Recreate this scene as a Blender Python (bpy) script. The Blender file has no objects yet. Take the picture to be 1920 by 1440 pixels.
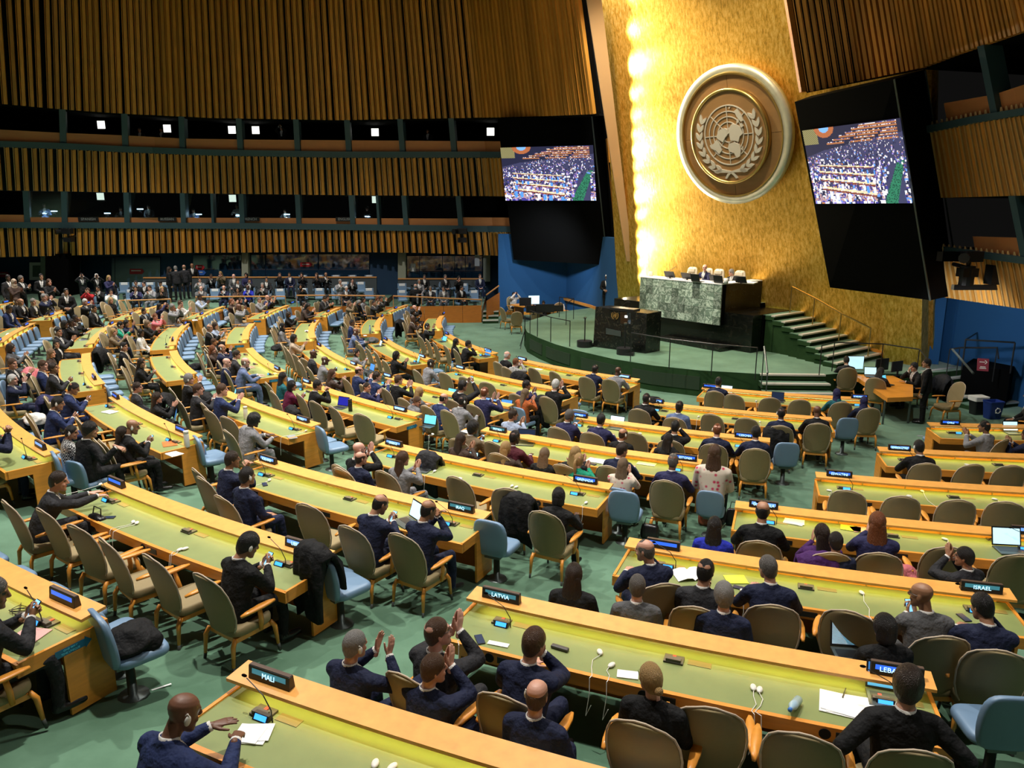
import bpy, bmesh, math, random
import numpy as np
from mathutils import Vector, Matrix, Euler, kdtree
random.seed(11)
sc = bpy.context.scene
COL = sc.collection
PI = math.pi
# ------------------------------------------------------------------ camera
F, PIT, HC = 1400.0, 0.228, 5.6214
cam_d = bpy.data.cameras.new('camera'); cam = bpy.data.objects.new('camera', cam_d); COL.objects.link(cam)
cam.location = (0, 0, HC); cam.rotation_euler = (PI/2 - PIT, 0, 0)
cam_d.sensor_fit = 'HORIZONTAL'; cam_d.sensor_width = 36; cam_d.lens = F/1920*36
cam_d.clip_start = .2; cam_d.clip_end = 300
sc.camera = cam
# ------------------------------------------------------------------ exposure
sc.view_settings.view_transform = 'Standard'; sc.view_settings.look = 'None'
sc.view_settings.exposure = 0.2; sc.view_settings.gamma = 1.0
sc.view_settings.use_curve_mapping = False
# ------------------------------------------------------------------ ambient of the hall
w = bpy.data.worlds.new('world'); sc.world = w; w.use_nodes = True
w.node_tree.nodes['Background'].inputs[0].default_value = (1.0, 0.95, 0.9, 1)
w.node_tree.nodes['Background'].inputs[1].default_value = 0.004
# ------------------------------------------------------------------ lights of the hall
def lamp(name, kind, loc, target, power, color=(1, .93, .83), size=.5, spot=None, blend=.6, sy=None):
    d = bpy.data.lights.new(name, kind); o = bpy.data.objects.new(name, d); COL.objects.link(o)
    o.location = loc; d.energy = power; d.color = color
    o.rotation_euler = (Vector(target)-Vector(loc)).to_track_quat('-Z', 'Y').to_euler()
    if kind == 'AREA':
        d.size = size
        if sy: d.shape = 'RECTANGLE'; d.size_y = sy
    if kind == 'SPOT': d.spot_size = math.radians(spot); d.spot_blend = blend; d.shadow_soft_size = size
    return o
WHITE = (1.0, .95, .88)
CEIL = [(-2, 7, 15.5, 5200), (5, 12, 15.5, 3000), (-9, 14, 15.5, 6800), (-4, 22, 15.5, 7000), (-15, 26, 15.5, 9500),
        (-10, 35, 15, 6500), (3, 30, 15.5, 5200), (-21, 35, 15, 7500), (7, 3, 15.0, 1600), (1, 17, 15.5, 3200)]
for i, (x, y, z, e) in enumerate(CEIL):
    lamp('ceiling_downlight', 'SPOT', (x, y, z), (x*.95, y, 0), e, WHITE, .16, 105, .8)
lamp('added_wall_fill', 'SPOT', (11.2, 19.5, 3.0), (15.0, 22.8, 1.4), 260, (.85, .92, 1.0), .2, 100, .9)  # added light that brightens the right blue wall, no fixture there
lamp('added_wall_fill', 'SPOT', (.5, 35.5, 4.6), (2.6, 41.3, 2.4), 800, (.85, .92, 1.0), .2, 100, .9)  # added light that brightens the blue wall left of the stage
lamp('podium_spot', 'SPOT', (-1, 20, 14), (6.8, 27.8, 3.2), 3600, (1, .96, .9), .15, 17, .5)
lamp('ceiling_light_panel', 'AREA', (-6, 20, 16), (-6, 20, 0), 420, (.95, .97, 1.0), 14, sy=22)
# ------------------------------------------------------------------ geometry of the place
q_S, q_S2 = 0.026494, 0.0030110
CX, CY = 11.9201, 33.6402                                     # centre of the arcs of desks
ROW = {0: 31.82, 1: 29.547, 2: 27.263, 3: 24.969, 4: 22.697, 5: 20.37, 6: 17.812, 7: 15.229}
LED = 0.88
def zc(r):
    u = max(min(r, 34.5)-15.229, 0.0); return q_S*u+q_S2*u*u
def floor_z(x, y):
    z = zc(math.hypot(x-CX, y-CY))
    t = min(max((y-32.5)/2.0, 0), 1)*min(max((-x-2)/4, 0), 1)
    cap = 0.8
    return z*(1-t)+min(z, cap)*t
def ray(x, y):
    a = (x-960)/F; b = -(y-720)/F; cp, sp = math.cos(PIT), math.sin(PIT)
    return Vector((a, cp+sp*b, -sp+cp*b))
def hit(x, y, h=0.0):
    """the place on the sloping floor (plus h) seen at a point of the photograph"""
    d = ray(x, y); t = 5.0
    for i in range(120):
        X = d*t; z = floor_z(X.x, X.y)+h
        t = .5*t+.5*(z-HC)/d.z
    return Vector((d.x*t, d.y*t, HC+d.z*t))
def onz(x, y, z):
    d = ray(x, y); t = (z-HC)/d.z
    return Vector((d.x*t, d.y*t, z))
def onplane(x, y, P, N):
    d = ray(x, y); o = Vector((0, 0, HC)); P = Vector(P); N = Vector(N)
    return o+d*(N.dot(P-o)/N.dot(d))
def atY(x, y, Y):
    d = ray(x, y); return Vector((0, 0, HC))+d*(Y/d.y)
def pol(r, deg): return Vector((CX+r*math.cos(math.radians(deg)), CY+r*math.sin(math.radians(deg)), 0))
def topol(v): return math.hypot(v.x-CX, v.y-CY), math.degrees(math.atan2(v.y-CY, v.x-CX)) % 360
# ------------------------------------------------------------------ materials
MATS = {}
def node_mat(name): 
    m = bpy.data.materials.new(name); m.use_nodes = True; return m, m.node_tree.nodes, m.node_tree.links, m.node_tree.nodes['Principled BSDF']
def mat(name, col, rough=.6, metal=0, var=0.0, scale=8, bump=0.0, bscale=60, bdist=.02, emit=None, estr=0, stretch=(1, 1, 1), spec=.5, coat=0, objvar=0.0, wcoord='Object', alpha=None, trans=0):
    if name in MATS: return MATS[name]
    m, n, l, b = node_mat(name)
    b.inputs['Base Color'].default_value = (*col, 1); b.inputs['Roughness'].default_value = rough; b.inputs['Metallic'].default_value = metal
    b.inputs['Specular IOR Level'].default_value = spec
    if coat: b.inputs['Coat Weight'].default_value = coat
    if trans: b.inputs['Transmission Weight'].default_value = trans
    tc = n.new('ShaderNodeTexCoord'); mp = n.new('ShaderNodeMapping'); mp.inputs['Scale'].default_value = stretch
    l.new(tc.outputs[wcoord], mp.inputs[0])
    src = None
    if var:
        t = n.new('ShaderNodeTexNoise'); t.inputs['Scale'].default_value = scale; t.inputs['Detail'].default_value = 4
        l.new(mp.outputs[0], t.inputs['Vector'])
        r = n.new('ShaderNodeMix'); r.data_type = 'RGBA'
        r.inputs[6].default_value = (*[c*(1-var) for c in col], 1); r.inputs[7].default_value = (*[min(c*(1+var), 1) for c in col], 1)
        l.new(t.outputs[0], r.inputs[0]); src = r.outputs[2]
    if objvar:
        oi = n.new('ShaderNodeObjectInfo'); h = n.new('ShaderNodeHueSaturation')
        mr = n.new('ShaderNodeMapRange'); mr.inputs[3].default_value = 1-objvar; mr.inputs[4].default_value = 1+objvar
        l.new(oi.outputs['Random'], mr.inputs[0]); l.new(mr.outputs[0], h.inputs['Value'])
        if src: l.new(src, h.inputs['Color'])
        else: h.inputs['Color'].default_value = (*col, 1)
        src = h.outputs[0]
    if src: l.new(src, b.inputs['Base Color'])
    if bump:
        t = n.new('ShaderNodeTexNoise'); t.inputs['Scale'].default_value = bscale; t.inputs['Detail'].default_value = 3
        l.new(mp.outputs[0], t.inputs['Vector'])
        bp = n.new('ShaderNodeBump'); bp.inputs['Strength'].default_value = bump; bp.inputs['Distance'].default_value = bdist
        l.new(t.outputs[0], bp.inputs['Height']); l.new(bp.outputs[0], b.inputs['Normal'])
    if emit is not None:
        b.inputs['Emission Color'].default_value = (*emit, 1); b.inputs['Emission Strength'].default_value = estr
    MATS[name] = m; return m
def wood(name, col, rough=.42, coat=.15, s=1.0):
    return mat(name, col, rough, var=.28, scale=3*s, stretch=(1.2, 1.2, 9), coat=coat, bump=.06, bscale=20)
M_WOOD = wood('honey_wood', (.72, .285, .035))
M_LEDGE = mat('ledge_wood', (.83, .385, .085), .4, var=.22, scale=5, stretch=(2, 2, 2), coat=.2)
M_PANEL = wood('panel_wood', (.46, .15, .02))
M_CHAIRW = mat('chair_wood', (.72, .29, .04), .38, var=.2, scale=12, coat=.2)
M_LEATHER = mat('green_leather', (.205, .25, .078), .55, var=.12, scale=5, bump=.1, bscale=240)
M_BEIGE = mat('beige_upholstery', (.265, .205, .098), .75, var=.06, scale=30, bump=.15, bscale=300, objvar=.08)
M_PIPE = mat('beige_piping', (.5, .40, .29), .6)
M_BLUEV = mat('blue_vinyl', (.155, .25, .37), .42, var=.06, scale=8, objvar=.06)
M_STEEL = mat('grey_metal', (.10, .12, .115), .4, metal=.6)
M_DARKTIP = mat('dark_ferrule', (.05, .055, .05), .5)
M_BLACK = mat('black_plastic', (.012, .012, .013), .4)
M_BLACKM = mat('black_matte', (.0022, .0022, .0022), .85, spec=.05)
M_WHITE = mat('white_plastic', (.72, .70, .64), .4)
M_PAPER = mat('white_paper', (.80, .80, .79), .8)
M_TEAL = mat('teal_frame_paint', (.052, .105, .125), .5, var=.1, scale=2)
M_BRASS = mat('brass', (.55, .38, .13), .35, metal=.9)
M_STRIP = mat('ledge_light', (1, .9, .3), .5, emit=(1.0, .86, .27), estr=7.0)
M_LCD = mat('lcd_blue', (.02, .05, .3), .3, emit=(.03, .16, .9), estr=.9)
M_LCD2 = mat('lcd_teal', (.02, .1, .12), .3, emit=(.05, .22, .28), estr=.7)
M_LCDB = mat('lcd_pale_blue', (.1, .2, .5), .3, emit=(.14, .33, .85), estr=1.1)
M_LETTER = mat('lcd_letters', (.5, .8, 1), .5, emit=(.45, .80, 1.0), estr=1.5)
M_CARPET = None
def carpet(name, col, col2, sheen=.3):
    m, n, l, b = node_mat(name)
    tc = n.new('ShaderNodeTexCoord'); t1 = n.new('ShaderNodeTexNoise'); t1.inputs['Scale'].default_value = .9; t1.inputs['Detail'].default_value = 6; t1.inputs['Roughness'].default_value = .65
    l.new(tc.outputs['Object'], t1.inputs['Vector'])
    mx = n.new('ShaderNodeMix'); mx.data_type = 'RGBA'; mx.inputs[6].default_value = (*col, 1); mx.inputs[7].default_value = (*col2, 1)
    cr = n.new('ShaderNodeMapRange'); cr.inputs[1].default_value = .35; cr.inputs[2].default_value = .65
    l.new(t1.outputs[0], cr.inputs[0]); l.new(cr.outputs[0], mx.inputs[0]); l.new(mx.outputs[2], b.inputs['Base Color'])
    t2 = n.new('ShaderNodeTexNoise'); t2.inputs['Scale'].default_value = 260; l.new(tc.outputs['Object'], t2.inputs['Vector'])
    bp = n.new('ShaderNodeBump'); bp.inputs['Strength'].default_value = .25; bp.inputs['Distance'].default_value = .01
    l.new(t2.outputs[0], bp.inputs['Height']); l.new(bp.outputs[0], b.inputs['Normal'])
    b.inputs['Roughness'].default_value = .95; b.inputs['Specular IOR Level'].default_value = .1; b.inputs['Sheen Weight'].default_value = sheen
    return m
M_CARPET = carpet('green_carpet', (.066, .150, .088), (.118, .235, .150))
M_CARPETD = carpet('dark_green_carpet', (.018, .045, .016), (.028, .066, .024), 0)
# ------------------------------------------------------------------ mesh helpers
class MB:
    def __init__(s): s.v = []; s.f = []; s.m = []; s.mi = 0
    def face(s, idx): s.f.append(idx); s.m.append(s.mi)
    def box(s, c, size, rz=0, M=None):
        n = len(s.v); cx, cy, cz = c; a, b, h = size[0]/2, size[1]/2, size[2]/2
        co, si = math.cos(rz), math.sin(rz)
        for dz in (-h, h):
            for dx, dy in ((-a, -b), (a, -b), (a, b), (-a, b)):
                p = Vector((cx+dx*co-dy*si, cy+dx*si+dy*co, cz+dz)); s.v.append(M @ p if M else p)
        for q in ((0, 3, 2, 1), (4, 5, 6, 7), (0, 1, 5, 4), (1, 2, 6, 5), (2, 3, 7, 6), (3, 0, 4, 7)): s.face([n+i for i in q])
        return s
    def hexa(s, p):       # 8 points, bottom four then top four
        n = len(s.v); s.v += [Vector(q) for q in p]
        for q in ((0, 3, 2, 1), (4, 5, 6, 7), (0, 1, 5, 4), (1, 2, 6, 5), (2, 3, 7, 6), (3, 0, 4, 7)): s.face([n+i for i in q])
        return s
    def quad(s, *p): n = len(s.v); s.v += [Vector(q) for q in p]; s.face(list(range(n, n+len(p)))); return s
    def loft(s, rings, cap=True, close=True):
        n = len(s.v); k = len(rings[0])
        for r in rings: s.v += [Vector(p) for p in r]
        for i in range(len(rings)-1):
            for j in range(k if close else k-1):
                a = n+i*k+j; b = n+i*k+(j+1) % k; s.face([a, b, b+k, a+k])
        if cap and close:
            s.face([n+j for j in range(k)][::-1]); s.face([n+(len(rings)-1)*k+j for j in range(k)])
        return s
    def tube(s, pts, rad, k=8):
        pts = [Vector(p) for p in pts]; rad = rad if isinstance(rad, (list, tuple)) else [rad]*len(pts)
        rings = []; prev = None
        for i, p in enumerate(pts):
            t = (pts[min(i+1, len(pts)-1)]-pts[max(i-1, 0)])
            t = t.normalized() if t.length > 1e-9 else Vector((0, 0, 1))
            if prev is None: a = Vector((0, 0, 1)) if abs(t.z) < .9 else Vector((1, 0, 0))
            else: a = prev
            u = (a-t*a.dot(t)).normalized(); v = t.cross(u); prev = u
            rings.append([p+(u*math.cos(2*PI*j/k)+v*math.sin(2*PI*j/k))*rad[i] for j in range(k)])
        return s.loft(rings)
    def cyl(s, c, r, h, k=16, r2=None):
        r2 = r if r2 is None else r2; c = Vector(c)
        return s.loft([[c+Vector((r*math.cos(2*PI*j/k), r*math.sin(2*PI*j/k), 0)) for j in range(k)],
                       [c+Vector((r2*math.cos(2*PI*j/k), r2*math.sin(2*PI*j/k), h)) for j in range(k)]])
    def ell(s, c, r, k=12, m=8, M=None):
        c = Vector(c); rings = []
        for i in range(m+1):
            a = PI*(i+.02)/(m+.04)-PI/2; rr = math.cos(a)
            ring = [Vector((r[0]*rr*math.cos(2*PI*j/k), r[1]*rr*math.sin(2*PI*j/k), r[2]*math.sin(a))) for j in range(k)]
            rings.append([c+(M @ p if M else p) for p in ring])
        return s.loft(rings)
    def mesh(s, name, mats, smooth=False, bevel=0):
        me = bpy.data.meshes.new(name); me.from_pydata([tuple(v) for v in s.v], [], s.f)
        for m in (mats if isinstance(mats, (list, tuple)) else [mats]): me.materials.append(m)
        if any(s.m): me.polygons.foreach_set('material_index', s.m)
        if smooth: me.polygons.foreach_set('use_smooth', [True]*len(me.polygons))
        me.validate()
        return me
def obj(name, me, parent=None, M=None, kind=None, label=None):
    o = bpy.data.objects.new(name, me); COL.objects.link(o)
    if parent is not None: o.parent = parent
    if M is not None: o.matrix_basis = M
    if kind: o['kind'] = kind
    if label: o['label'] = label
    return o
def tag(o, label, cat, group=None):
    o['label'] = label; o['category'] = cat
    if group: o['group'] = group
    return o
def thing(name, label, cat, M=None, group=None):
    return tag(obj(name, None, None, M), label, cat, group)
def TR(loc, rz=0, s=1.0, rx=0): return Matrix.Translation(Vector(loc)) @ Matrix.Rotation(rz, 4, 'Z') @ Matrix.Rotation(rx, 4, 'X') @ Matrix.Diagonal((s, s, s, 1))
def sub(me, lv=1):
    """subdivided copy of a mesh"""
    o = bpy.data.objects.new('t', me); COL.objects.link(o); md = o.modifiers.new('s', 'SUBSURF'); md.levels = lv
    dg = bpy.context.evaluated_depsgraph_get(); m2 = bpy.data.meshes.new_from_object(o.evaluated_get(dg)); bpy.data.objects.remove(o)
    m2.polygons.foreach_set('use_smooth', [True]*len(m2.polygons)); return m2
def bev(me, w_=.006, seg=2):
    o = bpy.data.objects.new('t', me); COL.objects.link(o); md = o.modifiers.new('s', 'BEVEL'); md.width = w_; md.segments = seg; md.limit_method = 'ANGLE'
    dg = bpy.context.evaluated_depsgraph_get(); m2 = bpy.data.meshes.new_from_object(o.evaluated_get(dg)); bpy.data.objects.remove(o)
    return m2
# ================================================================== the hall: floor and stage
mb = MB(); k = 120; rs = [0, 2, 4, 6, 8, 10, 12, 14, 15.23]+[15.23+.75*i for i in range(1, 60)]
for r in rs:
    for j in range(k):
        a = 2*PI*j/k; x, y = CX+r*math.cos(a), CY+r*math.sin(a); mb.v.append(Vector((x, y, floor_z(x, y)-.002)))
for i in range(len(rs)-1):
    for j in range(k): a = i*k+j; b = i*k+(j+1) % k; mb.face([a, b, b+k, a+k])
obj('floor', mb.mesh('floor', M_CARPET, True), kind='structure', label='green carpet floor sloping down towards the stage')
SZ = .82
edge = [(.75, 33.2), (.52, 31.6), (.62, 30.0), (1.04, 28.6), (1.6, 27.2), (2.4, 25.75), (3.4, 24.35), (4.5, 23.3), (5.8, 22.55), (7.45, 22.05)]
right = [(9.45, 21.95), (10.4, 22.3), (11.8, 22.0), (13.4, 22.4), (15.2, 23.2), (17.5, 25)]
back = [(17.5, 40), (4.6, 40), (4.0, 37.8), (2.2, 36.2)]
def slab(name, pts, z0, z1, mt, ms, **k_):
    m_ = MB(); n = len(pts); m_.v = [Vector((*p, z0)) for p in pts]+[Vector((*p, z1)) for p in pts]
    m_.face([n+i for i in range(n)]); m_.mi = 1
    for i in range(n): j = (i+1) % n; m_.face([i, j, n+j, n+i])
    return obj(name, m_.mesh(name, [mt, ms]), **k_)
M_STEPW = mat('step_nosing', (.62, .60, .54), .35, metal=.2)
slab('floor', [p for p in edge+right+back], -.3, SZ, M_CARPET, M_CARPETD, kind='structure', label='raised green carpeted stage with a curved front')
stage_front = thing('stage_skirting', 'dark green ventilation panels set in the curved stage front', 'vent')
def along(poly, s):
    d = 0
    for a, b in zip(poly, poly[1:]):
        a, b = Vector(a), Vector(b); L = (b-a).length
        if d+L >= s: return a+(b-a)*((s-d)/L), (b-a).normalized()
        d += L
    return b, (b-a).normalized()
M_VENT = mat('dark_vent', (.014, .032, .012), .7)
for s0, s1 in ((3.6, 5.0), (5.4, 7.2), (7.9, 9.8), (10.3, 12.6)):
    m_ = MB(); pts = []
    for i in range(7):
        p, d = along(edge, s0+(s1-s0)*i/6); nn = Vector((d.y, -d.x)) ; nn = -nn if nn.dot(Vector((CX, CY))-p) > 0 else nn
        p = p+nn*.02; pts.append([(p.x, p.y, .2), (p.x, p.y, .62), (p.x-nn.x*.05, p.y-nn.y*.05, .62), (p.x-nn.x*.05, p.y-nn.y*.05, .2)])
    m_.loft(pts); obj('vent_panel', m_.mesh('vent_panel', M_VENT), stage_front)
# steps in front of the stage, by its near corner
def step(parent, a, b, z, depth, back_dir, nos=.05):
    """a tread between a and b (nosing line), reaching back"""
    a, b, d = Vector((*a, 0)), Vector((*b, 0)), Vector((*back_dir, 0)).normalized()*depth
    m_ = MB(); m_.hexa([a+Vector((0, 0, z-.16)), b+Vector((0, 0, z-.16)), b+d+Vector((0, 0, z-.16)), a+d+Vector((0, 0, z-.16)),
                        a+Vector((0, 0, z-.045)), b+Vector((0, 0, z-.045)), b+d+Vector((0, 0, z)), a+d+Vector((0, 0, z))])
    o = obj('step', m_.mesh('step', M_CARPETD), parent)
    e = Vector((*back_dir, 0)).normalized(); m_ = MB()
    m_.hexa([a-e*.03+Vector((0, 0, z-.045)), b-e*.03+Vector((0, 0, z-.045)), b+e*.12+Vector((0, 0, z-.045)), a+e*.12+Vector((0, 0, z-.045)),
             a-e*.03+Vector((0, 0, z+.004)), b-e*.03+Vector((0, 0, z+.004)), b+e*.12+Vector((0, 0, z+.006)), a+e*.12+Vector((0, 0, z+.006))])
    obj('nosing', m_.mesh('nosing', M_STEPW), o)
    m_ = MB(); m_.hexa([a+e*.12+Vector((0, 0, z-.03)), b+e*.12+Vector((0, 0, z-.03)), b+d+Vector((0, 0, z-.03)), a+d+Vector((0, 0, z-.03)),
             a+e*.12+Vector((0, 0, z+.003)), b+e*.12+Vector((0, 0, z+.003)), b+d+Vector((0, 0, z+.003)), a+d+Vector((0, 0, z+.003))])
    obj('tread', m_.mesh('tread', M_CARPET), o)
    return o
st = thing('stage_steps', 'short flight of green carpeted steps with pale nosings up to the stage front', 'steps')
for i in range(4):
    z = SZ-.205*i; dy = -.36*i
    step(st, (7.5-.03*i, 22.02+dy), (9.42+.02*i, 21.92+dy), z, .4, (0, 1))
st = thing('stage_steps', 'narrow carpeted steps beside the black platform, under the blue wall', 'steps')
for i in range(5):
    z = SZ-.17*i
    a = Vector((12.6, 22.35))+Vector((.28, -.62)).normalized()*.42*i; b = a+Vector((1.35+.16*i, .62))
    step(st, a, b, z, .5, (-.28, .62))
# wide stair along the golden wall
GU = Vector((.613, -.79, 0)).normalized(); GN = Vector((GU.y, -GU.x, 0)); GB = Vector((12.5, 24.5, SZ))   # wall direction, normal, foot
GT = .25; GUP = (GN*GT+Vector((0, 0, 1))); GNN = GU.cross(GUP).normalized()
if GNN.dot(GN) < 0: GNN = -GNN
PZ = 2.10
st = thing('stage_staircase', 'green carpeted stair with pale nosings climbing along the golden wall', 'steps')
for i in range(8):
    z = SZ+.16*(i+1)
    s0 = -.15-.40*i                     # distance along the wall from its foot, up the stair
    a = GB+GU*s0+GN*.02; wd = 2.15+.14*max(0, 5-i) if i < 6 else 2.1
    b = a+GN*wd
    step(st, (b.x, b.y), (a.x, a.y), z, .46 if i < 7 else 3.0, (-GU.x, -GU.y))
m_ = MB()
for i in range(8):
    z = SZ+.16*(i+1); s0 = -.15-.40*i; wd = 2.15+.14*max(0, 5-i) if i < 6 else 2.1
    a = GB+GU*s0; b = a+GN*(wd-.02); c = b-GU*(.46 if i < 7 else 3.0); d = a-GU*(.46 if i < 7 else 3.0)
    m_.hexa([(p.x, p.y, SZ) for p in (a, b, c, d)]+[(p.x, p.y, z-.05) for p in (a, b, c, d)])
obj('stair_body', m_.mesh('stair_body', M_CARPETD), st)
# upper platform
P = lambda s, n: (GB+GU*s+GN*n)
slab('floor', [(p.x, p.y) for p in (P(-3.3, .0), P(-3.3, 2.2), P(-9.0, 2.2), P(-9.0, 0))], SZ, PZ, M_CARPET, M_BLACKM, kind='structure', label='upper platform behind the marble desk')
# ================================================================== golden wall and its emblem
def gold():
    m, n, l, b = node_mat('gold_leaf')
    tc = n.new('ShaderNodeTexCoord'); mp = n.new('ShaderNodeMapping'); mp.inputs['Scale'].default_value = (9, 9, 2.6); l.new(tc.outputs['Object'], mp.inputs[0])
    t = n.new('ShaderNodeTexNoise'); t.inputs['Scale'].default_value = 1.3; t.inputs['Detail'].default_value = 12; t.inputs['Roughness'].default_value = .78; l.new(mp.outputs[0], t.inputs['Vector'])
    cr = n.new('ShaderNodeValToRGB'); cr.color_ramp.elements[0].position = .36; cr.color_ramp.elements[0].color = (.42, .22, .022, 1)
    cr.color_ramp.elements[1].position = .50; cr.color_ramp.elements[1].color = (.82, .47, .075, 1)
    e = cr.color_ramp.elements.new(.62); e.color = (.97, .68, .21, 1)
    l.new(t.outputs[0], cr.inputs[0]); l.new(cr.outputs[0], b.inputs['Base Color'])
    t2 = n.new('ShaderNodeTexNoise'); t2.inputs['Scale'].default_value = .35; t2.inputs['Detail'].default_value = 3; l.new(tc.outputs['Object'], t2.inputs['Vector'])
    mr = n.new('ShaderNodeMapRange'); mr.inputs[3].default_value = .34; mr.inputs[4].default_value = .50; l.new(t2.outputs[0], mr.inputs[0]); l.new(mr.outputs[0], b.inputs['Roughness'])
    b.inputs['Metallic'].default_value = .85
    bp = n.new('ShaderNodeBump'); bp.inputs['Strength'].default_value = .35; bp.inputs['Distance'].default_value = .03; l.new(t.outputs[0], bp.inputs['Height']); l.new(bp.outputs[0], b.inputs['Normal'])
    return m
M_GOLD = gold()
GBL = GB+GU*(-12.5)
m_ = MB()
def gp(s, h, d=0): s = s+.125*max(h, 0)*(L1-s)/(L1-L0); return GB+GU*s+GUP*h+GNN*d
L0, L1, H1 = -12.35, 1.35, 15.5
for i in range(10):
    s0 = L0+(L1-L0)*i/10; s1 = L0+(L1-L0)*(i+1)/10
    for j in range(6):
        h0 = -1+(H1+1)*j/6; h1 = -1+(H1+1)*(j+1)/6; m_.quad(gp(s0, h0), gp(s1, h0), gp(s1, h1), gp(s0, h1))
m_.hexa([gp(L0, -1, -.4), gp(L1, -1, -.4), gp(L1, -1, -.3), gp(L0, -1, -.3), gp(L0, H1, -.4), gp(L1, H1, -.4), gp(L1, H1, -.3), gp(L0, H1, -.3)])
obj('wall_gold', m_.mesh('wall_gold', M_GOLD), kind='structure', label='gilded wall behind the podium, streaked gold leaf')
m_ = MB(); m_.hexa([gp(.15, 0, .02), gp(1.35, 0, .02), gp(1.35, 0, .5), gp(.15, 0, .5), gp(.15, 6, .02), gp(1.35, 6, .02), gp(1.35, 6, .35), gp(.15, 6, .35)])
obj('wall_gold_return', m_.mesh('wall_gold_return', M_GOLD), kind='structure', label='narrow gilded return at the foot of the stair')
# wooden skirting along stair
m_ = MB()
for a, b, za, zb in ((1.35, .0, SZ, SZ), (0, -3.1, SZ, PZ), (-3.1, -5.6, PZ, PZ)):
    A, B = GB+GU*a, GB+GU*b
    for P_, z_ in ((0, 0),):
        m_.hexa([(A.x, A.y, za), (A.x+GN.x*.07, A.y+GN.y*.07, za), (B.x+GN.x*.07, B.y+GN.y*.07, zb), (B.x, B.y, zb),
                 (A.x, A.y, za+.15), (A.x+GN.x*.07, A.y+GN.y*.07, za+.15), (B.x+GN.x*.07, B.y+GN.y*.07, zb+.15), (B.x, B.y, zb+.15)])
obj('baseboard_gold', m_.mesh('baseboard_gold', M_WOOD), kind='structure')
vt = thing('floor_grille', 'low wooden framed floor grille at the foot of the golden wall', 'vent')
m_ = MB(); A = GB+GU*-4.7+GN*.1+Vector((0, 0, PZ-SZ)); rzg = math.atan2(GU.y, GU.x)
m_.box((A.x, A.y, PZ+.17), (1.35, .12, .34), rzg); obj('frame', m_.mesh('frame', M_WOOD), vt)
m_ = MB(); A2 = A+GN*.065; m_.box((A2.x, A2.y, PZ+.17), (1.1, .02, .16), rzg); obj('grille', m_.mesh('grille', M_BLACKM), vt)
# emblem
EC = onplane(1385, 251, GB, GNN)
ES = 2.30
EM = Matrix((( GU.x, GUP.normalized().x, GNN.x, EC.x), (GU.y, GUP.normalized().y, GNN.y, EC.y), (GU.z, GUP.normalized().z, GNN.z, EC.z), (0, 0, 0, 1)))
em = thing('wall_emblem', 'large round bronze emblem with silver world map and olive branches on the gold wall', 'emblem', EM)
M_SILV = mat('silver_rim', (.70, .70, .60), .35, metal=.45, var=.25, scale=3)
M_BRZ = mat('bronze_panel', (.33, .19, .085), .42, metal=.25, var=.22, scale=1.4, stretch=(1, 3, 1))
M_MAPS = mat('map_silver', (.60, .58, .56), .5, metal=.2)
def disc(r0, r1, z0, z1, k=72):
    m_ = MB(); rg = []
    for (r, z) in ((r0, z0), (r1, z0), (r1, z1), (r0, z1)): rg.append([(r*math.cos(2*PI*j/k), r*math.sin(2*PI*j/k), z) for j in range(k)])
    rg.append(rg[0]); m_.loft(rg, cap=False); return m_
def pan(r, z0, z1, k=72): m_ = MB(); m_.cyl((0, 0, z0), r, z1-z0, k); return m_
obj('mount', pan(2.0, -.3, .3).mesh('mount', M_BRZ), em)
obj('rim', disc(2.06, 2.33, .25, .50).mesh('rim', M_SILV, True), em)
obj('gold_ring', disc(2.02, 2.07, .30, .52).mesh('gold_ring', M_BRASS), em)
# bronze field cut in quarter panels
for q in range(4):
    m_ = MB(); a0 = q*PI/2+PI/2+.004; rg = []
    for i in range(13):
        a = a0+(PI/2-.008)*i/12; rg.append([(r*math.cos(a), r*math.sin(a), z) for r, z in ((1.56, .3), (2.03, .3), (2.03, .42), (1.56, .42))])
    m_.loft(rg); obj('field_panel', m_.mesh('field_panel', M_BRZ), em)
obj('inner_ring', disc(1.51, 1.59, .38, .62).mesh('inner_ring', M_BRASS, True), em)
EMF = obj('map_field', pan(1.53, .3, .56).mesh('map_field', M_BRZ), em)
EMS = Matrix.Translation((0, .06, .12)) @ Matrix.Diagonal((1.10, 1.10, 1, 1))
mg = MB()
ZM = .46
def ring_(r, w_=.012): 
    k = 60; mg.loft([[(rr*math.cos(2*PI*j/k), rr*math.sin(2*PI*j/k), z) for j in range(k)] for rr, z in ((r-w_, ZM-.03), (r-w_, ZM+.005), (r+w_, ZM+.005), (r+w_, ZM-.03))], cap=False)
for r in (.21, .40, .56, .72, .90): ring_(r, .014 if r < .9 else .018)
for k_ in range(8):
    a = k_*PI/4; mg.box((math.cos(a)*.55, math.sin(a)*.55, ZM-.01), (.70, .022, .03), a)
obj('globe_grid', mg.mesh('globe_grid', M_MAPS), EMF, M=EMS)
def flat(polys, z0, z1, name, mtl, par, sc_=1.0, M=None):
    m_ = MB()
    for poly in polys:
        n = len(poly); b = len(m_.v); m_.v += [Vector((x*sc_, y*sc_, z0)) for x, y in poly]+[Vector((x*sc_, y*sc_, z1)) for x, y in poly]
        m_.face([b+n+i for i in range(n)])
        for i in range(n): j = (i+1) % n; m_.face([b+i, b+j, b+n+j, b+n+i])
    return obj(name, m_.mesh(name, mtl), par, M)
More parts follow.
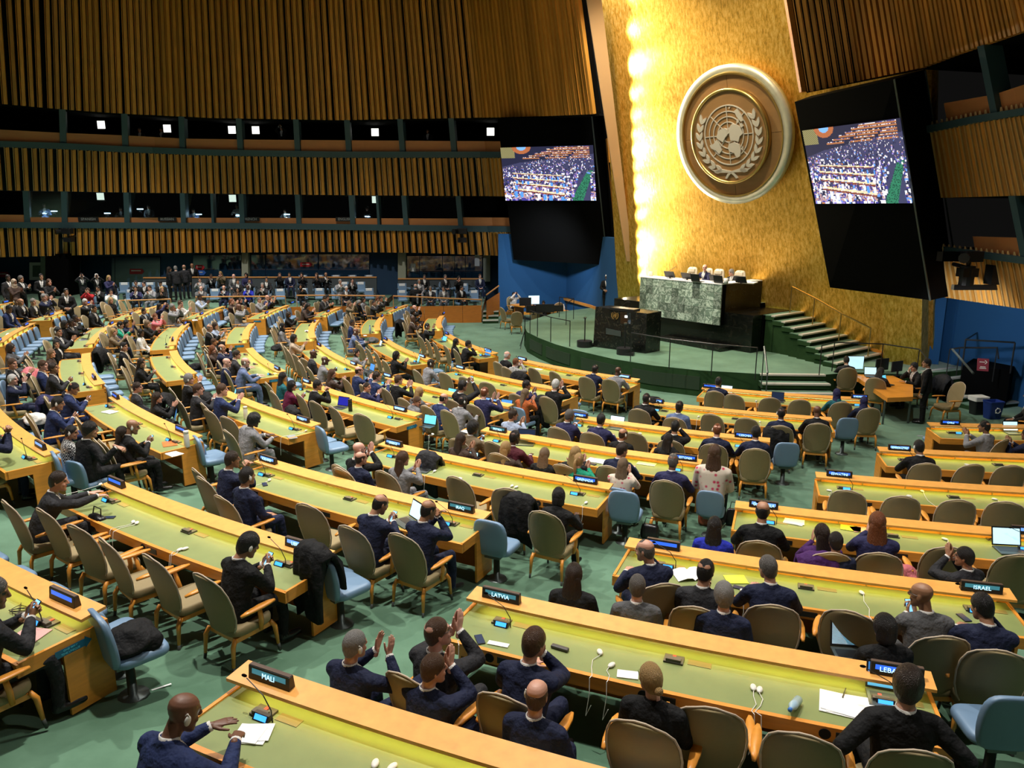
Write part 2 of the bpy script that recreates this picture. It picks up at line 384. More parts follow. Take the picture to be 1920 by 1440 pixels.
land = [  # north-polar map outlines, x right, y up, unit = globe radius 0.9
  [(-.42, .05), (-.30, .20), (-.12, .24), (.02, .17), (-.02, .02), (-.12, -.06), (-.22, -.20), (-.34, -.12), (-.44, -.05)],          # north america
  [(-.58, -.22), (-.45, -.10), (-.36, -.24), (-.28, -.44), (-.40, -.56), (-.52, -.44), (-.70, -.36), (-.74, -.26)],                # south america
  [(.04, .20), (.18, .34), (.36, .30), (.48, .22), (.56, .02), (.44, -.06), (.38, -.22), (.24, -.18), (.08, -.16), (.06, 0)],        # eurasia
  [(.02, -.26), (.20, -.22), (.40, -.30), (.44, -.48), (.40, -.66), (.26, -.72), (.18, -.56), (.00, -.50), (-.04, -.38)],            # africa
  [(.30, .72), (.42, .78), (.56, .56), (.62, .40), (.52, .38), (.38, .54)],                                                       # australia
  [(.46, .30), (.54, .34), (.60, .24), (.52, .20)], [(.36, .40), (.42, .48), (.46, .40), (.40, .34)], [(-.04, .10), (.02, .14), (.06, .08), (0, .04)],
  [(.48, -.40), (.54, -.36), (.52, -.48)], [(.10, .84), (.18, .86), (.14, .80)]]
for pl in land: flat([pl], ZM-.02, ZM+.03, 'land', M_MAPS, EMF, .98, EMS)
def leafp(cx, cy, a, L, w_):
    pts = []
    for t, ww in ((0, 0), (.25, .8), (.55, 1), (.8, .6), (1, 0)): pts.append((t, ww))
    out = [(t*L, ww*w_/2) for t, ww in pts]+[(t*L, -ww*w_/2) for t, ww in pts[-2:0:-1]]
    return [(cx+x*math.cos(a)-y*math.sin(a), cy+x*math.sin(a)+y*math.cos(a)) for x, y in out]
for sd in (-1, 1):
    for i in range(8):
        t = i/7; a = math.radians(-72+t*98); R = 1.10
        cx, cy = sd*R*math.cos(a), -.06+R*math.sin(a)*.98
        tang = a+PI/2
        for off, w_ in ((.42, .11), (-.42, .11)):
            aa = tang+off
            ca = (math.cos(aa)*sd, math.sin(aa)); ang = math.atan2(ca[1], ca[0])
            flat([leafp(cx, cy, ang, .30, w_)], ZM-.02, ZM+.03, 'leaf', M_MAPS, EMF, 1.0, EMS)
    flat([[(sd*.02, -1.10), (sd*.38, -1.02), (sd*.62, -1.05), (sd*.80, -1.00), (sd*.55, -1.14), (sd*.28, -1.14), (sd*.05, -1.15)]], ZM-.02, ZM+.03, 'branch_stem', M_MAPS, EMF, 1.0, EMS)
    flat([[(sd*-.02, -1.10), (sd*.14, -1.18), (sd*.24, -1.32), (sd*.17, -1.34), (sd*.08, -1.23), (sd*-.05, -1.14)]], ZM-.02, ZM+.03, 'branch_end', M_MAPS, EMF, 1.0, EMS)
# lamps that wash the golden wall, in the slot behind the left fin
M_LAMPH = mat('wall_washer_glass', (1, .9, .7), .4, emit=(1.0, .78, .42), estr=60)
for i, h in enumerate([1.9, 2.5, 3.1, 3.7, 4.5, 5.3, 5.9, 6.5, 7.1, 7.7, 8.4, 9.2, 10.2, 11.4, 12.6, 13.8]):
    s = -11.3+.12*h
    p = GB+GU*s+GUP*h+GNN*.55
    l_ = lamp('wall_washer_light', 'SPOT', p, GB+GU*(s+4.8)+GUP*(h-.2)-GNN*.1, 120 if i not in (2, 5, 8, 12, 15) else 420, (1.0, .84, .56), .06, 120, .7)
p = GB+GU*-9+GUP*15+GNN*4; lamp('wall_top_light', 'SPOT', p, GB+GU*-8+GUP*5, 3400, (1, .80, .48), .3, 80, .8)
p = GB+GU*-3+GUP*15+GNN*4; lamp('wall_top_light', 'SPOT', p, GB+GU*-4+GUP*3, 2200, (1, .82, .5), .3, 80, .8)
for i in range(6):
    s = -.4-.42*i*1.0; h = .16*(i+.3)
    p = GB+GU*s+GUP*(h+.08)+GN*.22
    lamp('stair_light', 'SPOT', p, p+GU*-.5+GUP*.9-GN*.25, 9, (1, .8, .4), .02, 70, .8)
M_BLUEW = mat('blue_wall_fabric', (.010, .085, .235), .85, var=.12, scale=.8)
M_CREAM = mat('cream_fin', (.62, .42, .26), .6)
# blue walls: far side of the stage and right side
def vwall(name, pts, z0, z1, m, th=.25, **k_):
    m_ = MB()
    for a, b in zip(pts, pts[1:]):
        A, B = Vector((*a, 0)), Vector((*b, 0)); d = (B-A).normalized(); nn = Vector((-d.y, d.x, 0))*th
        m_.hexa([A+Vector((0, 0, z0)), B+Vector((0, 0, z0)), B+nn+Vector((0, 0, z0)), A+nn+Vector((0, 0, z0)), A+Vector((0, 0, z1)), B+Vector((0, 0, z1)), B+nn+Vector((0, 0, z1)), A+nn+Vector((0, 0, z1))])
    return obj(name, m_.mesh(name, m), kind='structure', **k_)
vwall('wall_blue', [(-.75, 41.3), (3.0, 41.4), (4.1, 37.9), (4.9, 34.5)][::-1], -.2, 4.4, M_BLUEW, -.3, label='blue wall left of the stage')
vwall('baseboard_blue', [(-.75, 41.25), (2.95, 41.35)], -.1, .16, M_WOOD, -.05)
vwall('baseboard_stage', [(2.9, 41.2), (4.02, 37.9), (4.85, 34.5)][::-1], SZ, SZ+.14, M_WOOD, .06)
vwall('wall_blue_right', [(13.4, 23.6), (14.2, 25.0), (14.35, 23.6), (15.2, 21.5), (16.0, 18.0), (16.5, 12), (16.5, 6)], -.2, 4.0, M_BLUEW, -.3, label='blue wall right of the stage')
# ================================================================== slatted walls
def lerp(x, pts):
    if x <= pts[0][0]:
        (x0, y0), (x1, y1) = pts[0], pts[1]; return y0+(y1-y0)*(x-x0)/(x1-x0)
    for (x0, y0), (x1, y1) in zip(pts, pts[1:]):
        if x <= x1: return y0+(y1-y0)*(x-x0)/(x1-x0)
    (x0, y0), (x1, y1) = pts[-2], pts[-1]; return y0+(y1-y0)*(x-x0)/(x1-x0)
def proj(P):
    cp, sp = math.cos(PIT), math.sin(PIT); z = P.z-HC
    yc = P.y*sp+z*cp; zc_ = P.y*cp-z*sp
    return 960+P.x/zc_*F, 720-yc/zc_*F
class Wall:
    def __init__(s, Yc, A, B, zr):
        s.Yc, s.A, s.B, s.zr = Yc, A, B, zr
    def ref(s, x):
        Y = lerp(x, s.Yc)
        # pixel row at which this column of the photograph meets height zr
        lo, hi = -400, 1200
        for _ in range(40):
            m = (lo+hi)/2; P = atY(x, m, Y)
            if P.z > s.zr: lo = m
            else: hi = m
        P = atY(x, lo, Y); return P, Vector((lerp(x, s.A), lerp(x, s.B), 1))
    def at(s, x, curve, d=0):
        """point on the wall line that starts at column x, where it crosses a curve of the photograph; d metres towards the hall"""
        P, D = s.ref(x); lo, hi = -3., 20.
        for _ in range(40):
            m = (lo+hi)/2; X, Yp = proj(P+D*m)
            if Yp > lerp(X, curve): lo = m
            else: hi = m
        return P+D*lo+s.nrm(x)*d
    def nrm(s, x):
        a, _ = s.ref(x-6); b, _ = s.ref(x+6); t = (b-a).normalized(); n = Vector((t.y, -t.x, 0)); return n
    def spaced(s, x0, x1, sp, seed=0, grp=True):
        out = []; x = x0; P, _ = s.ref(x); acc = 0; i = 0; rnd = random.Random(seed); left = 4
        nxt = sp*.5
        while x < x1:
            x2 = x+1.5; Q, _ = s.ref(x2); acc += (Q-P).length
            if acc >= nxt: out.append(x2); acc = 0; left -= 1; nxt = sp*(1+.07*(rnd.random()-.5)); 
            if left == 0: left = rnd.choice((3, 4, 4, 5)); nxt = sp*1.22 if grp else sp
            x, P = x2, Q
        return out
def slatmat(name, col):
    m = mat(name, col, .5, var=.22, scale=1.3, stretch=(3, 3, .6), objvar=.22, bump=.04)
    return m
M_SLAT = slatmat('slat_wood', (.68, .29, .036)); M_SLATR = slatmat('slat_wood_right', (.68, .29, .045))
M_SLATEDGE = mat('slat_edge', (.85, .55, .20), .5)
M_BACK = mat('dark_backing', (.004, .004, .004), .9, spec=.1); M_BACKT = mat('teal_backing', (.008, .015, .015), .8, spec=.1)
M_BOOTHW = mat('booth_wood', (.66, .26, .085), .5, var=.12, scale=2, stretch=(.6, .6, 3))
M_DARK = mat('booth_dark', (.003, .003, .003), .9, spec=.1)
def sheet(W, x0, x1, c0, c1, d, n=30, m=None, name='backing', par=None, th=.06, **k_):
    mb_ = MB(); r = []
    for i in range(n+1):
        x = x0+(x1-x0)*i/n; a, b = W.at(x, c0, d), W.at(x, c1, d); nn = W.nrm(x)*-th
        r.append([a, b, b+nn, a+nn])
    mb_.loft(r); return obj(name, mb_.mesh(name, m), par, **k_)
def slats(W, xs, c0, c1, name, m, backm, width=.165, depth=.17, peaked=False, bx=None, label=None, seed=1):
    par = sheet(W, bx[0], bx[1], c0, c1, 0, 30, backm, name, None, .06, kind='structure', label=label)
    rnd = random.Random(seed)
    for x in xs:
        a, b = W.at(x, c0, .05), W.at(x, c1, .05); n = W.nrm(x); t = Vector((-n.y, n.x, 0))
        t = t if t.x*1 > 0 else -t
        h = width/2; dp = depth*(1+.15*(rnd.random()-.5))
        m_ = MB()
        # front face narrower than back, a second thin lip on one side
        pts = lambda P: [P-t*h, P+t*h, P+t*h+n*dp, P-t*h*.9+n*dp]
        lo, hi = pts(a), pts(b)
        m_.loft([lo, hi])
        m_.mi = 1; e = .02
        m_.loft([[P_-t*(h+.055), P_-t*(h+.055-e), P_-t*(h+.055-e)+n*(dp+.02), P_-t*(h+.055)+n*(dp+.02)] for P_ in (a, b)])
        if peaked:
            D = (b-a).normalized(); pk = .30
            A1, B1 = b-t*(h+.05)+n*dp, b+t*h+n*dp; C = b-t*.03+n*dp*.6+D*pk
            for p, q in ((A1, C), (C, B1)): m_.tube([p, q], .022, 4)
            m_.mi = 0; m_.quad(b-t*h*.7+n*dp*.3, b+t*h*.7+n*dp*.3, C-n*.05)
        obj('slat', m_.mesh('slat', [m, M_SLATEDGE if peaked else m]), par)
    return par
WL = Wall([(-120, 41.5), (0, 42.5), (150, 44), (300, 45), (700, 45.2), (930, 44), (1040, 40), (1170, 34.8)],
          [(-100, .22), (0, .237), (110, .256), (640, .049), (1100, -.168)], [(-100, -.25), (1100, -.25)], 3.1)
U0 = [(-80, 187), (0, 195), (120, 206), (235, 214), (400, 222), (640, 226), (870, 222), (1000, 219), (1125, 214)]
UT = [(-300, -110), (2300, -110)]
MT = [(0, 277), (120, 281), (235, 287), (400, 293), (640, 297), (930, 297)]
MBm = [(0, 357), (240, 361), (480, 364), (640, 366), (930, 368)]
LT = [(0, 428), (240, 429), (480, 430), (640, 432), (950, 436)]
LB = [(-80, 484), (0, 482), (320, 474), (640, 472), (800, 474), (960, 480)]
slats(WL, WL.spaced(-60, 1156, .335, 3), U0, UT, 'wall_left', M_SLAT, M_BACK, bx=(-70, 1165), label='tall upper tier of brown wooden slats on the far wall')
slats(WL, WL.spaced(-40, 985, .345, 5), MBm, MT, 'wall_left', M_SLAT, M_BACKT, peaked=True, bx=(-50, 990), label='middle tier of wooden slats between the two rows of booths')
slats(WL, WL.spaced(-40, 985, .345, 9), LB, LT, 'wall_left', M_SLAT, M_BACKT, peaked=True, bx=(-50, 990), label='lowest tier of wooden slats above the floor')
sh = lambda c, d: [(x, y+d) for x, y in c]
# teal beams above each lower tier
for c in (MT, LT):
    sheet(WL, -50, 990, sh(c, -1), sh(c, -12), .32, 30, M_TEAL, 'trim_1', None, .3, kind='structure')
sheet(WL, -50, 1165, sh(U0, 3), sh(U0, -1), .1, 30, M_BACK, 'trim_2', None, .3, kind='structure')
# booths
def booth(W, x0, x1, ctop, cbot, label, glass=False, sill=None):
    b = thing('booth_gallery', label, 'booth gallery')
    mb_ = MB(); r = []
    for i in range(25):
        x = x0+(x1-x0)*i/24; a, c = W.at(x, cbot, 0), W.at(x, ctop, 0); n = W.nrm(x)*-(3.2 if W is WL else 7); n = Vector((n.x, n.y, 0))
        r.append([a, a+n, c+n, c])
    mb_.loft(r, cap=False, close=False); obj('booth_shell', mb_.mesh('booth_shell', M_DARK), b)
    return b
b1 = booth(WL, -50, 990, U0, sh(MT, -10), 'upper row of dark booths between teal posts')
b2 = booth(WL, -50, 990, MBm, sh(LT, -10), 'lower row of interpreter booths behind glass')
def parapet(W, b, x0, x1, ctop, cbot):
    m_ = MB(); r = []
    for i in range(5):
        x = x0+(x1-x0)*i/4; a, c = W.at(x, cbot, .05), W.at(x, ctop, .05); n = W.nrm(x)*-.15
        r.append([a, c, c+n, a+n])
    m_.loft(r); return obj('parapet_panel', m_.mesh('parapet_panel', M_BOOTHW), b)
def post(W, b, x, ctop, cbot, w_=.30, m=None):
    a, c = W.at(x, cbot, .2), W.at(x, ctop, .2); n = W.nrm(x); t = Vector((-n.y, n.x, 0)); t = t if t.x > 0 else -t
    m_ = MB(); f = lambda P: [P-t*w_/2, P+t*w_/2, P+t*w_/2-n*.5, P-t*w_/2-n*.5]
    m_.loft([f(a), f(c)]); obj('post', m_.mesh('post', m or M_TEAL), b)
PP1 = [(0, 243), (110, 249), (235, 254), (345, 260), (480, 262), (930, 265)]
refx = lambda W, X, c: min(((abs(proj(W.at(x, c))[0]-X), x) for x in np.arange(X-140, X+141, 4)))[1]
posts1 = [118, 236, 345, 450, 558, 655, 755, 850]
px1 = [-60]+[refx(WL, X, PP1) for X in posts1]+[990]
for x in px1[1:-1]: post(WL, b1, x, U0, sh(MT, -10))
for a, c in zip(px1, px1[1:]): parapet(WL, b1, a+6, c-5, PP1, sh(MT, -9))
PP2 = [(-50, 402), (60, 403), (950, 408)]; PP2g = [(-50, 407), (950, 410)]
posts2 = [52, 120, 238, 345, 400, 455, 561, 662, 712, 763, 862]
px2 = [-60]+[refx(WL, X, PP2) for X in posts2]+[990]
for i, x in enumerate(px2[1:-1]): post(WL, b2, x, MBm, sh(LT, -10), .28 if posts2[i] not in (400, 712) else .14)
for i, (a, c) in enumerate(zip(px2, px2[1:])):
    op = i in (0, 11)
    parapet(WL, b2, a+4, c-4, PP2 if op else PP2g, sh(LT, -9))
M_GLASS, n, l, bb = node_mat('booth_glass')
gt = n.new('ShaderNodeBsdfTransparent'); gg = n.new('ShaderNodeBsdfGlossy'); gg.inputs['Roughness'].default_value = .04; gx = n.new('ShaderNodeMixShader'); gx.inputs[0].default_value = .16
gt.inputs[0].default_value = (.72, .80, .78, 1)
l.new(gt.outputs[0], gx.inputs[1]); l.new(gg.outputs[0], gx.inputs[2]); l.new(gx.outputs[0], n['Material Output'].inputs[0])
for i, (a, c) in enumerate(zip(px2, px2[1:])):
    if i in (0, 11): continue
    m_ = MB(); p = [WL.at(a+5, PP2g, .02), WL.at(c-4, PP2g, .02), WL.at(c-4, MBm, -.35), WL.at(a+5, MBm, -.35)]; n_ = WL.nrm((a+c)/2)*-.02
    m_.hexa([p[0], p[1], p[1]+n_, p[0]+n_, p[3], p[2], p[2]+n_, p[3]+n_]); obj('glass_pane', m_.mesh('glass_pane', M_GLASS), b2)
def back_at(W, X, Yp, depth=3.0):
    """point on a booth's back wall"""
    c = [(-100, Yp), (2200, Yp)]
    x = refx(W, X, c); P = W.at(x, c, 0); d = (P-Vector((0, 0, HC))).normalized()
    return P+d*depth, W.nrm(x)
M_LITWIN = mat('lit_window', (1, 1, .95), .5, emit=(1, 1, .92), estr=1.6)
for X, Yp, dpt, lab in ((190, 234, 2.6, 'u'), (315, 241, 2.6, 'u'), (434, 243.5, 2.6, 'u'), (479, 244, 2.6, 'u'), (703, 248, 2.6, 'u'), (919, 247, 2.6, 'u'), (188, 368, 2.6, 'l'), (437, 372, 2.6, 'l'), (703, 374, 2.6, 'l')):
    P, nn = back_at(WL, X, Yp, dpt)
    o = obj('lit_window', None, b1 if lab == 'u' else b2)
    m_ = MB(); m_.box((0, 0, 0), (.42, .04, .42)); o.data if 0 else None
    bpy.data.objects.remove(o)
    o = obj('lit_window', m_.mesh('lit_window', M_LITWIN), b1 if lab == 'u' else b2, Matrix.Translation(P))
    m_ = MB(); m_.box((0, .03, 0), (.5, .04, .5)); obj('window_frame', m_.mesh('window_frame', M_BLACKM), o)
def text(name, s, size, m, parent, M, align='CENTER', ext=.001):
    c = bpy.data.curves.new(name, 'FONT'); c.body = s; c.size = size; c.align_x = align; c.align_y = 'CENTER'; c.extrude = ext
    c.materials.append(m); c.resolution_u = 2
    return obj(name, c, parent, M)
M_GREYTXT = mat('grey_letters', (.35, .38, .36), .5)
for X, s in ((165, 'SPANISH'), (314, 'RUSSIAN'), (470, 'FRENCH'), (647, 'ENGLISH')):
    c = [(-100, 411), (2200, 411)]; x = refx(WL, X, c); P = WL.at(x, c, .12); nn = WL.nrm(x)
    M = Matrix.Translation(P) @ Matrix.Rotation(math.atan2(nn.y, nn.x)+PI/2, 4, 'Z')
    o = tag(obj('language_sign', MB().box((0, 0, 0), (1.05, .04, .24)).mesh('sign', M_BLACK), None, M), 'small black sign reading %s on the lower booth ledge' % s, 'sign', 'language signs on the booths')
    text('lettering', s, .20, M_GREYTXT, o, Matrix.Translation((0, -.025, 0)) @ Matrix.Rotation(PI/2, 4, 'X'))
# interpreters' lamps
M_DESKLAMP = mat('desk_lamp_glow', (.6, .8, 1), .4, emit=(.55, .75, 1), estr=9)
LI = [85, 100, 200, 262, 372, 447, 538, 690]
for X, Yp in ((85, 400), (100, 396), (200, 400), (262, 392), (372, 402), (447, 404), (538, 402), (690, 406)):
    P, nn = back_at(WL, X, Yp, 1.0)
    o = tag(obj('desk_lamp', MB().box((0, 0, 0), (.32, .10, .05)).mesh('lamp', M_DESKLAMP), None, Matrix.Translation(P)), 'small cold bright lamp glowing inside the lower glass booths, '+['leftmost of all', 'second from left', 'behind the SPANISH sign', 'left of the RUSSIAN sign', 'in the narrow bay', 'left of the FRENCH sign', 'left of the ENGLISH sign', 'right of the ENGLISH sign'][LI.index(X)], 'lamp', 'lamps in the lower booths')
    obj('arm', MB().tube([(0, 0, 0), (0, .2, -.3)], .015, 5).mesh('arm', M_BLACK), o)
    lamp('booth_lamp_light', 'POINT', P+Vector((0, -.1, -.12)), P, 6, (.6, .78, 1), .1)
# ------------------------------------------------------------------ right wall
WR = Wall([(1560, 24.7), (1680, 23.8), (1770, 22.5), (1920, 19.7), (2050, 17.5)], [(1560, -.36), (1800, -.34)], [(1560, -.25), (1800, -.07)], 3.1)
RU0 = [(1502, 176), (1737, 128), (1800, 104), (1920, 63), (2000, 36)]
RMT = [(1762, 248), (1840, 232), (1920, 219), (2000, 206)]; RMB = [(1770, 371), (1920, 367), (2000, 365)]
RLT = [(1812, 480), (1920, 494)]; RLB = [(1740, 552), (1770, 556), (1920, 578), (2000, 590)]
slats(WR, WR.spaced(1576, 2190, .19, 3, False), RU0, UT, 'wall_right', M_SLATR, M_BACK, .105, .12, bx=(1572, 2200), label='upper tier of wooden slats right of the golden wall')
xr = refx(WR, 1762, [(0, 300), (2200, 300)])
slats(WR, WR.spaced(xr, 2120, .19, 4, False), RMB, RMT, 'wall_right', M_SLATR, M_BACKT, .105, .12, True, bx=(xr-5, 2130), label='middle tier of wooden slats right of the right-hand screen')
slats(WR, WR.spaced(1755, 2060, .19, 6, False), RLB, RLT, 'wall_right', M_SLATR, M_BACK, .105, .12, True, bx=(1750, 2070), label='lowest wooden slats above the right blue wall')
for c in (RMT, RLT): sheet(WR, xr-8, 2130, sh(c, -1), sh(c, -14), .25, 16, M_TEAL, 'trim_3', None, .25, kind='structure')
b3 = booth(WR, xr-8, 2500, RU0, sh(RMT, -12), 'upper dark booth right of the right-hand screen'); b4 = booth(WR, xr-8, 2500, RMB, sh(RLT, -12), 'lower dark booth at the right edge')
RP1 = [(1765, 195), (1868, 177), (1920, 160)]; RP2 = [(1820, 443), (1920, 446)]
for X in (1870,): post(WR, b3, refx(WR, X, RP1), RU0, sh(RMT, -12), .22)
post(WR, b4, refx(WR, 1925, RP2), RMB, sh(RLT, -12), .22)
a = refx(WR, 1772, RP1); c = refx(WR, 1864, RP1); parapet(WR, b3, a, c, RP1, sh(RMT, -12)); parapet(WR, b3, c+8, 2120, RP1, sh(RMT, -12))
parapet(WR, b4, refx(WR, 1828, RP2), 2100, RP2, sh(RLT, -13))
# ------------------------------------------------------------------ fins
def strip3(name, pl, pr, Ys, m, th, **k_):
    """a board seen between two edge lines of the photograph at given depths (bottom, top)"""
    a, b, c, d = atY(*pl[1], Ys[0]), atY(*pr[1], Ys[0]), atY(*pr[0], Ys[1]), atY(*pl[0], Ys[1])
    off = Vector((0, th, 0)); m_ = MB(); m_.hexa([a, b, b+off, a+off, d, c, c+off, d+off])
    return obj(name, m_.mesh(name, m), **k_)
strip3('trim_4', [(1074, -170), (1175, 490)], [(1107.5, -170), (1187, 490)], (32.9, 29.6), M_CREAM, .12, kind='structure', label='tall pale beige fin beside the golden wall')
strip3('trim_5', [(1447, -170), (1503, 172)], [(1458, -170), (1514, 172)], (24.3, 22.6), M_PANEL, .2, kind='structure', label='dark wooden edge of the right slatted wall')
sw = tag(obj('wall_box', MB().hexa([atY(x, y, Y) for x, y, Y in ((1142, 122, 33.3), (1157, 126, 33.3), (1157, 126, 33.5), (1142, 122, 33.5), (1139, 86, 33.0), (1154, 90, 33.0), (1154, 90, 33.2), (1139, 86, 33.2))]).mesh('wall_box', M_GOLD)), 'small square gilded box high on the wall beside the pale fin', 'box')
# ------------------------------------------------------------------ screens
def crowd_pixels(seed, gx, gy):
    """a wide picture of the hall from above: rows of desks, seats and a crowd"""
    rnd = np.random.RandomState(seed); im = np.zeros((gy, gx, 3)); im[:] = (.02, .02, .05)
    top = lambda u: .80+.17*u                 # upper limit of the audience
    def put(u, v, wu, wv, col):
        x0, x1 = int((u-wu/2)*gx), max(int((u+wu/2)*gx), int((u-wu/2)*gx)+1); y0, y1 = int((v-wv/2)*gy), max(int((v+wv/2)*gy), int((v-wv/2)*gy)+1)
        im[max(y0, 0):min(y1, gy), max(x0, 0):min(x1, gx)] = col
    for y in range(gy):
        for x in range(gx):
            u, v = (x+.5)/gx, (y+.5)/gy
            if v < .55 and u > .62 and abs((u-.96)+(.55-v)*.28) < .03+.06*(.55-v): im[y, x] = (.03, .20, .11) if rnd.rand() < .7 else (.01, .06, .04)
            elif v < top(u)-.12+.2*min(u-.2, 0): im[y, x] = (.05, .05, .12)
            if u < .16 and v > .80: im[y, x] = (.30, .27, .12) if (x+y) % 3 else (.08, .07, .03)
            if (u-.24)**2*1.4+(v-1.0)**2 < .016: im[y, x] = (.42, .13, .05)
            if (u-.24)**2*1.4+(v-1.0)**2 < .004: im[y, x] = (.2, .45, .9)
    for r in range(6):                        # far rows of desks
        v = .80+.035*r
        for b0, b1 in ((.25+.07*r, .44+.06*r), (.50+.04*r, .72+.03*r), (.76+.02*r, .96)):
            put((b0+b1)/2, v, b1-b0, .022, (.40, .15, .06)); 
            for k in range(14): put(b0+(b1-b0)*rnd.rand(), v+.012, .01, .008, (.8, .75, .75) if rnd.rand() < .6 else (.1, .08, .3))
    N = 1500
    vs = np.sort(rnd.rand(N)**1.25)[::-1]*.80
    for v in vs:                              # people and chairs, larger towards the bottom
        u = rnd.rand(); s = (.008+.030*(1-v/.8)**1.3)
        if v > .62+.35*u: continue
        if v < .5 and u > .80+.10*v-(.5-v)*.1 and u < .96: continue
        c = [(.9, .88, .95), (.06, .05, .30), (.02, .02, .06), (.12, .30, .75), (.75, .70, .72), (.30, .22, .65), (.55, .20, .06)][rnd.choice(7, p=[.26, .22, .22, .10, .10, .08, .02])]
        put(u, v, s*.8, s*1.5, c)
        if c[2] > .25 and c[0] < .5: put(u, v+s*1.1, s*.4, s*.6, (.5, .3, .28))
    for r, (v0, sl) in enumerate(((.16, -.20), (.28, -.17), (.38, -.14), (.47, -.11))):       # near rows of desks sloping down to the right
        s = 1-.17*r
        for k in range(160):
            u = .12+.56*k/160; v = v0-sl*0+(sl)*(u-.3)+.04
            put(u, v, .008, .028*s, (.78, .68, .42)); put(u, v-.030*s, .008, .02*s, (.22, .05, .03))
        for k in range(9):
            u = .14+.065*k+.01*r; v = v0+sl*(u-.3)-.06*s
            if rnd.rand() < .55: put(u, v, .034*s, .10*s, (.10, .32, .85) if rnd.rand() < .6 else (.88, .82, .85))
    return im
def screen(front, back, img, label, seed, Yf):
    s = thing('video_screen', label, 'screen')
    f = [atY(x, y, Y) for (x, y), Y in front]; o = thing  # TL TR BR BL
    b = [atY(x, y, Y) for (x, y), Y in back]
    m_ = MB(); m_.hexa([f[3], f[2], b[2], b[3], f[0], f[1], b[1], b[0]]); obj('cabinet', m_.mesh('cabinet', M_BLACKM), s)
    N = (f[1]-f[0]).cross(f[3]-f[0]).normalized(); N = -N if N.y > 0 else N
    q = [onplane(x, y, f[0]+N*.03, N) for x, y in img]
    gx, gy = 150, 96; im = crowd_pixels(seed, gx, gy)
    m_ = MB()
    for j in range(gy+1):
        for i in range(gx+1):
            u, v = i/gx, j/gy; m_.v.append((q[3]*(1-u)+q[2]*u)*(1-v)+(q[0]*(1-u)+q[1]*u)*v)
    for j in range(gy):
        for i in range(gx): a = j*(gx+1)+i; m_.face([a, a+1, a+gx+2, a+gx+1])
    M_, n, l, bb = node_mat('screen_picture'); at = n.new('ShaderNodeAttribute'); at.attribute_name = 'picture'
    bb.inputs['Base Color'].default_value = (0, 0, 0, 1); bb.inputs['Roughness'].default_value = .3; l.new(at.outputs['Color'], bb.inputs['Emission Color']); bb.inputs['Emission Strength'].default_value = 1.15
    me = m_.mesh('picture', M_); at_ = me.color_attributes.new('picture', 'FLOAT_COLOR', 'CORNER')
    cols = np.repeat(im.reshape(-1, 3), 4, axis=0); cols = np.concatenate([cols, np.ones((len(cols), 1))], 1).astype(np.float32); at_.data.foreach_set('color', cols.ravel())
    obj('picture', me, s)
    # thin frame line
    m_ = MB(); m_.tube([f[1]+N*.02, f[2]+N*.02], .03, 4); obj('edge_trim', m_.mesh('edge_trim', M_STEEL), s)
    return s
screen([((933, 222), 39.5), ((1110, 216), 35.8), ((1140, 497), 36.8), ((963, 487), 40.6)], [((950, 222), 42), ((1131, 213), 37.5), ((1160, 493), 38.5), ((975, 485), 43)],
       [(938, 277), (1112, 272), (1118, 376), (948, 376)], 'large black screen showing the crowd, hanging left of the golden wall', 5, 0)
screen([((1490, 191), 23.2), ((1678, 148), 20.0), ((1745, 563), 21.2), ((1556, 539), 24.2)], [((1520, 180), 24.5), ((1735, 130), 21.6), ((1792, 553), 22.6), ((1580, 535), 25)],
       [(1504, 245), (1688, 221), (1711, 381), (1530, 382)], 'large black screen showing the crowd, hanging right of the golden wall', 8, 0)
for i in range(4):
    strip3('trim_6', [(1132+i*6, 214+i*45), (1152+i*8, 492)], [(1135+i*6, 214+i*45), (1155+i*8, 492)], (36.5-.4*i, 35.5-.4*i), M_BLACKM if i % 2 == 0 else M_WOOD, .5, kind='structure')
strip3('trim_7', [(1735, 132), (1800, 548)], [(1736.5, 132), (1802, 548)], (22.2, 21.2), M_STEEL, .05, kind='structure')
# ------------------------------------------------------------------ walls below the slats, at the back of the floor
M_NAVY = mat('navy_wall', (.010, .040, .095), .7)
M_DGLASS = mat('dark_reflective_glass', (.010, .030, .060), .06, spec=1.0, coat=1.0)
YB = 45.8
m_ = MB(); m_.box((-16.6, YB+.15, 1.6), (41, .3, 5.2)); obj('wall_back', m_.mesh('wall_back', M_NAVY), kind='structure', label='dark navy wall at the back of the hall')
def wrect(x0, y0, x1, y1, Y, th=.06):
    a, b, c, d = atY(x0, y1, Y), atY(x1, y1, Y), atY(x1, y0, Y), atY(x0, y0, Y)
    o_ = Vector((0, th, 0)); return MB().hexa([a, b, b+o_, a+o_, d, c, c+o_, d+o_])
gw = thing('glazed_partition', 'dark reflective glass panes at the back of the hall', 'glazing')
for x0, x1, y0, y1 in ((130, 215, 483, 546), (216, 300, 482, 546), (362, 452, 478, 540), (466, 497, 478, 535), (499, 596, 477, 530), (598, 692, 477, 525), (760, 786, 480, 520), (787, 829, 480, 522), (830, 852, 480, 522), (853, 872, 480, 522), (873, 904, 480, 524)):
    obj('glass_pane', wrect(x0, y0, x1, y1, YB-.1).mesh('glass_pane', M_DGLASS), gw)
M_PILL = mat('pale_pillar', (.36, .37, .28), .6)
for x0, x1, y0, y1 in ((453, 465, 474, 538), (746, 761, 472, 522), (906, 919, 478, 528), (76, 85, 476, 524)):
    obj('pillar', wrect(x0, y0, x1, y1, YB-.4, .3).mesh('pillar', M_PILL), kind='structure', label='narrow pale pillar under the slats')
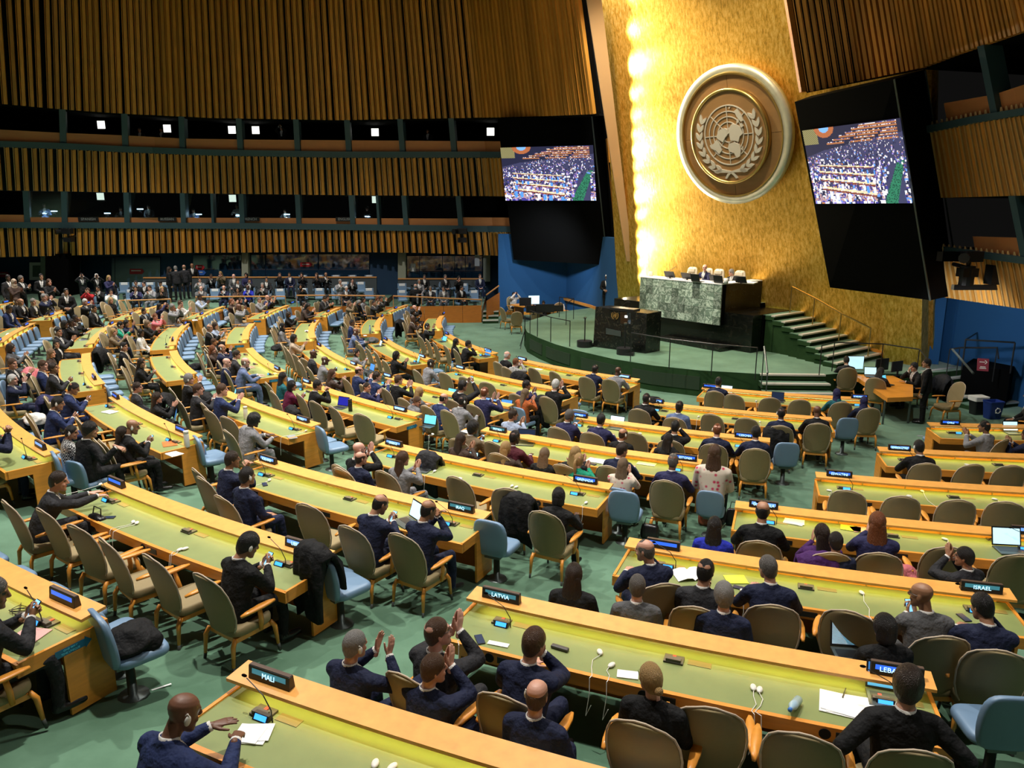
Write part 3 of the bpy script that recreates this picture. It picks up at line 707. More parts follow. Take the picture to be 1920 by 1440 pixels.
obj('wall_box', wrect(85, 476, 128, 572, YB-2.5, 1.2).mesh('black_panel', M_BLACKM), kind='structure', label='black boxed-in panel by the framed picture')
pf = tag(obj('picture_frame', wrect(55, 492, 84, 525, YB-.3).mesh('frame', M_WHITE)), 'framed picture in a white mount on the dark back wall', 'picture')
obj('print', wrect(61, 498, 78, 519, YB-.34, .03).mesh('print', mat('faded_print', (.13, .16, .12), .7, var=.6, scale=3)), pf)
M_REDS = mat('red_sign', (.45, .02, .03), .5); M_BLUES = mat('blue_sign', (.03, .12, .5), .5)
for x0, y0, x1, y1, m, dsc in ((-4, 510, 14, 520, M_REDS, 'red arrow sign on the back wall at the left edge'), (130, 506, 147, 517, M_REDS, 'red arrow sign on the leftmost glass pane'), (243, 504, 266, 514, M_REDS, 'red arrow sign on the glass left of the dark doorway'),
                       (366, 497, 380, 506, M_REDS, 'red sign beside the standing men'), (563, 492, 582, 500, M_REDS, 'dim red sign on the long dark glass'), (371, 507, 382, 516, M_BLUES, 'small blue sign under a red one')):
    o = tag(obj('arrow_sign', None), dsc, 'sign')
    P = [atY(x, y, YB-.13) for x, y in ((x0, y0), (x1, y0), (x1+4, (y0+y1)/2), (x1, y1), (x0, y1))]
    m_ = MB(); n_ = Vector((0, .03, 0)); m_.loft([[p for p in P], [p+n_ for p in P]]); obj('board', m_.mesh('board', m), o)
    m_ = MB(); A = atY(x0+3, y0+3, YB-.14); B = atY(x1-2, y0+4.2, YB-.14); m_.box(((A.x+B.x)/2, YB-.14, (A.z+B.z)/2), (abs(B.x-A.x), .01, .05)); obj('lettering', m_.mesh('lettering', M_WHITE), o)
for x0, y0, x1, y1, d in ((770, 494, 779, 509, 'white notice on the glass beside the pale pillar'), (890, 478, 899, 499, 'tall white notice hanging under the slats near the blue wall')):
    tag(obj('notice', wrect(x0, y0, x1, y1, YB-.13, .03).mesh('notice', M_PAPER)), d, 'notice')
# cameras on the ledges
def ptz(X, Yp, s, W, label, big=False):
    c = [(-100, Yp), (2200, Yp)]; x = refx(W, X, c); P = W.at(x, c, .75)
    o = thing('remote_camera', label, 'camera', TR(P, 0, s))
    obj('arm', MB().tube([(0, .6, -.1), (0, 0, -.15), (0, 0, 0)], .05, 6).mesh('arm', M_BLACK), o)
    obj('head', bev(MB().box((0, -.05, .12), (.42, .34, .24)).mesh('head', M_BLACK), .02), o)
    obj('lens', MB().loft([[(.3+.0*j, 0, 0)]*3, [(.3, 0, 0)]*3]).mesh('lens', M_BLACK) if 0 else MB().tube([(-.2, -.2, .12), (-.34, -.36, .1)], [.09, .12], 10).mesh('lens', M_BLACK), o)
    obj('bracket', MB().box((0, 0, -.25), (.36, .3, .2)).mesh('bracket', M_BLACK), o)
    if big:
        obj('hood', MB().box((-.5, 0, .12), (.4, .25, .22)).mesh('hood', M_BLACKM), o); obj('pan_head', MB().cyl((0, 0, -.55), .16, .45, 12).mesh('pan_head', M_BLACK), o)
        obj('crossbar', MB().box((.5, 0, -.6), (1.6, .12, .12)).mesh('crossbar', M_BLACK), o); obj('battery', MB().box((.75, 0, -.3), (.5, .3, .45)).mesh('battery', M_BLACK), o)
    return o
ptz(133, 438, 1.25, WL, 'black remote camera on the ledge under the left booths'); ptz(872, 438, 1.35, WL, 'black remote camera on the ledge near the left screen'); ptz(1862, 490, 1.15, WR, 'large black broadcast camera on the right ledge', True)
# ================================================================== desks
DESKS = {}
BLK = {'R': 'right block', 'M': 'centre block', 'L': 'centre-left block', 'K': 'left block', 'J': 'far-left block', 'I': 'farthest block'}
ORD = ['first', 'second', 'third', 'fourth', 'fifth', 'sixth', 'seventh', 'eighth']
SPAN = {  # block: {row: (left angle, right angle)} as seen from the centre of the arcs
 'R': {0: (243.75, 251.3), 1: (245.3, 253.3), 2: (247.3, 256.0), 3: (249.7, 259.2), 4: (252.65, 263.1), 5: (256.4, 268.0), 6: (261.6, 275.0)},
 'M': {0: (232.8, 240.55), 1: (233.3, 241.75), 2: (233.8, 243.25), 3: (234.9, 245.4), 4: (236.5, 247.85), 5: (239.1, 250.75), 6: (241.5, 255.0), 7: (243.9, 259.6)},
 'L': {1: (220.9, 229.45), 2: (220.5, 229.7), 3: (220.7, 230.5), 4: (220.3, 231.9), 5: (220.8, 234.0), 6: (219.75, 234.85), 7: (219.95, 236.95)},
 'K': {1: (209.0, 217.0), 2: (207.55, 217.4), 3: (206.3, 215.3), 4: (205.1, 215.95), 5: (204.0, 215.9), 6: (200.9, 214.95), 7: (197.9, 214.7)},
 'J': {1: (196.4, 204.4), 2: (194.3, 203.9), 3: (192.5, 203.9), 4: (190.5, 200.6), 5: (186.0, 199.3), 6: (180.7, 193.6), 7: (177.0, 191.0)},
 'I': {0: (187.0, 193.5), 1: (185.6, 193.4), 2: (182.5, 190.5), 3: (180.2, 187.8), 4: (175.5, 185.1), 5: (174.3, 181.1), 6: (166.4, 175.1)}}
def desk_label(b, k): return "%s row from the stage in the %s" % (ORD[7-k], BLK[b])
def arc_box(mb_, r0, r1, z0, z1, a0, a1, n, tilt=0):
    rg = []
    for i in range(n+1):
        a = a0+(a1-a0)*i/n
        p0, p1 = pol(r0, a), pol(r1, a)
        rg.append([(p0.x, p0.y, z0+tilt), (p1.x, p1.y, z0), (p1.x, p1.y, z1), (p0.x, p0.y, z1+tilt)])
    mb_.loft(rg)
M_BLACKHOLE = mat('speaker_mesh', (.006, .006, .006), .9)
M_PBOX = mat('socket_grey', (.06, .055, .05), .5); M_RED = mat('socket_red', (.5, .03, .03), .5)
M_BRONZEP = mat('inlay_plate', (.22, .17, .045), .5)
T_ = .745
def make_desk(b, k):
    a0, a1 = SPAN[b][k]; R = ROW[k]; z = zc(R)
    am = math.radians((a0+a1)/2)
    d = thing('delegate_desk', 'curved green-topped wooden desk, '+desk_label(b, k), 'desk', None, 'curved delegate desks')
    DESKS[(b, k)] = d
    mb_ = MB(); arc_box(mb_, R-.13, R+.58, z+T_-.02, z+T_, a0+.05, a1-.05, 14); obj('desktop', mb_.mesh('desktop', M_LEATHER), d)
    mb_ = MB(); arc_box(mb_, R+.575, R+.62, z+T_-.115, z+T_+.006, a0, a1, 14); ap = obj('front_edge', mb_.mesh('front_edge', M_WOOD), d)
    mb_ = MB(); arc_box(mb_, R-.165, R-.125, z+T_-.04, z+T_+.03, a0, a1, 14); obj('rear_lip', mb_.mesh('rear_lip', M_WOOD), d)
    mb_ = MB(); arc_box(mb_, R-.15, R-.12, z+.06, z+T_-.04, a0+.08, a1-.08, 14); mp_ = obj('modesty_panel', mb_.mesh('modesty_panel', M_PANEL), d)
    da = math.degrees(.03/R)
    for (e0, e1) in ((a0, a0+da), (a1-da, a1)):
        mb_ = MB(); arc_box(mb_, R-.165, R+.25, z+.05, z+T_-.115, e0, e1, 1); arc_box(mb_, R-.165, R+.60, z+T_-.115, z+T_+.014, e0, e1, 1)
        obj('end_panel', mb_.mesh('end_panel', M_WOOD), d)
    # ledge with a light under it, on small posts
    mb_ = MB(); arc_box(mb_, R-.165, R+.065, z+LED-.028, z+LED+.0, a0, a1, 14, .02); obj('ledge', mb_.mesh('ledge', M_LEDGE), d)
    mb_ = MB(); arc_box(mb_, R-.03, R+.035, z+LED-.037, z+LED-.033, a0+.3, a1-.3, 10, .004); obj('light_strip', mb_.mesh('light_strip', M_STRIP), d)
    pm = MB().box((0, 0, 0), (.012, .05, .12)).mesh('post', M_BRASS)
    for i in range(7):
        a = a0+.25+(a1-a0-.5)*i/6; p = pol(R-.13, a); obj('ledge_post', pm, d, TR((p.x, p.y, z+T_+.065), math.radians(a)+PI/2))
    # speakers and sockets set in the edge, plates in the top
    sm = MB().loft([[(.045*math.cos(2*PI*j/16), y, .045*math.sin(2*PI*j/16)) for j in range(16)] for y in (0, .006)]).mesh('speaker', M_BLACKHOLE)
    so = MB().box((0, 0, 0), (.19, .012, .06)).mesh('socket_plate', M_BLACK)
    for i in range(3):
        for q, me, nm in ((-.17, sm, 'speaker'), (0, so, 'socket_plate')):
            a = a0+(a1-a0)*(i+.5)/3+math.degrees(q/R); p = pol(R+.621, a)
            obj(nm, me, d, TR((p.x, p.y, z+T_-.055), math.radians(a)+PI/2 if nm == 'socket_plate' else math.radians(a)-PI/2))
    for i, fr in enumerate((.10, .5, .90)):
        a = a0+(a1-a0)*fr; p = pol(R+.12, a)
        pb = obj('socket_box', PBM, d, TR((p.x, p.y, z+T_+.008), math.radians(a)-PI/2))
        p = pol(R+.10, a+math.degrees(.22/R)); obj('inlay_plate', IPM, d, TR((p.x, p.y, z+T_+.002), math.radians(a)-PI/2))
    return d
mb_ = MB(); mb_.box((0, 0, 0), (.17, .12, .02)); mb_.box((0, .03, .02), (.13, .05, .03)); mb_.mi = 1; mb_.box((0, -.02, .012), (.03, .06, .008)); PBM = mb_.mesh('socket_box', [M_PBOX, M_RED])
IPM = MB().box((0, 0, 0), (.20, .08, .004)).mesh('inlay_plate', M_BRONZEP)
for b in SPAN:
    for k in SPAN[b]: make_desk(b, k)
# leg posts under the free half of each desk
# ================================================================== chairs
def rrect(w, h, r, n=4):
    pts = []
    for cx, cy, a0 in ((w/2-r, h/2-r, 0), (-w/2+r, h/2-r, 90), (-w/2+r, -h/2+r, 180), (w/2-r, -h/2+r, 270)):
        for i in range(n+1): a = math.radians(a0+90*i/n); pts.append((cx+r*math.cos(a), cy+r*math.sin(a)))
    return pts
# back shell: local frame, chair faces +Y, seat centre at origin
PROF = [(0, .15), (.03, .195), (.09, .232), (.20, .262), (.36, .272), (.48, .258), (.58, .222), (.635, .165), (.662, .10), (.672, .035)]
YB_ = lambda h: -.235-.20*h-.05*h*h
def back_shell(grow=0, y_off=0, th=.055):
    N = 20; rows = []
    prof = PROF
    m_ = MB(); rg = []
    for h, w_ in prof:
        w2 = w_+grow; ring = []
        for j in range(N):
            a = 2*PI*j/N; x = w2*math.cos(a); y = math.sin(a)
            yy = (th/2)*(1 if y > 0 else 1)*y
            yc = YB_(h)+ .055*(x/.27)**2+y_off
            ring.append((x, yc+yy*(.75+.25*abs(math.sin(a))), .40+h+grow*(1 if h > .3 else -1)))
        rg.append(ring)
    m_.loft(rg); return m_
CH = {}
CH['backrest'] = sub(back_shell().mesh('backrest', M_BEIGE), 1)
m_ = MB(); N = 20
for i in range(1): pass
rg = []
prof = PROF
line = []
for h, w_ in prof: line.append((w_+.003, h))
pts = [(x, h) for x, h in line]+[(-x, h) for x, h in line[::-1]]
CH['piping'] = MB().tube([(x, YB_(h)+.055*(x/.27)**2, .40+h+(.012 if abs(x) < .1 and h > .6 else 0)) for x, h in pts], .009, 5).mesh('piping', M_PIPE, True)
m_ = MB(); rg = []
for z, g in ((.36, -.03), (.385, 0), (.44, 0), (.468, -.025), (.475, -.09)):
    rg.append([(x*(1+g*2)*1.0, y*(1+g*2)-.0, z) for x, y in rrect(.50, .50, .12)])
CH['seat'] = sub(m_.loft(rg).mesh('seat', M_BEIGE), 1)
m_ = MB(); m_.box((0, .19, .34), (.42, .03, .05)); m_.box((0, -.20, .34), (.42, .03, .05)); m_.box((-.2, 0, .34), (.03, .42, .05)); m_.box((.2, 0, .34), (.03, .42, .05))
CH['seat_frame'] = m_.mesh('seat_frame', M_CHAIRW)
def leg(sx, sy):
    m_ = MB(); x, y = .215*sx, (.20 if sy > 0 else -.22)
    pts = [(x, y, .37), (x*1.06, y+.04*sy, .30), (x*1.10, y+.06*sy, .09)]
    m_.tube(pts, [.024, .026, .017], 6); m_.mi = 1; m_.tube([pts[2], (x*1.12, y+.075*sy, 0)], [.018, .015], 6)
    return m_.mesh('leg', [M_CHAIRW, M_DARKTIP], True)
CH['legs'] = [leg(a, b) for a in (-1, 1) for b in (-1, 1)]
def arm(sx):
    m_ = MB(); x = .315*sx
    rg = []
    for y, w_, z in ((-.20, .012, .625), (-.12, .030, .632), (.02, .042, .638), (.13, .034, .640), (.20, .012, .636)):
        rg.append([(x-w_, y, z), (x+w_, y, z), (x+w_*.9, y, z+.022), (x-w_*.9, y, z+.022)])
    m_.loft(rg); m_.tube([(x*.97, .02, .63), (x*.93, .04, .50), (x*.80, .06, .36)], [.022, .026, .022], 6)
    return m_.mesh('armrest', M_CHAIRW, True)
CH['arms'] = [arm(-1), arm(1)]
def make_chair(M, label, group='beige delegate armchairs', arms=True):
    t = thing('armchair', label, 'chair', M, group)
    obj('seat', CH['seat'], t); bk = obj('backrest', CH['backrest'], t); obj('piping', CH['piping'], bk); obj('seat_frame', CH['seat_frame'], t)
    for m in CH['legs']: obj('leg', m, t)
    if arms:
        for m in CH['arms']: obj('armrest', m, t)
    return t
# blue pedestal seats
m_ = MB(); rg = []
for h, w_, th in ((0, .16, .05), (.06, .20, .07), (.2, .225, .075), (.36, .22, .07), (.45, .19, .06), (.485, .12, .045)):
    yc = -.19-.13*h; ring = []
    for x, y in rrect(2*w_, th, th*.49, 3): ring.append((x, yc+y+.35*x*x, .36+h))
    rg.append(ring)
BL = {'backrest': sub(m_.loft(rg).mesh('backrest', M_BLUEV), 1)}
m_ = MB(); rg = []
for z, g in ((.36, -.05), (.38, 0), (.43, .0), (.455, -.04), (.46, -.12)): rg.append([(x*(1+g*2), y*(1+g*2)+.02, z) for x, y in rrect(.44, .42, .09)])
BL['seat'] = sub(m_.loft(rg).mesh('seat', M_BLUEV), 1)
BL['pedestal'] = MB().tube([(0, -.05, .0), (0, -.05, .02), (0, -.05, .03), (0, -.05, .36)], [.13, .12, .04, .035], 12).mesh('pedestal', M_STEEL, True)
m_ = MB(); m_.box((0, -.05, .34), (.2, .25, .03)); BL['bracket'] = m_.mesh('bracket', M_STEEL)
m_ = MB(); m_.loft([[(.225*math.cos(2*PI*j/16)*.8, -.255-.02, .9-.0) for j in range(2)]]*2) if 0 else None
def make_blue(M, label, group='blue pedestal seats'):
    t = thing('pedestal_seat', label, 'seat', M, group)
    obj('seat', BL['seat'], t); obj('backrest', BL['backrest'], t); obj('pedestal', BL['pedestal'], t); obj('bracket', BL['bracket'], t)
    return t
SLOTS = []      # [kind, Vector, facing angle, label words, used]
def heading(p): return math.atan2(CY-p.y, CX-p.x)-PI/2      # rotation that makes local +Y face the centre
rnd = random.Random(5)
for (b, k), d in DESKS.items():
    a0, a1 = SPAN[b][k]; R = ROW[k]
    n = 6
    for i in range(n):
        fr = (i+.5)/n
        a = a0+(a1-a0)*fr
        r = R+.93+rnd.uniform(-.05, .08); p = pol(r, a+math.degrees(rnd.uniform(-.03, .03)/R)); p.z = floor_z(p.x, p.y)
        SLOTS.append(['b', p, heading(p)+rnd.uniform(-.22, .22), (b, k, i), False])
        r = R-.45; p = pol(r, a); p.z = floor_z(p.x, p.y)
        SLOTS.append(['u', p, heading(p)+rnd.uniform(-.04, .04), (b, k, i), False])
def seat_words(key):
    b, k, i = key; return "seat %s of six, %s" % (['one', 'two', 'three', 'four', 'five', 'six'][i], desk_label(b, k))
# ================================================================== people
def remesh(me, vox, smooth=2):
    o = bpy.data.objects.new('t', me); COL.objects.link(o)
    md = o.modifiers.new('r', 'REMESH'); md.mode = 'VOXEL'; md.voxel_size = vox; md.use_smooth_shade = True
    if smooth: sm = o.modifiers.new('s', 'SMOOTH'); sm.factor = .5; sm.iterations = smooth
    dg = bpy.context.evaluated_depsgraph_get(); m2 = bpy.data.meshes.new_from_object(o.evaluated_get(dg)); bpy.data.objects.remove(o); bpy.data.meshes.remove(me)
    return m2
class Src:
    """solid shapes with a label each; remeshed into one skin whose faces take the nearest label"""
    def __init__(s): s.mb = MB(); s.pts = []
    def lab(s, n0, label):
        for v in s.mb.v[n0:]: s.pts.append((v.copy(), label))
    def tube(s, pts, rad, label, k=12):
        pts = [Vector(p) for p in pts]; q = []; r = []
        for i in range(len(pts)-1):
            for t in (0, .25, .5, .75): q.append(pts[i].lerp(pts[i+1], t)); r.append(rad[i]*(1-t)+rad[i+1]*t)
        q.append(pts[-1]); r.append(rad[-1]); n = len(s.mb.v); s.mb.tube(q, r, k); s.lab(n, label)
        for p, rr in ((pts[0], rad[0]), (pts[-1], rad[-1])): n = len(s.mb.v); s.mb.ell(p, (rr, rr, rr), 10, 6); s.lab(n, label)
    def ell(s, c, r, label, M=None): n = len(s.mb.v); s.mb.ell(c, r, 14, 10, M); s.lab(n, label)
    def rings(s, rg, label): n = len(s.mb.v); s.mb.loft(rg); s.lab(n, label) if not callable(label) else [s.pts.append((v.copy(), label(i, v))) for i, v in enumerate(s.mb.v[n:])]
    def build(s, vox, smooth=2):
        me = remesh(s.mb.mesh('t', []), vox, smooth)
        kd = kdtree.KDTree(len(s.pts))
        for i, (p, l) in enumerate(s.pts): kd.insert(p, i)
        kd.balance()
        V = [tuple(v.co) for v in me.vertices]; Fc = [tuple(p.vertices) for p in me.polygons]
        L = [s.pts[kd.find(p.center)[1]][1] for p in me.polygons]; bpy.data.meshes.remove(me)
        return V, Fc, L
SK, JK, SH, TRO, SHOE, TIE, EYE, LIP = range(8)
# ---- head (origin between the ears, face towards +Y)
HR = [(-.128, .018, .078, .048), (-.118, .034, .090, .030), (-.098, .048, .094, -.005), (-.07, .058, .094, -.04), (-.035, .066, .092, -.070), (0, .072, .092, -.088), (.035, .076, .093, -.098), (.068, .073, .086, -.096), (.092, .060, .066, -.080), (.108, .042, .042, -.058), (.118, .018, .012, -.028)]
def head_geo():
    s = Src(); rg = []
    for z, hw, f, b in HR:
        c = (f+b)/2; h = (f-b)/2
        rg.append([(hw*math.copysign(abs(math.cos(a))**.9, math.cos(a)), c+h*math.copysign(abs(math.sin(a))**.9, math.sin(a)), z) for a in [2*PI*j/24 for j in range(24)]])
    s.rings(rg, SK)
    s.tube([(0, .090, .036), (0, .104, .008), (0, .117, -.018)], [.008, .010, .013], SK); s.ell((0, .104, -.026), (.017, .014, .009), SK)
    for sx in (-1, 1):
        s.ell((sx*.076, -.008, -.004), (.011, .020, .033), SK, Matrix.Rotation(.25*sx, 4, 'Z')); s.ell((sx*.030, .085, .040), (.022, .012, .006), SK)
        s.ell((sx*.031, .083, .016), (.013, .011, .008), EYE); s.ell((sx*.035, .072, -.035), (.026, .018, .022), SK)
    s.ell((0, .092, -.060), (.023, .010, .0075), LIP); s.ell((0, .086, -.112), (.02, .014, .014), SK)
    s.tube([(0, -.022, -.05), (0, -.040, -.13), (0, -.052, -.20)], [.056, .055, .062], SK, 16)
    return s.build(.0075, 1)
HEAD = head_geo()
# ---- hand (origin at the wrist, fingers along +Y, thumb towards +X, palm facing -Z)
def hand_geo(curl, spread=.06, thumb=.7, tc=.5):
    s = Src(); pal = []
    for y, hw, hd in ((-.01, .026, .019), (.015, .030, .018), (.05, .038, .015), (.085, .040, .012), (.095, .036, .010)):
        pal.append([(hw*math.cos(a), y, hd*math.sin(a)) for a in [2*PI*j/14 for j in range(14)]])
    s.rings(pal, SK); s.tube([(0, -.05, 0), (0, 0, 0)], [.025, .024], SK)
    for i, (x, L, r) in enumerate(((.030, .072, .0088), (.010, .080, .0090), (-.011, .074, .0086), (-.031, .058, .0078))):
        a = spread*(1.5-i)*.8; d = Vector((math.sin(a), math.cos(a), 0)); p = Vector((x, .088-abs(x-.005)*.25, 0)); pts = [p-d*.02, p]; cu = 0
        for seg, f in enumerate((.44, .32, .24)):
            cu += curl*(.7, 1.0, .7)[seg]; q = Vector((d.x*math.cos(cu), d.y*math.cos(cu), -math.sin(cu))); p = p+q*L*f; pts.append(p)
        s.tube(pts, [r*1.1, r*1.05, r, r*.92, r*.82], SK, 8)
    b = Vector((.028, .018, -.006)); d1 = Vector((math.sin(thumb), math.cos(thumb), -.25)).normalized(); d2 = Vector((math.sin(thumb*(1-tc)), math.cos(thumb*(1-tc)), -.35*tc)).normalized()
    s.tube([b-d1*.01, b+d1*.032, b+d1*.036+d2*.03, b+d1*.036+d2*.055], [.014, .0115, .0105, .0085], SK, 8)
    return s.build(.0052, 1)
HANDS = {'flat': hand_geo(.12, .05, .6, .4), 'curl': hand_geo(.62, .02, .75, .7), 'grip': hand_geo(.95, .0, .8, .9)}
def bender(lean, twist, slump=0):
    piv = Vector((0, -.06, .56))
    def B(p):
        p = Vector(p); t = min(max((p.z-.56)/.32, 0), 1)
        q = Matrix.Rotation(-lean*t, 3, 'X') @ (p-piv)+piv; tt = min(max((p.z-.6)/.4, 0), 1)
        return Matrix.Rotation(twist*tt, 3, 'Z') @ q
    return B
def ik(S, W, a, b, pole):
    d = W-S; L = min(d.length, (a+b)*.985); u = d.normalized(); W = S+u*L
    x = (a*a-b*b+L*L)/(2*L); h = math.sqrt(max(a*a-x*x, 1e-6)); p = Vector(pole); p = (p-u*p.dot(u)).normalized()
    return S+u*x+p*h, W
POSES = {  # lean, twist, right (pos, finger dir, palm dir, kind), left (...), pole, standing
 'lap': (.05, 0, ((.11, .26, .60), (-.4, .9, -.1), (0, -.2, -1), 'flat'), ((-.11, .26, .60), (.4, .9, -.1), (0, -.2, -1), 'flat'), 0),
 'clap': (.06, 0, ((.055, .34, .96), (-.1, .65, .75), (-1, 0, 0), 'flat'), ((-.055, .34, .96), (.1, .65, .75), (1, 0, 0), 'flat'), 0),
 'clapw': (.08, .1, ((.15, .32, 1.02), (0, .35, .95), (-1, 0, 0), 'flat'), ((-.06, .34, 1.0), (0, .4, .9), (1, 0, 0), 'flat'), 0),
 'claph': (.05, 0, ((.05, .26, 1.12), (-.1, .35, .95), (-1, 0, 0), 'flat'), ((-.05, .26, 1.12), (.1, .35, .95), (1, 0, 0), 'flat'), 0),
 'desk': (.22, 0, ((.16, .42, .81), (-.35, .95, 0), (0, 0, -1), 'flat'), ((-.16, .42, .81), (.35, .95, 0), (0, 0, -1), 'flat'), 0),
 'write': (.30, -.1, ((.17, .46, .82), (-.5, .8, -.2), (-.3, 0, -1), 'curl'), ((-.12, .50, .81), (.6, .75, 0), (0, 0, -1), 'flat'), 0),
 'phone': (.16, 0, ((.06, .33, .88), (-.3, .8, .5), (-.8, .0, .4), 'grip'), ((-.05, .33, .87), (.3, .8, .5), (.8, 0, .4), 'grip'), 0),
 'photo': (.0, 0, ((.09, .27, 1.26), (-.3, .3, .9), (-.9, -.2, 0), 'grip'), ((-.09, .27, 1.26), (.3, .3, .9), (.9, -.2, 0), 'grip'), 0),
 'chin': (.20, 0, ((.05, .24, 1.06), (-.2, .1, 1), (-.3, -1, 0), 'curl'), ((-.16, .40, .81), (.6, .8, 0), (0, 0, -1), 'flat'), 0),
 'clasp': (.16, 0, ((.03, .33, 1.02), (-.5, .2, .8), (-.9, .1, -.2), 'curl'), ((-.03, .33, 1.02), (.5, .2, .8), (.9, .1, -.2), 'curl'), 0),
 'over': (.14, -.12, ((.52, .12, .98), (.9, .3, -.3), (0, .2, -1), 'curl'), ((-.13, .30, .62), (.3, .9, 0), (0, 0, -1), 'flat'), 0),
 'reach': (.36, -.25, ((.10, .70, .86), (.1, 1, -.1), (0, 0, -1), 'curl'), ((-.22, .60, .82), (.1, 1, 0), (0, 0, -1), 'flat'), 0),
 'akimbo': (.02, 0, ((.30, .02, .60), (-.4, .6, -.5), (-.6, -.4, -.4), 'curl'), ((-.36, .05, .66), (.4, .7, -.5), (.6, -.4, 0), 'grip'), 0),
 'gesture': (.06, .15, ((.26, .36, .96), (.2, .5, .8), (-.6, -.5, .3), 'curl'), ((-.13, .38, .82), (.4, .9, 0), (0, 0, -1), 'flat'), 0),
 'stand': (.0, 0, ((.10, .20, 1.05), (-.8, .4, -.3), (0, -1, 0), 'curl'), ((-.10, .20, 1.04), (.8, .4, -.3), (0, -1, 0), 'curl'), 1),
 'standdown': (.03, 0, ((.25, .04, .80), (0, .1, -1), (-1, 0, 0), 'curl'), ((-.25, .04, .80), (0, .1, -1), (1, 0, 0), 'curl'), 1),
 'standclap': (.02, 0, ((.05, .32, 1.30), (-.1, .6, .8), (-1, 0, 0), 'flat'), ((-.05, .32, 1.30), (.1, .6, .8), (1, 0, 0), 'flat'), 1),
 'standphoto': (.0, 0, ((.09, .27, 1.62), (-.3, .3, .9), (-.9, -.2, 0), 'grip'), ((-.09, .27, 1.62), (.3, .3, .9), (.9, -.2, 0), 'grip'), 1),
 'standlean': (.38, 0, ((.20, .55, 1.10), (0, 1, -.2), (0, 0, -1), 'flat'), ((-.16, .52, 1.05), (0, 1, -.2), (0, 0, -1), 'flat'), 1),
}
def add_geo(acc, geo, M, flipx=False):
    V, Fc, L = geo; n = len(acc[0])
    for v in V:
        v = Vector(v)
        if flipx: v.x = -v.x
        acc[0].append(M @ v)
    for f in Fc: acc[1].append(tuple(n+i for i in (f[::-1] if flipx else f)))
    acc[2].extend(L)
BODY = {}
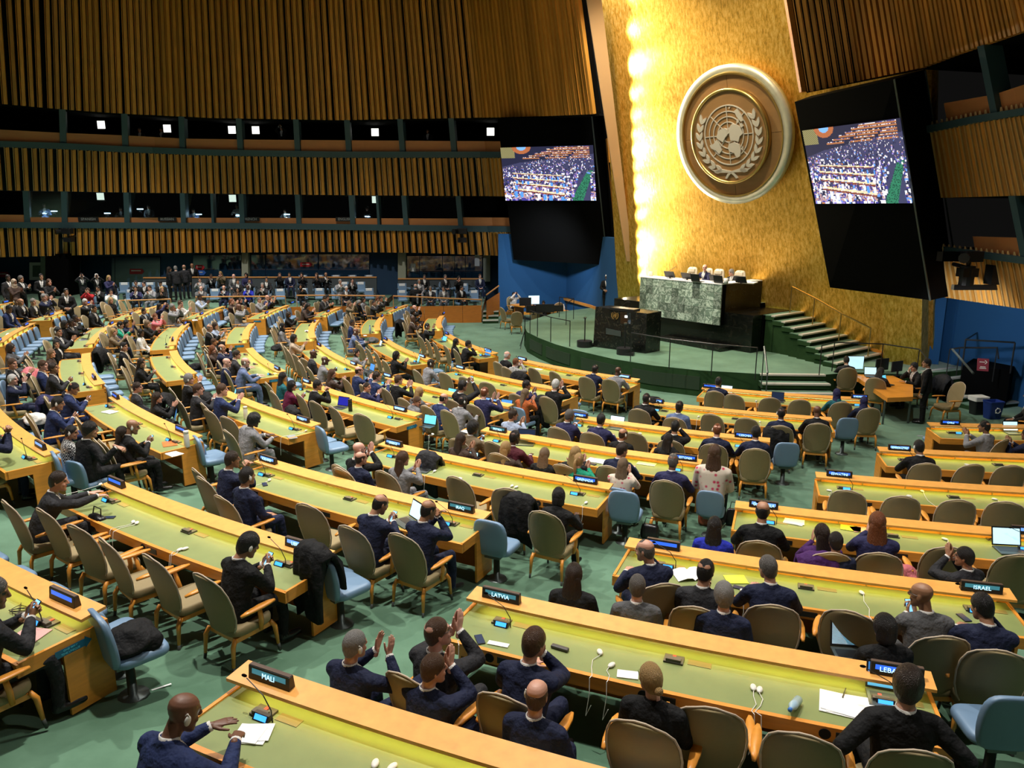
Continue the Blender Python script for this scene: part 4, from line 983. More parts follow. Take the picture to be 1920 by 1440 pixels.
def body_geo(pose):
    if pose in BODY: return BODY[pose]
    lean, twist, RH, LH, stand = POSES[pose]; B0 = bender(lean, twist); up = Vector((0, 0, .42 if stand else 0))
    B = lambda p: B0(p)+up
    s = Src(); tors = [(.44, .175, .135, -.045), (.52, .190, .138, -.045), (.60, .182, .130, -.045), (.70, .178, .126, -.04), (.80, .188, .130, -.03), (.90, .202, .130, -.025), (.97, .200, .116, -.03), (1.02, .165, .094, -.035), (1.055, .105, .070, -.04), (1.08, .062, .055, -.04)]
    rg = []; lab = []
    full = []
    for (z0, a0, b0, c0), (z1, a1, b1, c1) in zip(tors, tors[1:]):
        for t in (0, .2, .4, .6, .8): full.append([x0*(1-t)+x1*t for x0, x1 in zip((z0, a0, b0, c0), (z1, a1, b1, c1))])
    full.append(list(tors[-1]))
    for z, hw, hd, yc in full:
        ring = []
        for j in range(72):
            a = 2*PI*j/72; x = hw*math.copysign(abs(math.cos(a))**.85, math.cos(a)); y = yc+hd*math.copysign(abs(math.sin(a))**.85, math.sin(a))
            ring.append(B((x, y, z))); vw = .012+.062*min(max((z-.74)/.30, 0), 1)
            l = JK
            if math.sin(a) > .3 and abs(x) < vw and z > .74: l = TIE if abs(x) < .017 and z < 1.04 else SH
            lab.append(l)
        rg.append(ring)
    s.rings(rg, lambda i, v: lab[i])
    # skirt of the jacket over the seat, collar
    col = []
    for z, r, yo in ((1.045, .088, -.038), (1.075, .078, -.040), (1.098, .069, -.046), (1.10, .060, -.046)):
        col.append([B((r*1.1*math.cos(a), yo+r*math.sin(a)*.95, z-(.035 if math.sin(a) > 0 else 0)*max(math.sin(a), 0))) for a in [2*PI*j/20 for j in range(20)]])
    s.rings(col, JK)
    arms = []
    for sx, H in ((1, RH), (-1, LH)):
        S = B((sx*.188, -.03, .978)); Wt = Vector(H[0])
        pole = Vector((sx*.75, -.25, -.8))
        El, W = ik(S, Wt, .285, .255, pole)
        s.tube([B((sx*.10, -.03, 1.01)), S, S.lerp(El, .5), El, El.lerp(W, .5), W], [.066, .077, .067, .060, .054, .041], JK)
        arms.append((El, W, H))
    if stand:
        for sx in (-1, 1):
            s.tube([(sx*.09, -.04, .94), (sx*.10, -.02, .72), (sx*.10, -.01, .50), (sx*.10, -.03, .28), (sx*.105, -.03, .09)], [.105, .092, .070, .060, .056], TRO)
            s.tube([(sx*.11, -.05, .045), (sx*.12, .07, .04), (sx*.125, .17, .035)], [.045, .045, .035], SHOE)
    else:
        for sx in (-1, 1):
            s.tube([(sx*.085, -.06, .53), (sx*.10, .12, .535), (sx*.135, .40, .535)], [.10, .088, .066], TRO)
            s.tube([(sx*.135, .40, .525), (sx*.135, .43, .30), (sx*.135, .41, .11)], [.066, .056, .050], TRO)
            s.tube([(sx*.14, .39, .055), (sx*.145, .50, .048), (sx*.15, .60, .042)], [.045, .044, .034], SHOE)
    V, Fc, L = s.build(.0155, 2)
    acc = ([Vector(v) for v in V], list(Fc), list(L))
    for sx, (El, W, H) in zip((1, -1), arms):
        # shirt cuff then hand
        d = (W-El).normalized(); m_ = MB(); m_.tube([W-d*.02, W+d*.026], [.037, .036], 12)
        n = len(acc[0]); acc[0].extend(m_.v); acc[1].extend([tuple(n+i for i in f) for f in m_.f]); acc[2].extend([SH]*len(m_.f))
        y = Vector(H[1]).normalized(); z = -Vector(H[2]); z = (z-y*z.dot(y)).normalized(); x = y.cross(z)
        # thumb side: palms facing each other have thumbs up / towards the middle
        M = Matrix(((x.x, y.x, z.x, 0), (x.y, y.y, z.y, 0), (x.z, y.z, z.z, 0), (0, 0, 0, 1)))
        # a right hand seen palm down has its thumb towards -X
        add_geo(acc, HANDS[H[3]], Matrix.Translation(W+d*.03) @ M, flipx=(sx == 1))
    # shirt collar
    m_ = MB(); m_.loft([[B((r*math.cos(a), -.046+r*math.sin(a), z)) for a in [2*PI*j/18 for j in range(18)]] for r, z in ((.066, 1.06), (.064, 1.104), (.059, 1.106), (.058, 1.06))])
    n = len(acc[0]); acc[0].extend(m_.v); acc[1].extend([tuple(n+i for i in f) for f in m_.f]); acc[2].extend([SH]*len(m_.f))
    neck = B((0, -.045, 1.085)); BODY[pose] = (acc, neck, lean, twist); return BODY[pose]
def head_matrix(pose, yaw, pitch):
    acc, neck, lean, twist = body_geo(pose)
    R = Matrix.Rotation(twist+math.radians(yaw), 4, 'Z') @ Matrix.Rotation(-(lean*.45+math.radians(pitch)), 4, 'X')
    return Matrix.Translation(neck+Vector((0, 0, .0))) @ R @ Matrix.Translation((0, .050, .150))
TEMPL = {}
DUMMY = [bpy.data.materials.new('slot%d' % i) for i in range(8)]
def person_mesh(pose, yaw, pitch):
    key = (pose, yaw, pitch)
    if key in TEMPL: return TEMPL[key]
    acc, neck, lean, twist = body_geo(pose); M = head_matrix(pose, yaw, pitch)
    a2 = (list(acc[0]), list(acc[1]), list(acc[2])); add_geo(a2, HEAD, M)
    me = bpy.data.meshes.new('person'); me.from_pydata([tuple(v) for v in a2[0]], [], a2[1])
    for m in DUMMY: me.materials.append(m)
    me.polygons.foreach_set('material_index', a2[2]); me.polygons.foreach_set('use_smooth', [True]*len(me.polygons)); me.update()
    TEMPL[key] = (me, M); return TEMPL[key]
# ---- hair: closed shells over the skull that dive under the skin outside the hairline
def skull_r(d):
    ax, az = .0765, (.118 if d.z > 0 else .130); ay = .094 if d.y > 0 else .099
    return 1/math.sqrt((d.x/ax)**2+(d.y/ay)**2+(d.z/az)**2)
def shell(fn, seed=0, nz=0.0, k=36, m=26):
    m_ = MB(); rnd_ = random.Random(seed); rg = []
    ph = [rnd_.uniform(0, 6) for _ in range(8)]
    for i in range(m+1):
        th = PI*(i+.01)/(m+.02); ring = []
        for j in range(k):
            a = 2*PI*j/k; d = Vector((math.sin(th)*math.sin(a), math.sin(th)*math.cos(a), math.cos(th)))   # a=0 is the face
            az = abs((math.degrees(a)+180) % 360-180); r = skull_r(d); p = d*r; t = fn(az, p.z, d)
            if t > 0 and nz: t += nz*math.sin(th)*(math.sin(9*a+ph[0]+5*th)*math.sin(7*th+ph[1])+.6*math.sin(19*a+ph[2]-11*th)*math.sin(15*th+ph[3]))
            q = d*(r+t); ring.append((q.x, q.y-.001, q.z))
        rg.append(ring)
    return m_.loft(rg)
def line(az, front, side, back): return front+(side-front)*min(az/75, 1) if az < 75 else side+(back-side)*min((az-75)/75, 1)
def cap(th, front=.058, side=-.006, back=-.085, top=0.012):
    def f(az, z, d):
        l = line(az, front, side, back); e = (z-l)/.016
        return -.02 if e < -1 else -.02+(th+.02)*min((e+1)/1.6, 1)+top*max(d.z, 0)
    return f
def ringf(az, z, d):
    if az < 62: return -.02
    l = line(az, .1, -.012, -.085); e = min((z-l)/.014, (.052-z)/.02)
    return -.02 if e < -1 else -.02+.028*min((e+1)/1.5, 1)
HAIR = {}
def hair_mesh(kind):
    if kind in HAIR: return HAIR[kind]
    if kind == 'short': m_ = shell(cap(.010), 1, .0022)
    elif kind == 'crop': m_ = shell(cap(.0085, .058, -.002, -.08, .006), 2, .0008)
    elif kind == 'full': m_ = shell(cap(.018, .055, -.02, -.095, .014), 3, .004)
    elif kind == 'curly': m_ = shell(cap(.034, .055, -.035, -.09, .016), 4, .006, 44, 34)
    elif kind == 'ring': m_ = shell(ringf, 5, .0008)
    elif kind == 'thin': m_ = shell(lambda az, z, d: cap(.007, .072, -.008, -.085, 0)(az, z, d)-(.010 if d.z > .72 and az > 80 else 0), 6, .001)
    elif kind in ('bob', 'long', 'pony', 'bun'):
        th = {'bob': .024, 'long': .018, 'pony': .010, 'bun': .011}[kind]
        m_ = shell(cap(th, .062, -.05 if kind == 'bob' else (-.03 if kind == 'long' else -.006), -.10, .006), 7, .0025)
        if kind == 'bob':
            rg = []
            for z, w_, b in ((.03, .088, -.112), (-.04, .096, -.118), (-.10, .098, -.108), (-.135, .086, -.09), (-.14, .05, -.07)):
                rg.append([(w_*math.sin(a), -.015+(b+.0)*math.cos(a) if math.cos(a) > 0 else -.015+.045*-math.cos(a), z) for a in [2*PI*j/24 for j in range(24)]])
            m_.loft(rg)
        if kind == 'long':
            rg = []
            for z, w_, y0, y1 in ((.04, .080, -.112, .00), (-.04, .092, -.118, .012), (-.12, .104, -.122, -.005), (-.20, .112, -.140, -.045), (-.30, .112, -.150, -.085), (-.38, .098, -.150, -.105), (-.43, .050, -.140, -.115)):
                rg.append([(w_*math.copysign(abs(math.sin(a))**.8, math.sin(a))*(1+.03*math.sin(7*a+z*20)), (y0+y1)/2-(y1-y0)/2*math.cos(a)+.004*math.sin(11*a), z) for a in [2*PI*j/28 for j in range(28)]])
            m_.loft(rg)
        if kind == 'pony': m_.tube([(0, -.10, .03), (0, -.145, .03), (0, -.165, -.03), (0, -.155, -.12), (0, -.145, -.22), (0, -.14, -.29)], [.02, .024, .03, .034, .026, .008], 12)
        if kind == 'bun': m_.ell((0, -.125, -.035), (.036, .032, .034), 14, 10)
    elif kind == 'scarf':
        m_ = shell(cap(.016, .062, -.12, -.13, .004), 8, .002); rg = []
        for z, w_, y0, y1 in ((-.02, .088, -.108, .07), (-.10, .092, -.104, .098), (-.15, .10, -.115, .09), (-.20, .135, -.135, .07), (-.26, .19, -.15, .06), (-.30, .20, -.15, .05)):
            rg.append([(w_*math.sin(a), (y0+y1)/2-(y1-y0)/2*math.cos(a), z) for a in [2*PI*j/24 for j in range(24)]])
        m_.loft(rg, cap=False)
    elif kind == 'cap':
        m_ = shell(cap(.012, .03, .0, -.04, .012), 9, .0); m_.ell((0, .09, .045), (.06, .06, .008), 14, 6)
    me = m_.mesh('hair_'+kind, []); me = sub(me, 1) if kind not in ('scarf',) else me
    me.polygons.foreach_set('use_smooth', [True]*len(me.polygons)); me.materials.clear(); me.materials.append(DUMMY[0]); HAIR[kind] = me; return me
m_ = MB(); m_.ell((.090, -.004, -.010), (.013, .020, .034), 14, 10); m_.tube([(.095, -.004, .02), (.088, -.012, .035), (.080, -.020, .02)], .004, 6)
EARP = m_.mesh('earpiece', M_WHITE, True)
m_ = MB()
for s_ in (-1, 1): m_.loft([[(s_*.032+.021*math.cos(a)*g, .104, .014+.016*math.sin(a)*g) for a in [2*PI*j/12 for j in range(12)]] for g in (1, .86)], cap=False); m_.tube([(s_*.053, .102, .018), (s_*.076, .05, .020), (s_*.080, .0, .016)], .0025, 5)
m_.tube([(-.011, .106, .018), (.011, .106, .018)], .002, 5); GLASSES = m_.mesh('glasses', M_BLACK)
# ---- people's materials
SKIN = {'l': (.56, .29, .20), 'p': (.62, .34, .26), 'm': (.40, .20, .115), 't': (.30, .145, .075), 'd': (.085, .036, .020), 'b': (.15, .065, .036)}
SKN = {}
for k_, c in SKIN.items(): SKN[k_] = mat('skin_'+k_, c, .48, var=.08, scale=18, bump=.05, bscale=150)
HCOL = {'k': (.010, .009, .009), 'd': (.028, .016, .010), 'n': (.075, .036, .018), 'g': (.24, .23, .215), 'w': (.62, .60, .57), 'y': (.42, .26, .10), 'a': (.18, .055, .018), 'e': (.20, .13, .075), 's': (.12, .11, .10)}
HN = {'k': 'black', 'd': 'dark brown', 'n': 'brown', 'g': 'grey', 'w': 'white', 'y': 'blonde', 'a': 'auburn', 'e': 'light brown', 's': 'dark grey'}
def hair_mat(c):
    return mat('hair_'+c, HCOL[c], .34, var=.6, scale=26, stretch=(7, 7, 1), bump=.9, bscale=30, bdist=.02)
CLO = {'navy': (.008, .012, .038), 'black': (.0045, .0045, .005), 'charcoal': (.019, .019, .022), 'grey': (.085, .085, .088), 'blue': (.014, .025, .085), 'royal': (.01, .02, .33), 'white': (.62, .60, .56), 'pale': (.30, .36, .48), 'light': (.11, .15, .27),
       'beige': (.38, .30, .22), 'maroon': (.07, .008, .015), 'wine': (.10, .006, .035), 'orange': (.38, .09, .02), 'brown': (.05, .03, .022), 'tweed': (.16, .115, .065), 'green': (.01, .26, .15), 'pink': (.52, .14, .16), 'red': (.38, .015, .02), 'purple': (.05, .01, .09), 'indigo': (.018, .018, .065), 'silver': (.20, .20, .21), 'teal': (.01, .10, .12)}
def cloth(c):
    if c == 'plaid' or c == 'floral' or c == 'check' or c == 'stripe':
        if 'cloth_'+c in MATS: return MATS['cloth_'+c]
        m, n, l, b = node_mat('cloth_'+c); tc = n.new('ShaderNodeTexCoord')
        if c == 'floral':
            v = n.new('ShaderNodeTexVoronoi'); v.inputs['Scale'].default_value = 13; l.new(tc.outputs['Object'], v.inputs[0]); r = n.new('ShaderNodeValToRGB'); r.color_ramp.elements[0].color = (.5, .02, .08, 1); r.color_ramp.elements[0].position = .15
            r.color_ramp.elements[1].color = (.60, .52, .42, 1); r.color_ramp.elements[1].position = .38; l.new(v.outputs['Distance'], r.inputs[0]); l.new(r.outputs[0], b.inputs['Base Color'])
        else:
            k = n.new('ShaderNodeTexChecker'); k.inputs['Scale'].default_value = {'plaid': 34, 'check': 60, 'stripe': 20}[c]; k.inputs[1].default_value = (.01, .01, .012, 1); k.inputs[2].default_value = (.5, .5, .48, 1); l.new(tc.outputs['Object'], k.inputs[0]); l.new(k.outputs[0], b.inputs['Base Color'])
        b.inputs['Roughness'].default_value = .9; MATS['cloth_'+c] = m; return m
    m = mat('cloth_'+c, CLO[c], .80, var=.25, scale=6, bump=.9, bscale=9, bdist=.05, spec=.3)
    return m
M_SHIRT = cloth('white'); M_SHOE = mat('black_shoes', (.008, .007, .007), .3); M_EYE = mat('eye_dark', (.03, .02, .015), .3); 
LIPS = mat('lips', (.36, .10, .09), .5)
PW = {'lap': '', 'clap': 'clapping', 'clapw': 'hands apart clapping', 'claph': 'clapping high', 'desk': 'arms on desk', 'write': 'writing', 'phone': 'holding phone', 'photo': 'taking a picture', 'chin': 'hand at mouth', 'clasp': 'hands clasped', 'over': 'arm over neighbouring chair', 'reach': 'reaching forward',
      'akimbo': 'hand on hip', 'gesture': 'hand raised', 'stand': 'standing', 'standdown': 'standing', 'standclap': 'standing clapping', 'standphoto': 'standing taking a picture', 'standlean': 'standing bent forward'}
KW = {'short': 'short %s hair', 'crop': 'cropped %s hair', 'full': 'thick %s hair', 'curly': 'curly %s hair', 'ring': 'bald crown, %s hair', 'thin': 'thinning %s hair', 'bob': '%s bob', 'long': 'long %s hair', 'pony': '%s ponytail', 'bun': '%s hair bun', 'scarf': '%s headscarf', 'cap': '%s cap', 'bald': 'bald head'}
USED = {}
def make_person(origin, rz, hair, hc, skin, top, pose, yaw=0, pitch=0, sc_=1.0, ear=False, where='', trousers=None, glasses=False, extra=None, tie='navy', shirt=None, group='seated delegates', wide=1.0, desc=None):
    yaw = int(round(yaw/15)*15); pitch = int(round(pitch/10)*10)
    me, HM = person_mesh(pose, yaw, pitch)
    M = Matrix.Translation(origin) @ Matrix.Rotation(rz, 4, 'Z') @ Matrix.Diagonal((sc_*wide, sc_, sc_, 1))
    o = obj('person', me, None, M)
    mt = [SKN[skin], cloth(top), cloth(shirt) if shirt else M_SHIRT, cloth(trousers or ('black' if top not in ('navy', 'charcoal', 'grey', 'blue', 'silver', 'light') else top)), M_SHOE, cloth(tie), M_EYE, LIPS if skin in 'lpm' else SKN[skin]]
    if shirt is None and hair in ('long', 'bob', 'pony', 'bun', 'scarf'): mt[5] = mt[2] = cloth(top)
    for i, m in enumerate(mt): sl = o.material_slots[i]; sl.link = 'OBJECT'; sl.material = m
    hd = desc or (KW[hair] % HN.get(hc, hc) if '%s' in KW[hair] else KW[hair])
    base = 'person with %s, %s top' % (hd, {'pale': 'pale blue', 'light': 'light blue', 'tweed': 'tan tweed'}.get(top, top))
    if PW[pose]: base += ', '+PW[pose]
    lb = base+(', '+where if where else '')
    ws = lb.split()
    if len(ws) > 16: lb = ' '.join((base.replace('person with ', '')+', '+where).split()[:16])
    tag(o, lb, 'person', group)
    if hair != 'bald':
        h = obj('headscarf' if hair == 'scarf' else ('cap' if hair == 'cap' else 'hair'), hair_mesh(hair), o, HM)
        hm = cloth(hc) if hair in ('scarf', 'cap') else hair_mat(hc)
        h.material_slots[0].link = 'OBJECT'; h.material_slots[0].material = hm
    if ear: obj('earpiece', EARP, o, HM @ (Matrix.Identity(4) if ear == 1 else Matrix.Diagonal((-1, 1, 1, 1))))
    if glasses: obj('glasses', GLASSES, o, HM)
    if pose in ('phone', 'photo', 'standphoto'):
        c = {'phone': (0, .385, .935), 'photo': (0, .33, 1.33), 'standphoto': (0, .33, 1.69)}[pose]; tl = {'phone': -.75, 'photo': 0.1, 'standphoto': .1}[pose]
        ph = obj('mobile_phone', PHONE, None, M @ Matrix.Translation(c) @ Matrix.Rotation(tl, 4, 'X')); obj('phone_screen', PHSCR, ph)
        tag(ph, 'phone held by '+' '.join(lb.split()[:13]), 'phone', 'phones held in hand')
    return o, HM
PHONE = bev(MB().box((0, 0, 0), (.074, .009, .152)).mesh('phone', M_BLACK), .003)
PHSCR = MB().box((0, -.0055, 0), (.066, .002, .140)).mesh('screen', mat('phone_glow', (.2, .5, .9), .3, emit=(.22, .55, .95), estr=1.1))
PEOPLE = """
343 1336 b bald k b blue write 0 -10 10 1 e
637 1228 u short g l navy clapw -25 -10 0 1 e
797 1268 u short n l navy claph -20 -30 0 1
1001 1312 u ring n l navy lap -5 0 0 1.02 E
820 1186 b crop n p charcoal claph -25 -30 -10 1 g
1001 1206 b short n l navy chin -10 -15 0 1
1220 1272 b bun y l black lap -10 45 0 .94 g
1703 1284 b full d l black akimbo 5 -10 0 1.05
1055 1100 u long d m black lap 5 0 0 .96
1187 1113 u short s p grey lap 10 0 0 .98
1357 1116 u full g l navy lap -5 15 0 1
1664 1188 u bob k m black lap 15 20 0 .94
1210 1032 b thin s l navy chin 30 45 0 1
1323 1071 b crop k m charcoal phone 0 -20 0 1
1440 1065 b short s l navy desk 5 30 0 1
1728 1116 b bald k t grey phone 10 45 0 1 g
1842 1138 b short k m navy chin -10 30 10 1
1333 1006 u long k m royal lap 0 0 0 .94
1430 958 b thin k m black desk 0 0 0 1.04
1541 1000 b long d m purple clap 10 15 0 .92
1567 1016 u short k m navy lap 10 0 0 1
1645 980 b long a l indigo clap 0 0 0 1.04
1811 1047 u short k m charcoal claph 30 30 0 1 g
1723 838 b short k m black desk 0 10 0 1 E
1846 800 b crop k t silver clap 35 10 0 1
1926 815 b short k t navy clap 30 0 0 1
109 902 b short d l charcoal reach -15 -15 0 1
465 1022 b full k m black phone -15 -20 20 1 e
435 862 b short d m navy clasp -20 -15 0 1 g
463 893 b short k m navy lap -15 0 0 1 e
713 945 b thin k m navy phone -15 -15 20 1
803 956 b thin k t navy clasp -15 -15 10 1
651 866 b thin d l navy lap -15 -15 0 1
673 843 b bald n p black claph -20 -20 0 1.02 g
755 860 b long n l silver clap -15 -20 0 .95 g
1039 936 b bob k d black desk -10 10 0 .98
839 832 u long d m brown clap -15 -15 0 .94
914 853 u long y l brown clap -10 -15 0 .94
1000 862 u long e l black gesture -20 0 0 .94
1064 875 u pony y l green clap -15 0 0 .92
1168 872 u long e l floral clap -5 0 0 .92
887 802 b curly k b tweed phone -10 -20 0 .97
965 820 b crop k d maroon desk -10 -10 0 1.02
1079 850 b long y l black clap -15 -15 0 .94
1166 844 b short d l navy desk -10 -30 0 1
1262 865 b crop s b indigo desk 0 0 0 1.03
1340 850 u long n l floral lap 0 0 0 1.12
1068 779 b short s m indigo phone -10 -25 0 1
1127 787 b short k m indigo desk -5 0 0 1
1162 818 u thin d m black lap 0 -30 0 1 e
1243 834 u long k m black clap 0 -10 0 .94
1266 800 b short k m black claph 0 0 0 1
1345 806 b crop a l navy desk 0 0 0 1 E
1417 811 b short k m navy desk 5 0 0 1.02
962 778 u short d m pale clap -20 -30 0 1
968 742 u long e l orange clap -15 -30 0 1.05
1042 721 b short w l black claph -10 0 0 1.06
987 722 b short k t indigo clap -10 -45 0 1
909 736 b crop a p indigo clapw -10 0 0 1
867 724 b short k m black photo -5 -15 0 1
868 752 b crop k d silver desk -15 -20 0 1 e
832 747 b ring k l blue desk -15 -15 10 1
786 735 b long y l grey desk -10 -15 0 .94
782 752 u bun n l silver lap -30 -60 20 .9
747 712 b short n p black clapw -15 -20 0 1
706 706 b short d p blue clap -15 -15 0 1
673 695 b thin d p blue clap -15 -15 0 1
675 727 u crop d l indigo clap -20 -60 0 .98
595 722 b short k m black clasp -20 -20 0 1
600 702 b long n l brown clap -20 -20 0 .94
530 707 b long k m teal lap -20 0 0 .94
547 723 b bob k m wine phone -25 -25 0 .94
476 788 b curly k d silver desk -20 -15 10 .97
416 731 b short n p blue clap -20 -20 0 1
371 730 b short n p charcoal clap -25 -20 0 1
354 711 b full g p black claph -20 -15 0 1 e
246 727 u short d l charcoal lap -30 -20 0 1 g
262 748 u long d l black clap -30 -15 0 .94
248 800 b bald k t black phone -20 -20 10 1 e
229 812 b long d l black lap -20 -15 0 .9
168 806 u full k m black over 15 -30 0 1.06 g
117 812 u bun k m plaid lap -15 -30 10 .95 e
108 756 b short k m blue phone -25 -20 10 1 e g
138 728 b crop k t blue phone -25 -15 20 1
100 690 b short d t charcoal phone -30 -15 -10 1 E
80 685 b short n p blue lap -25 -10 0 1 g
10 712 b short w p navy claph -35 -20 0 1.04 e
23 682 u short n l black clap -35 -30 0 1 g
-18 795 b short k t navy clasp -20 -30 0 1
-14 1112 b short s t charcoal phone -15 -30 10 1
5 652 b bob d m grey clap -20 0 0 .94 g
122 622 b short k m charcoal clap -30 -30 0 1 e
106 645 u short k m black lap -30 -60 0 1
96 662 u long e l brown lap -30 -20 0 .94
133 605 b short k d black chin -30 -30 0 1
141 597 b crop k d black chin -30 -30 0 1
121 608 b bob k d black lap -30 0 0 .96
191 619 b short d m navy clap -30 -20 0 1
208 622 b long y l tweed clap -30 -15 0 .92
219 609 b full k m green clap -30 0 0 .98 e
237 606 b long k m navy claph -20 -20 0 .94
264 624 b bob k d white lap -25 -30 0 .95 e
232 650 b short k m black lap -20 -30 0 1 e
265 680 b long d m black phone -30 -30 0 .94
263 583 b short k m black clap -25 -20 0 .96
276 607 b bob e l black clap -30 -20 0 .94
291 594 b short a l pink claph -30 -30 0 .96
299 574 b long k m indigo photo -20 0 0 .94 g
312 574 b bob n m black clap -20 -20 0 .94
326 581 b long k m black claph -25 -20 0 .94
340 577 b short g m silver claph -25 -20 0 .98 g
361 571 b short n l white clap -30 -20 0 .96
387 558 b short k d pale clap -30 -15 0 1 E
435 565 u pony a l brown claph -25 -20 0 1.02
451 563 b long d l black claph -25 -30 0 .94
468 577 b bald k b silver claph -25 -20 0 1
486 562 b crop s l silver clap -30 -20 0 1
501 558 b bald g l indigo clapw -30 -20 0 1 g
528 560 b short s m black claph -30 -20 0 1
393 615 b thin s m black clap -30 -15 0 1
403 611 b bob d m pale clap -30 -20 0 .95
401 641 u short n t brown lap -30 -20 0 .9
398 655 b long a l brown clap -20 -15 0 .94
416 653 b ring k m navy claph -25 -20 0 1 e
425 680 b bald n p navy lap -20 -15 0 1
444 665 b short d l charcoal desk -25 -15 0 1
460 679 b ring e p light desk -20 -20 0 1.04 e
529 612 b scarf black b silver lap -20 -30 0 .98 e
541 590 b bob d b black clap -25 -15 0 .95
583 572 b short d l charcoal clap -25 -15 -10 1 E
602 575 b long k m brown desk -20 0 10 .94
624 561 b short k m charcoal phone -20 -15 20 1
634 560 b short k l black phone -20 -20 10 1
655 569 u long e l tweed claph -25 -20 0 1.03
673 567 b bob g l black lap -30 -20 20 .95 g
682 562 b long d l silver lap -20 -20 0 .94
701 568 b crop k m charcoal claph -30 -20 0 1
708 560 b long a l black claph -20 -20 0 .94
725 561 b short k m black claph -20 -30 0 1
777 577 b bald n p black claph -25 0 0 1
774 585 b curly k d black clap -20 -20 0 .95
774 598 b bald k d brown clap -25 -20 0 1
660 605 b crop k b blue lap -30 -20 0 1
667 622 b bald k b light desk -25 -20 0 1 e
551 634 b bob k m beige clap -25 -20 0 1
587 664 b bald k d charcoal lap -20 -20 0 1
609 676 b bald k d silver phone -25 -15 0 1 e
664 661 u bob k l silver phone -30 -60 0 .94 e
743 666 b bob k m black clap -15 -15 0 .96
801 612 b short k t black claph -30 -20 0 1 e
855 641 b long k m black lap -20 -15 0 .95
878 645 b short k m black chin -20 -15 0 1
808 681 b crop k d silver desk -15 -30 0 1 e
951 666 b thin w p black lap -10 -10 0 1
967 679 b short a p check claph -10 -10 0 .95
1116 692 b crop k d navy desk 0 -15 0 1
1159 696 b bald k d silver desk 0 -15 0 1 e
1347 716 b short k t navy desk 0 0 0 1
1569 738 b scarf indigo t teal desk 5 10 0 .96
1620 752 b scarf indigo t navy desk 5 0 0 .92
1212 747 b crop k d black desk 0 -15 0 1 e
1274 762 b crop k d light lap 0 -15 0 1
1465 775 b crop k d navy desk 0 0 0 1 E
1532 771 b bald k b black desk 0 0 0 1
30 565 b short n m charcoal lap -20 -20 0 1 e
39 566 b bald n m black lap -20 -20 0 1
46 581 b short k b blue lap -25 -30 20 1
62 566 b short g l black lap -20 -20 0 1
86 557 b short s m charcoal lap -20 -20 20 1
112 560 b short g p navy claph -20 -20 0 1 g
124 562 b short w l black claph -20 -20 0 1
147 559 b short s m navy claph -20 -20 0 1
200 580 b short k t black lap -20 -20 0 1 e
208 563 b long y l black lap -20 -30 0 .94
"""
def parse(t):
    for ln in t.strip().splitlines():
        w_ = ln.split()
        yield dict(x=float(w_[0]), y=float(w_[1]), seat=w_[2], hair=w_[3], hc=w_[4], skin=w_[5], top=w_[6], pose=w_[7], by=float(w_[8]), hy=float(w_[9]), pt=float(w_[10]), sc=float(w_[11]), fl=w_[12:])
def place_from_head(p):
    _, HM = person_mesh(p['pose'], int(round(p['hy']/15)*15), int(round(p['pt']/10)*10)); h = HM.translation*p['sc']
    P = hit(p['x'], p['y'], h.z); rz = heading(P)+math.radians(p['by'])
    for _ in range(2):
        off = Matrix.Rotation(rz, 3, 'Z') @ Vector((h.x, h.y, 0)); O = P-off; O.z = floor_z(O.x, O.y)
        d = ray(p['x'], p['y']); t = (O.z+h.z-HC)/d.z; P = Vector((d.x*t, d.y*t, 0))
        rz = heading(P)+math.radians(p['by'])
    O = P-off; O.z = floor_z(O.x, O.y)
    return O, rz
NEAR = list(parse(PEOPLE)); placed = []
for p in NEAR:
    if p['by'] < 0: p['by'] *= .4
    for _ in range(8):
        O, rz = place_from_head(p); r, a = topol(O); off_ = min((r-ROW[k] for k in ROW), key=abs)
        if p['seat'] == 'u' and off_ > -.42 and p['sc'] > .93: p['sc'] -= .02
        elif p['seat'] == 'b' and .1 < off_ < .72 and p['sc'] < 1.08: p['sc'] += .02
        elif p['seat'] == 'b' and -.66 < off_ <= .1 and p['sc'] > .93: p['sc'] -= .02
        else: break
    if p['seat'] == 'u' and -.42 < off_ < .6: q = pol(r-off_-.42, a); O = Vector((q.x, q.y, floor_z(q.x, q.y))) 
    if p['seat'] == 'b' and -.60 < off_ < .66: q = pol(r-off_+(.70 if off_ > .1 else -.60), a); O = Vector((q.x, q.y, floor_z(q.x, q.y)))
    p['O'], p['rz'] = O, rz
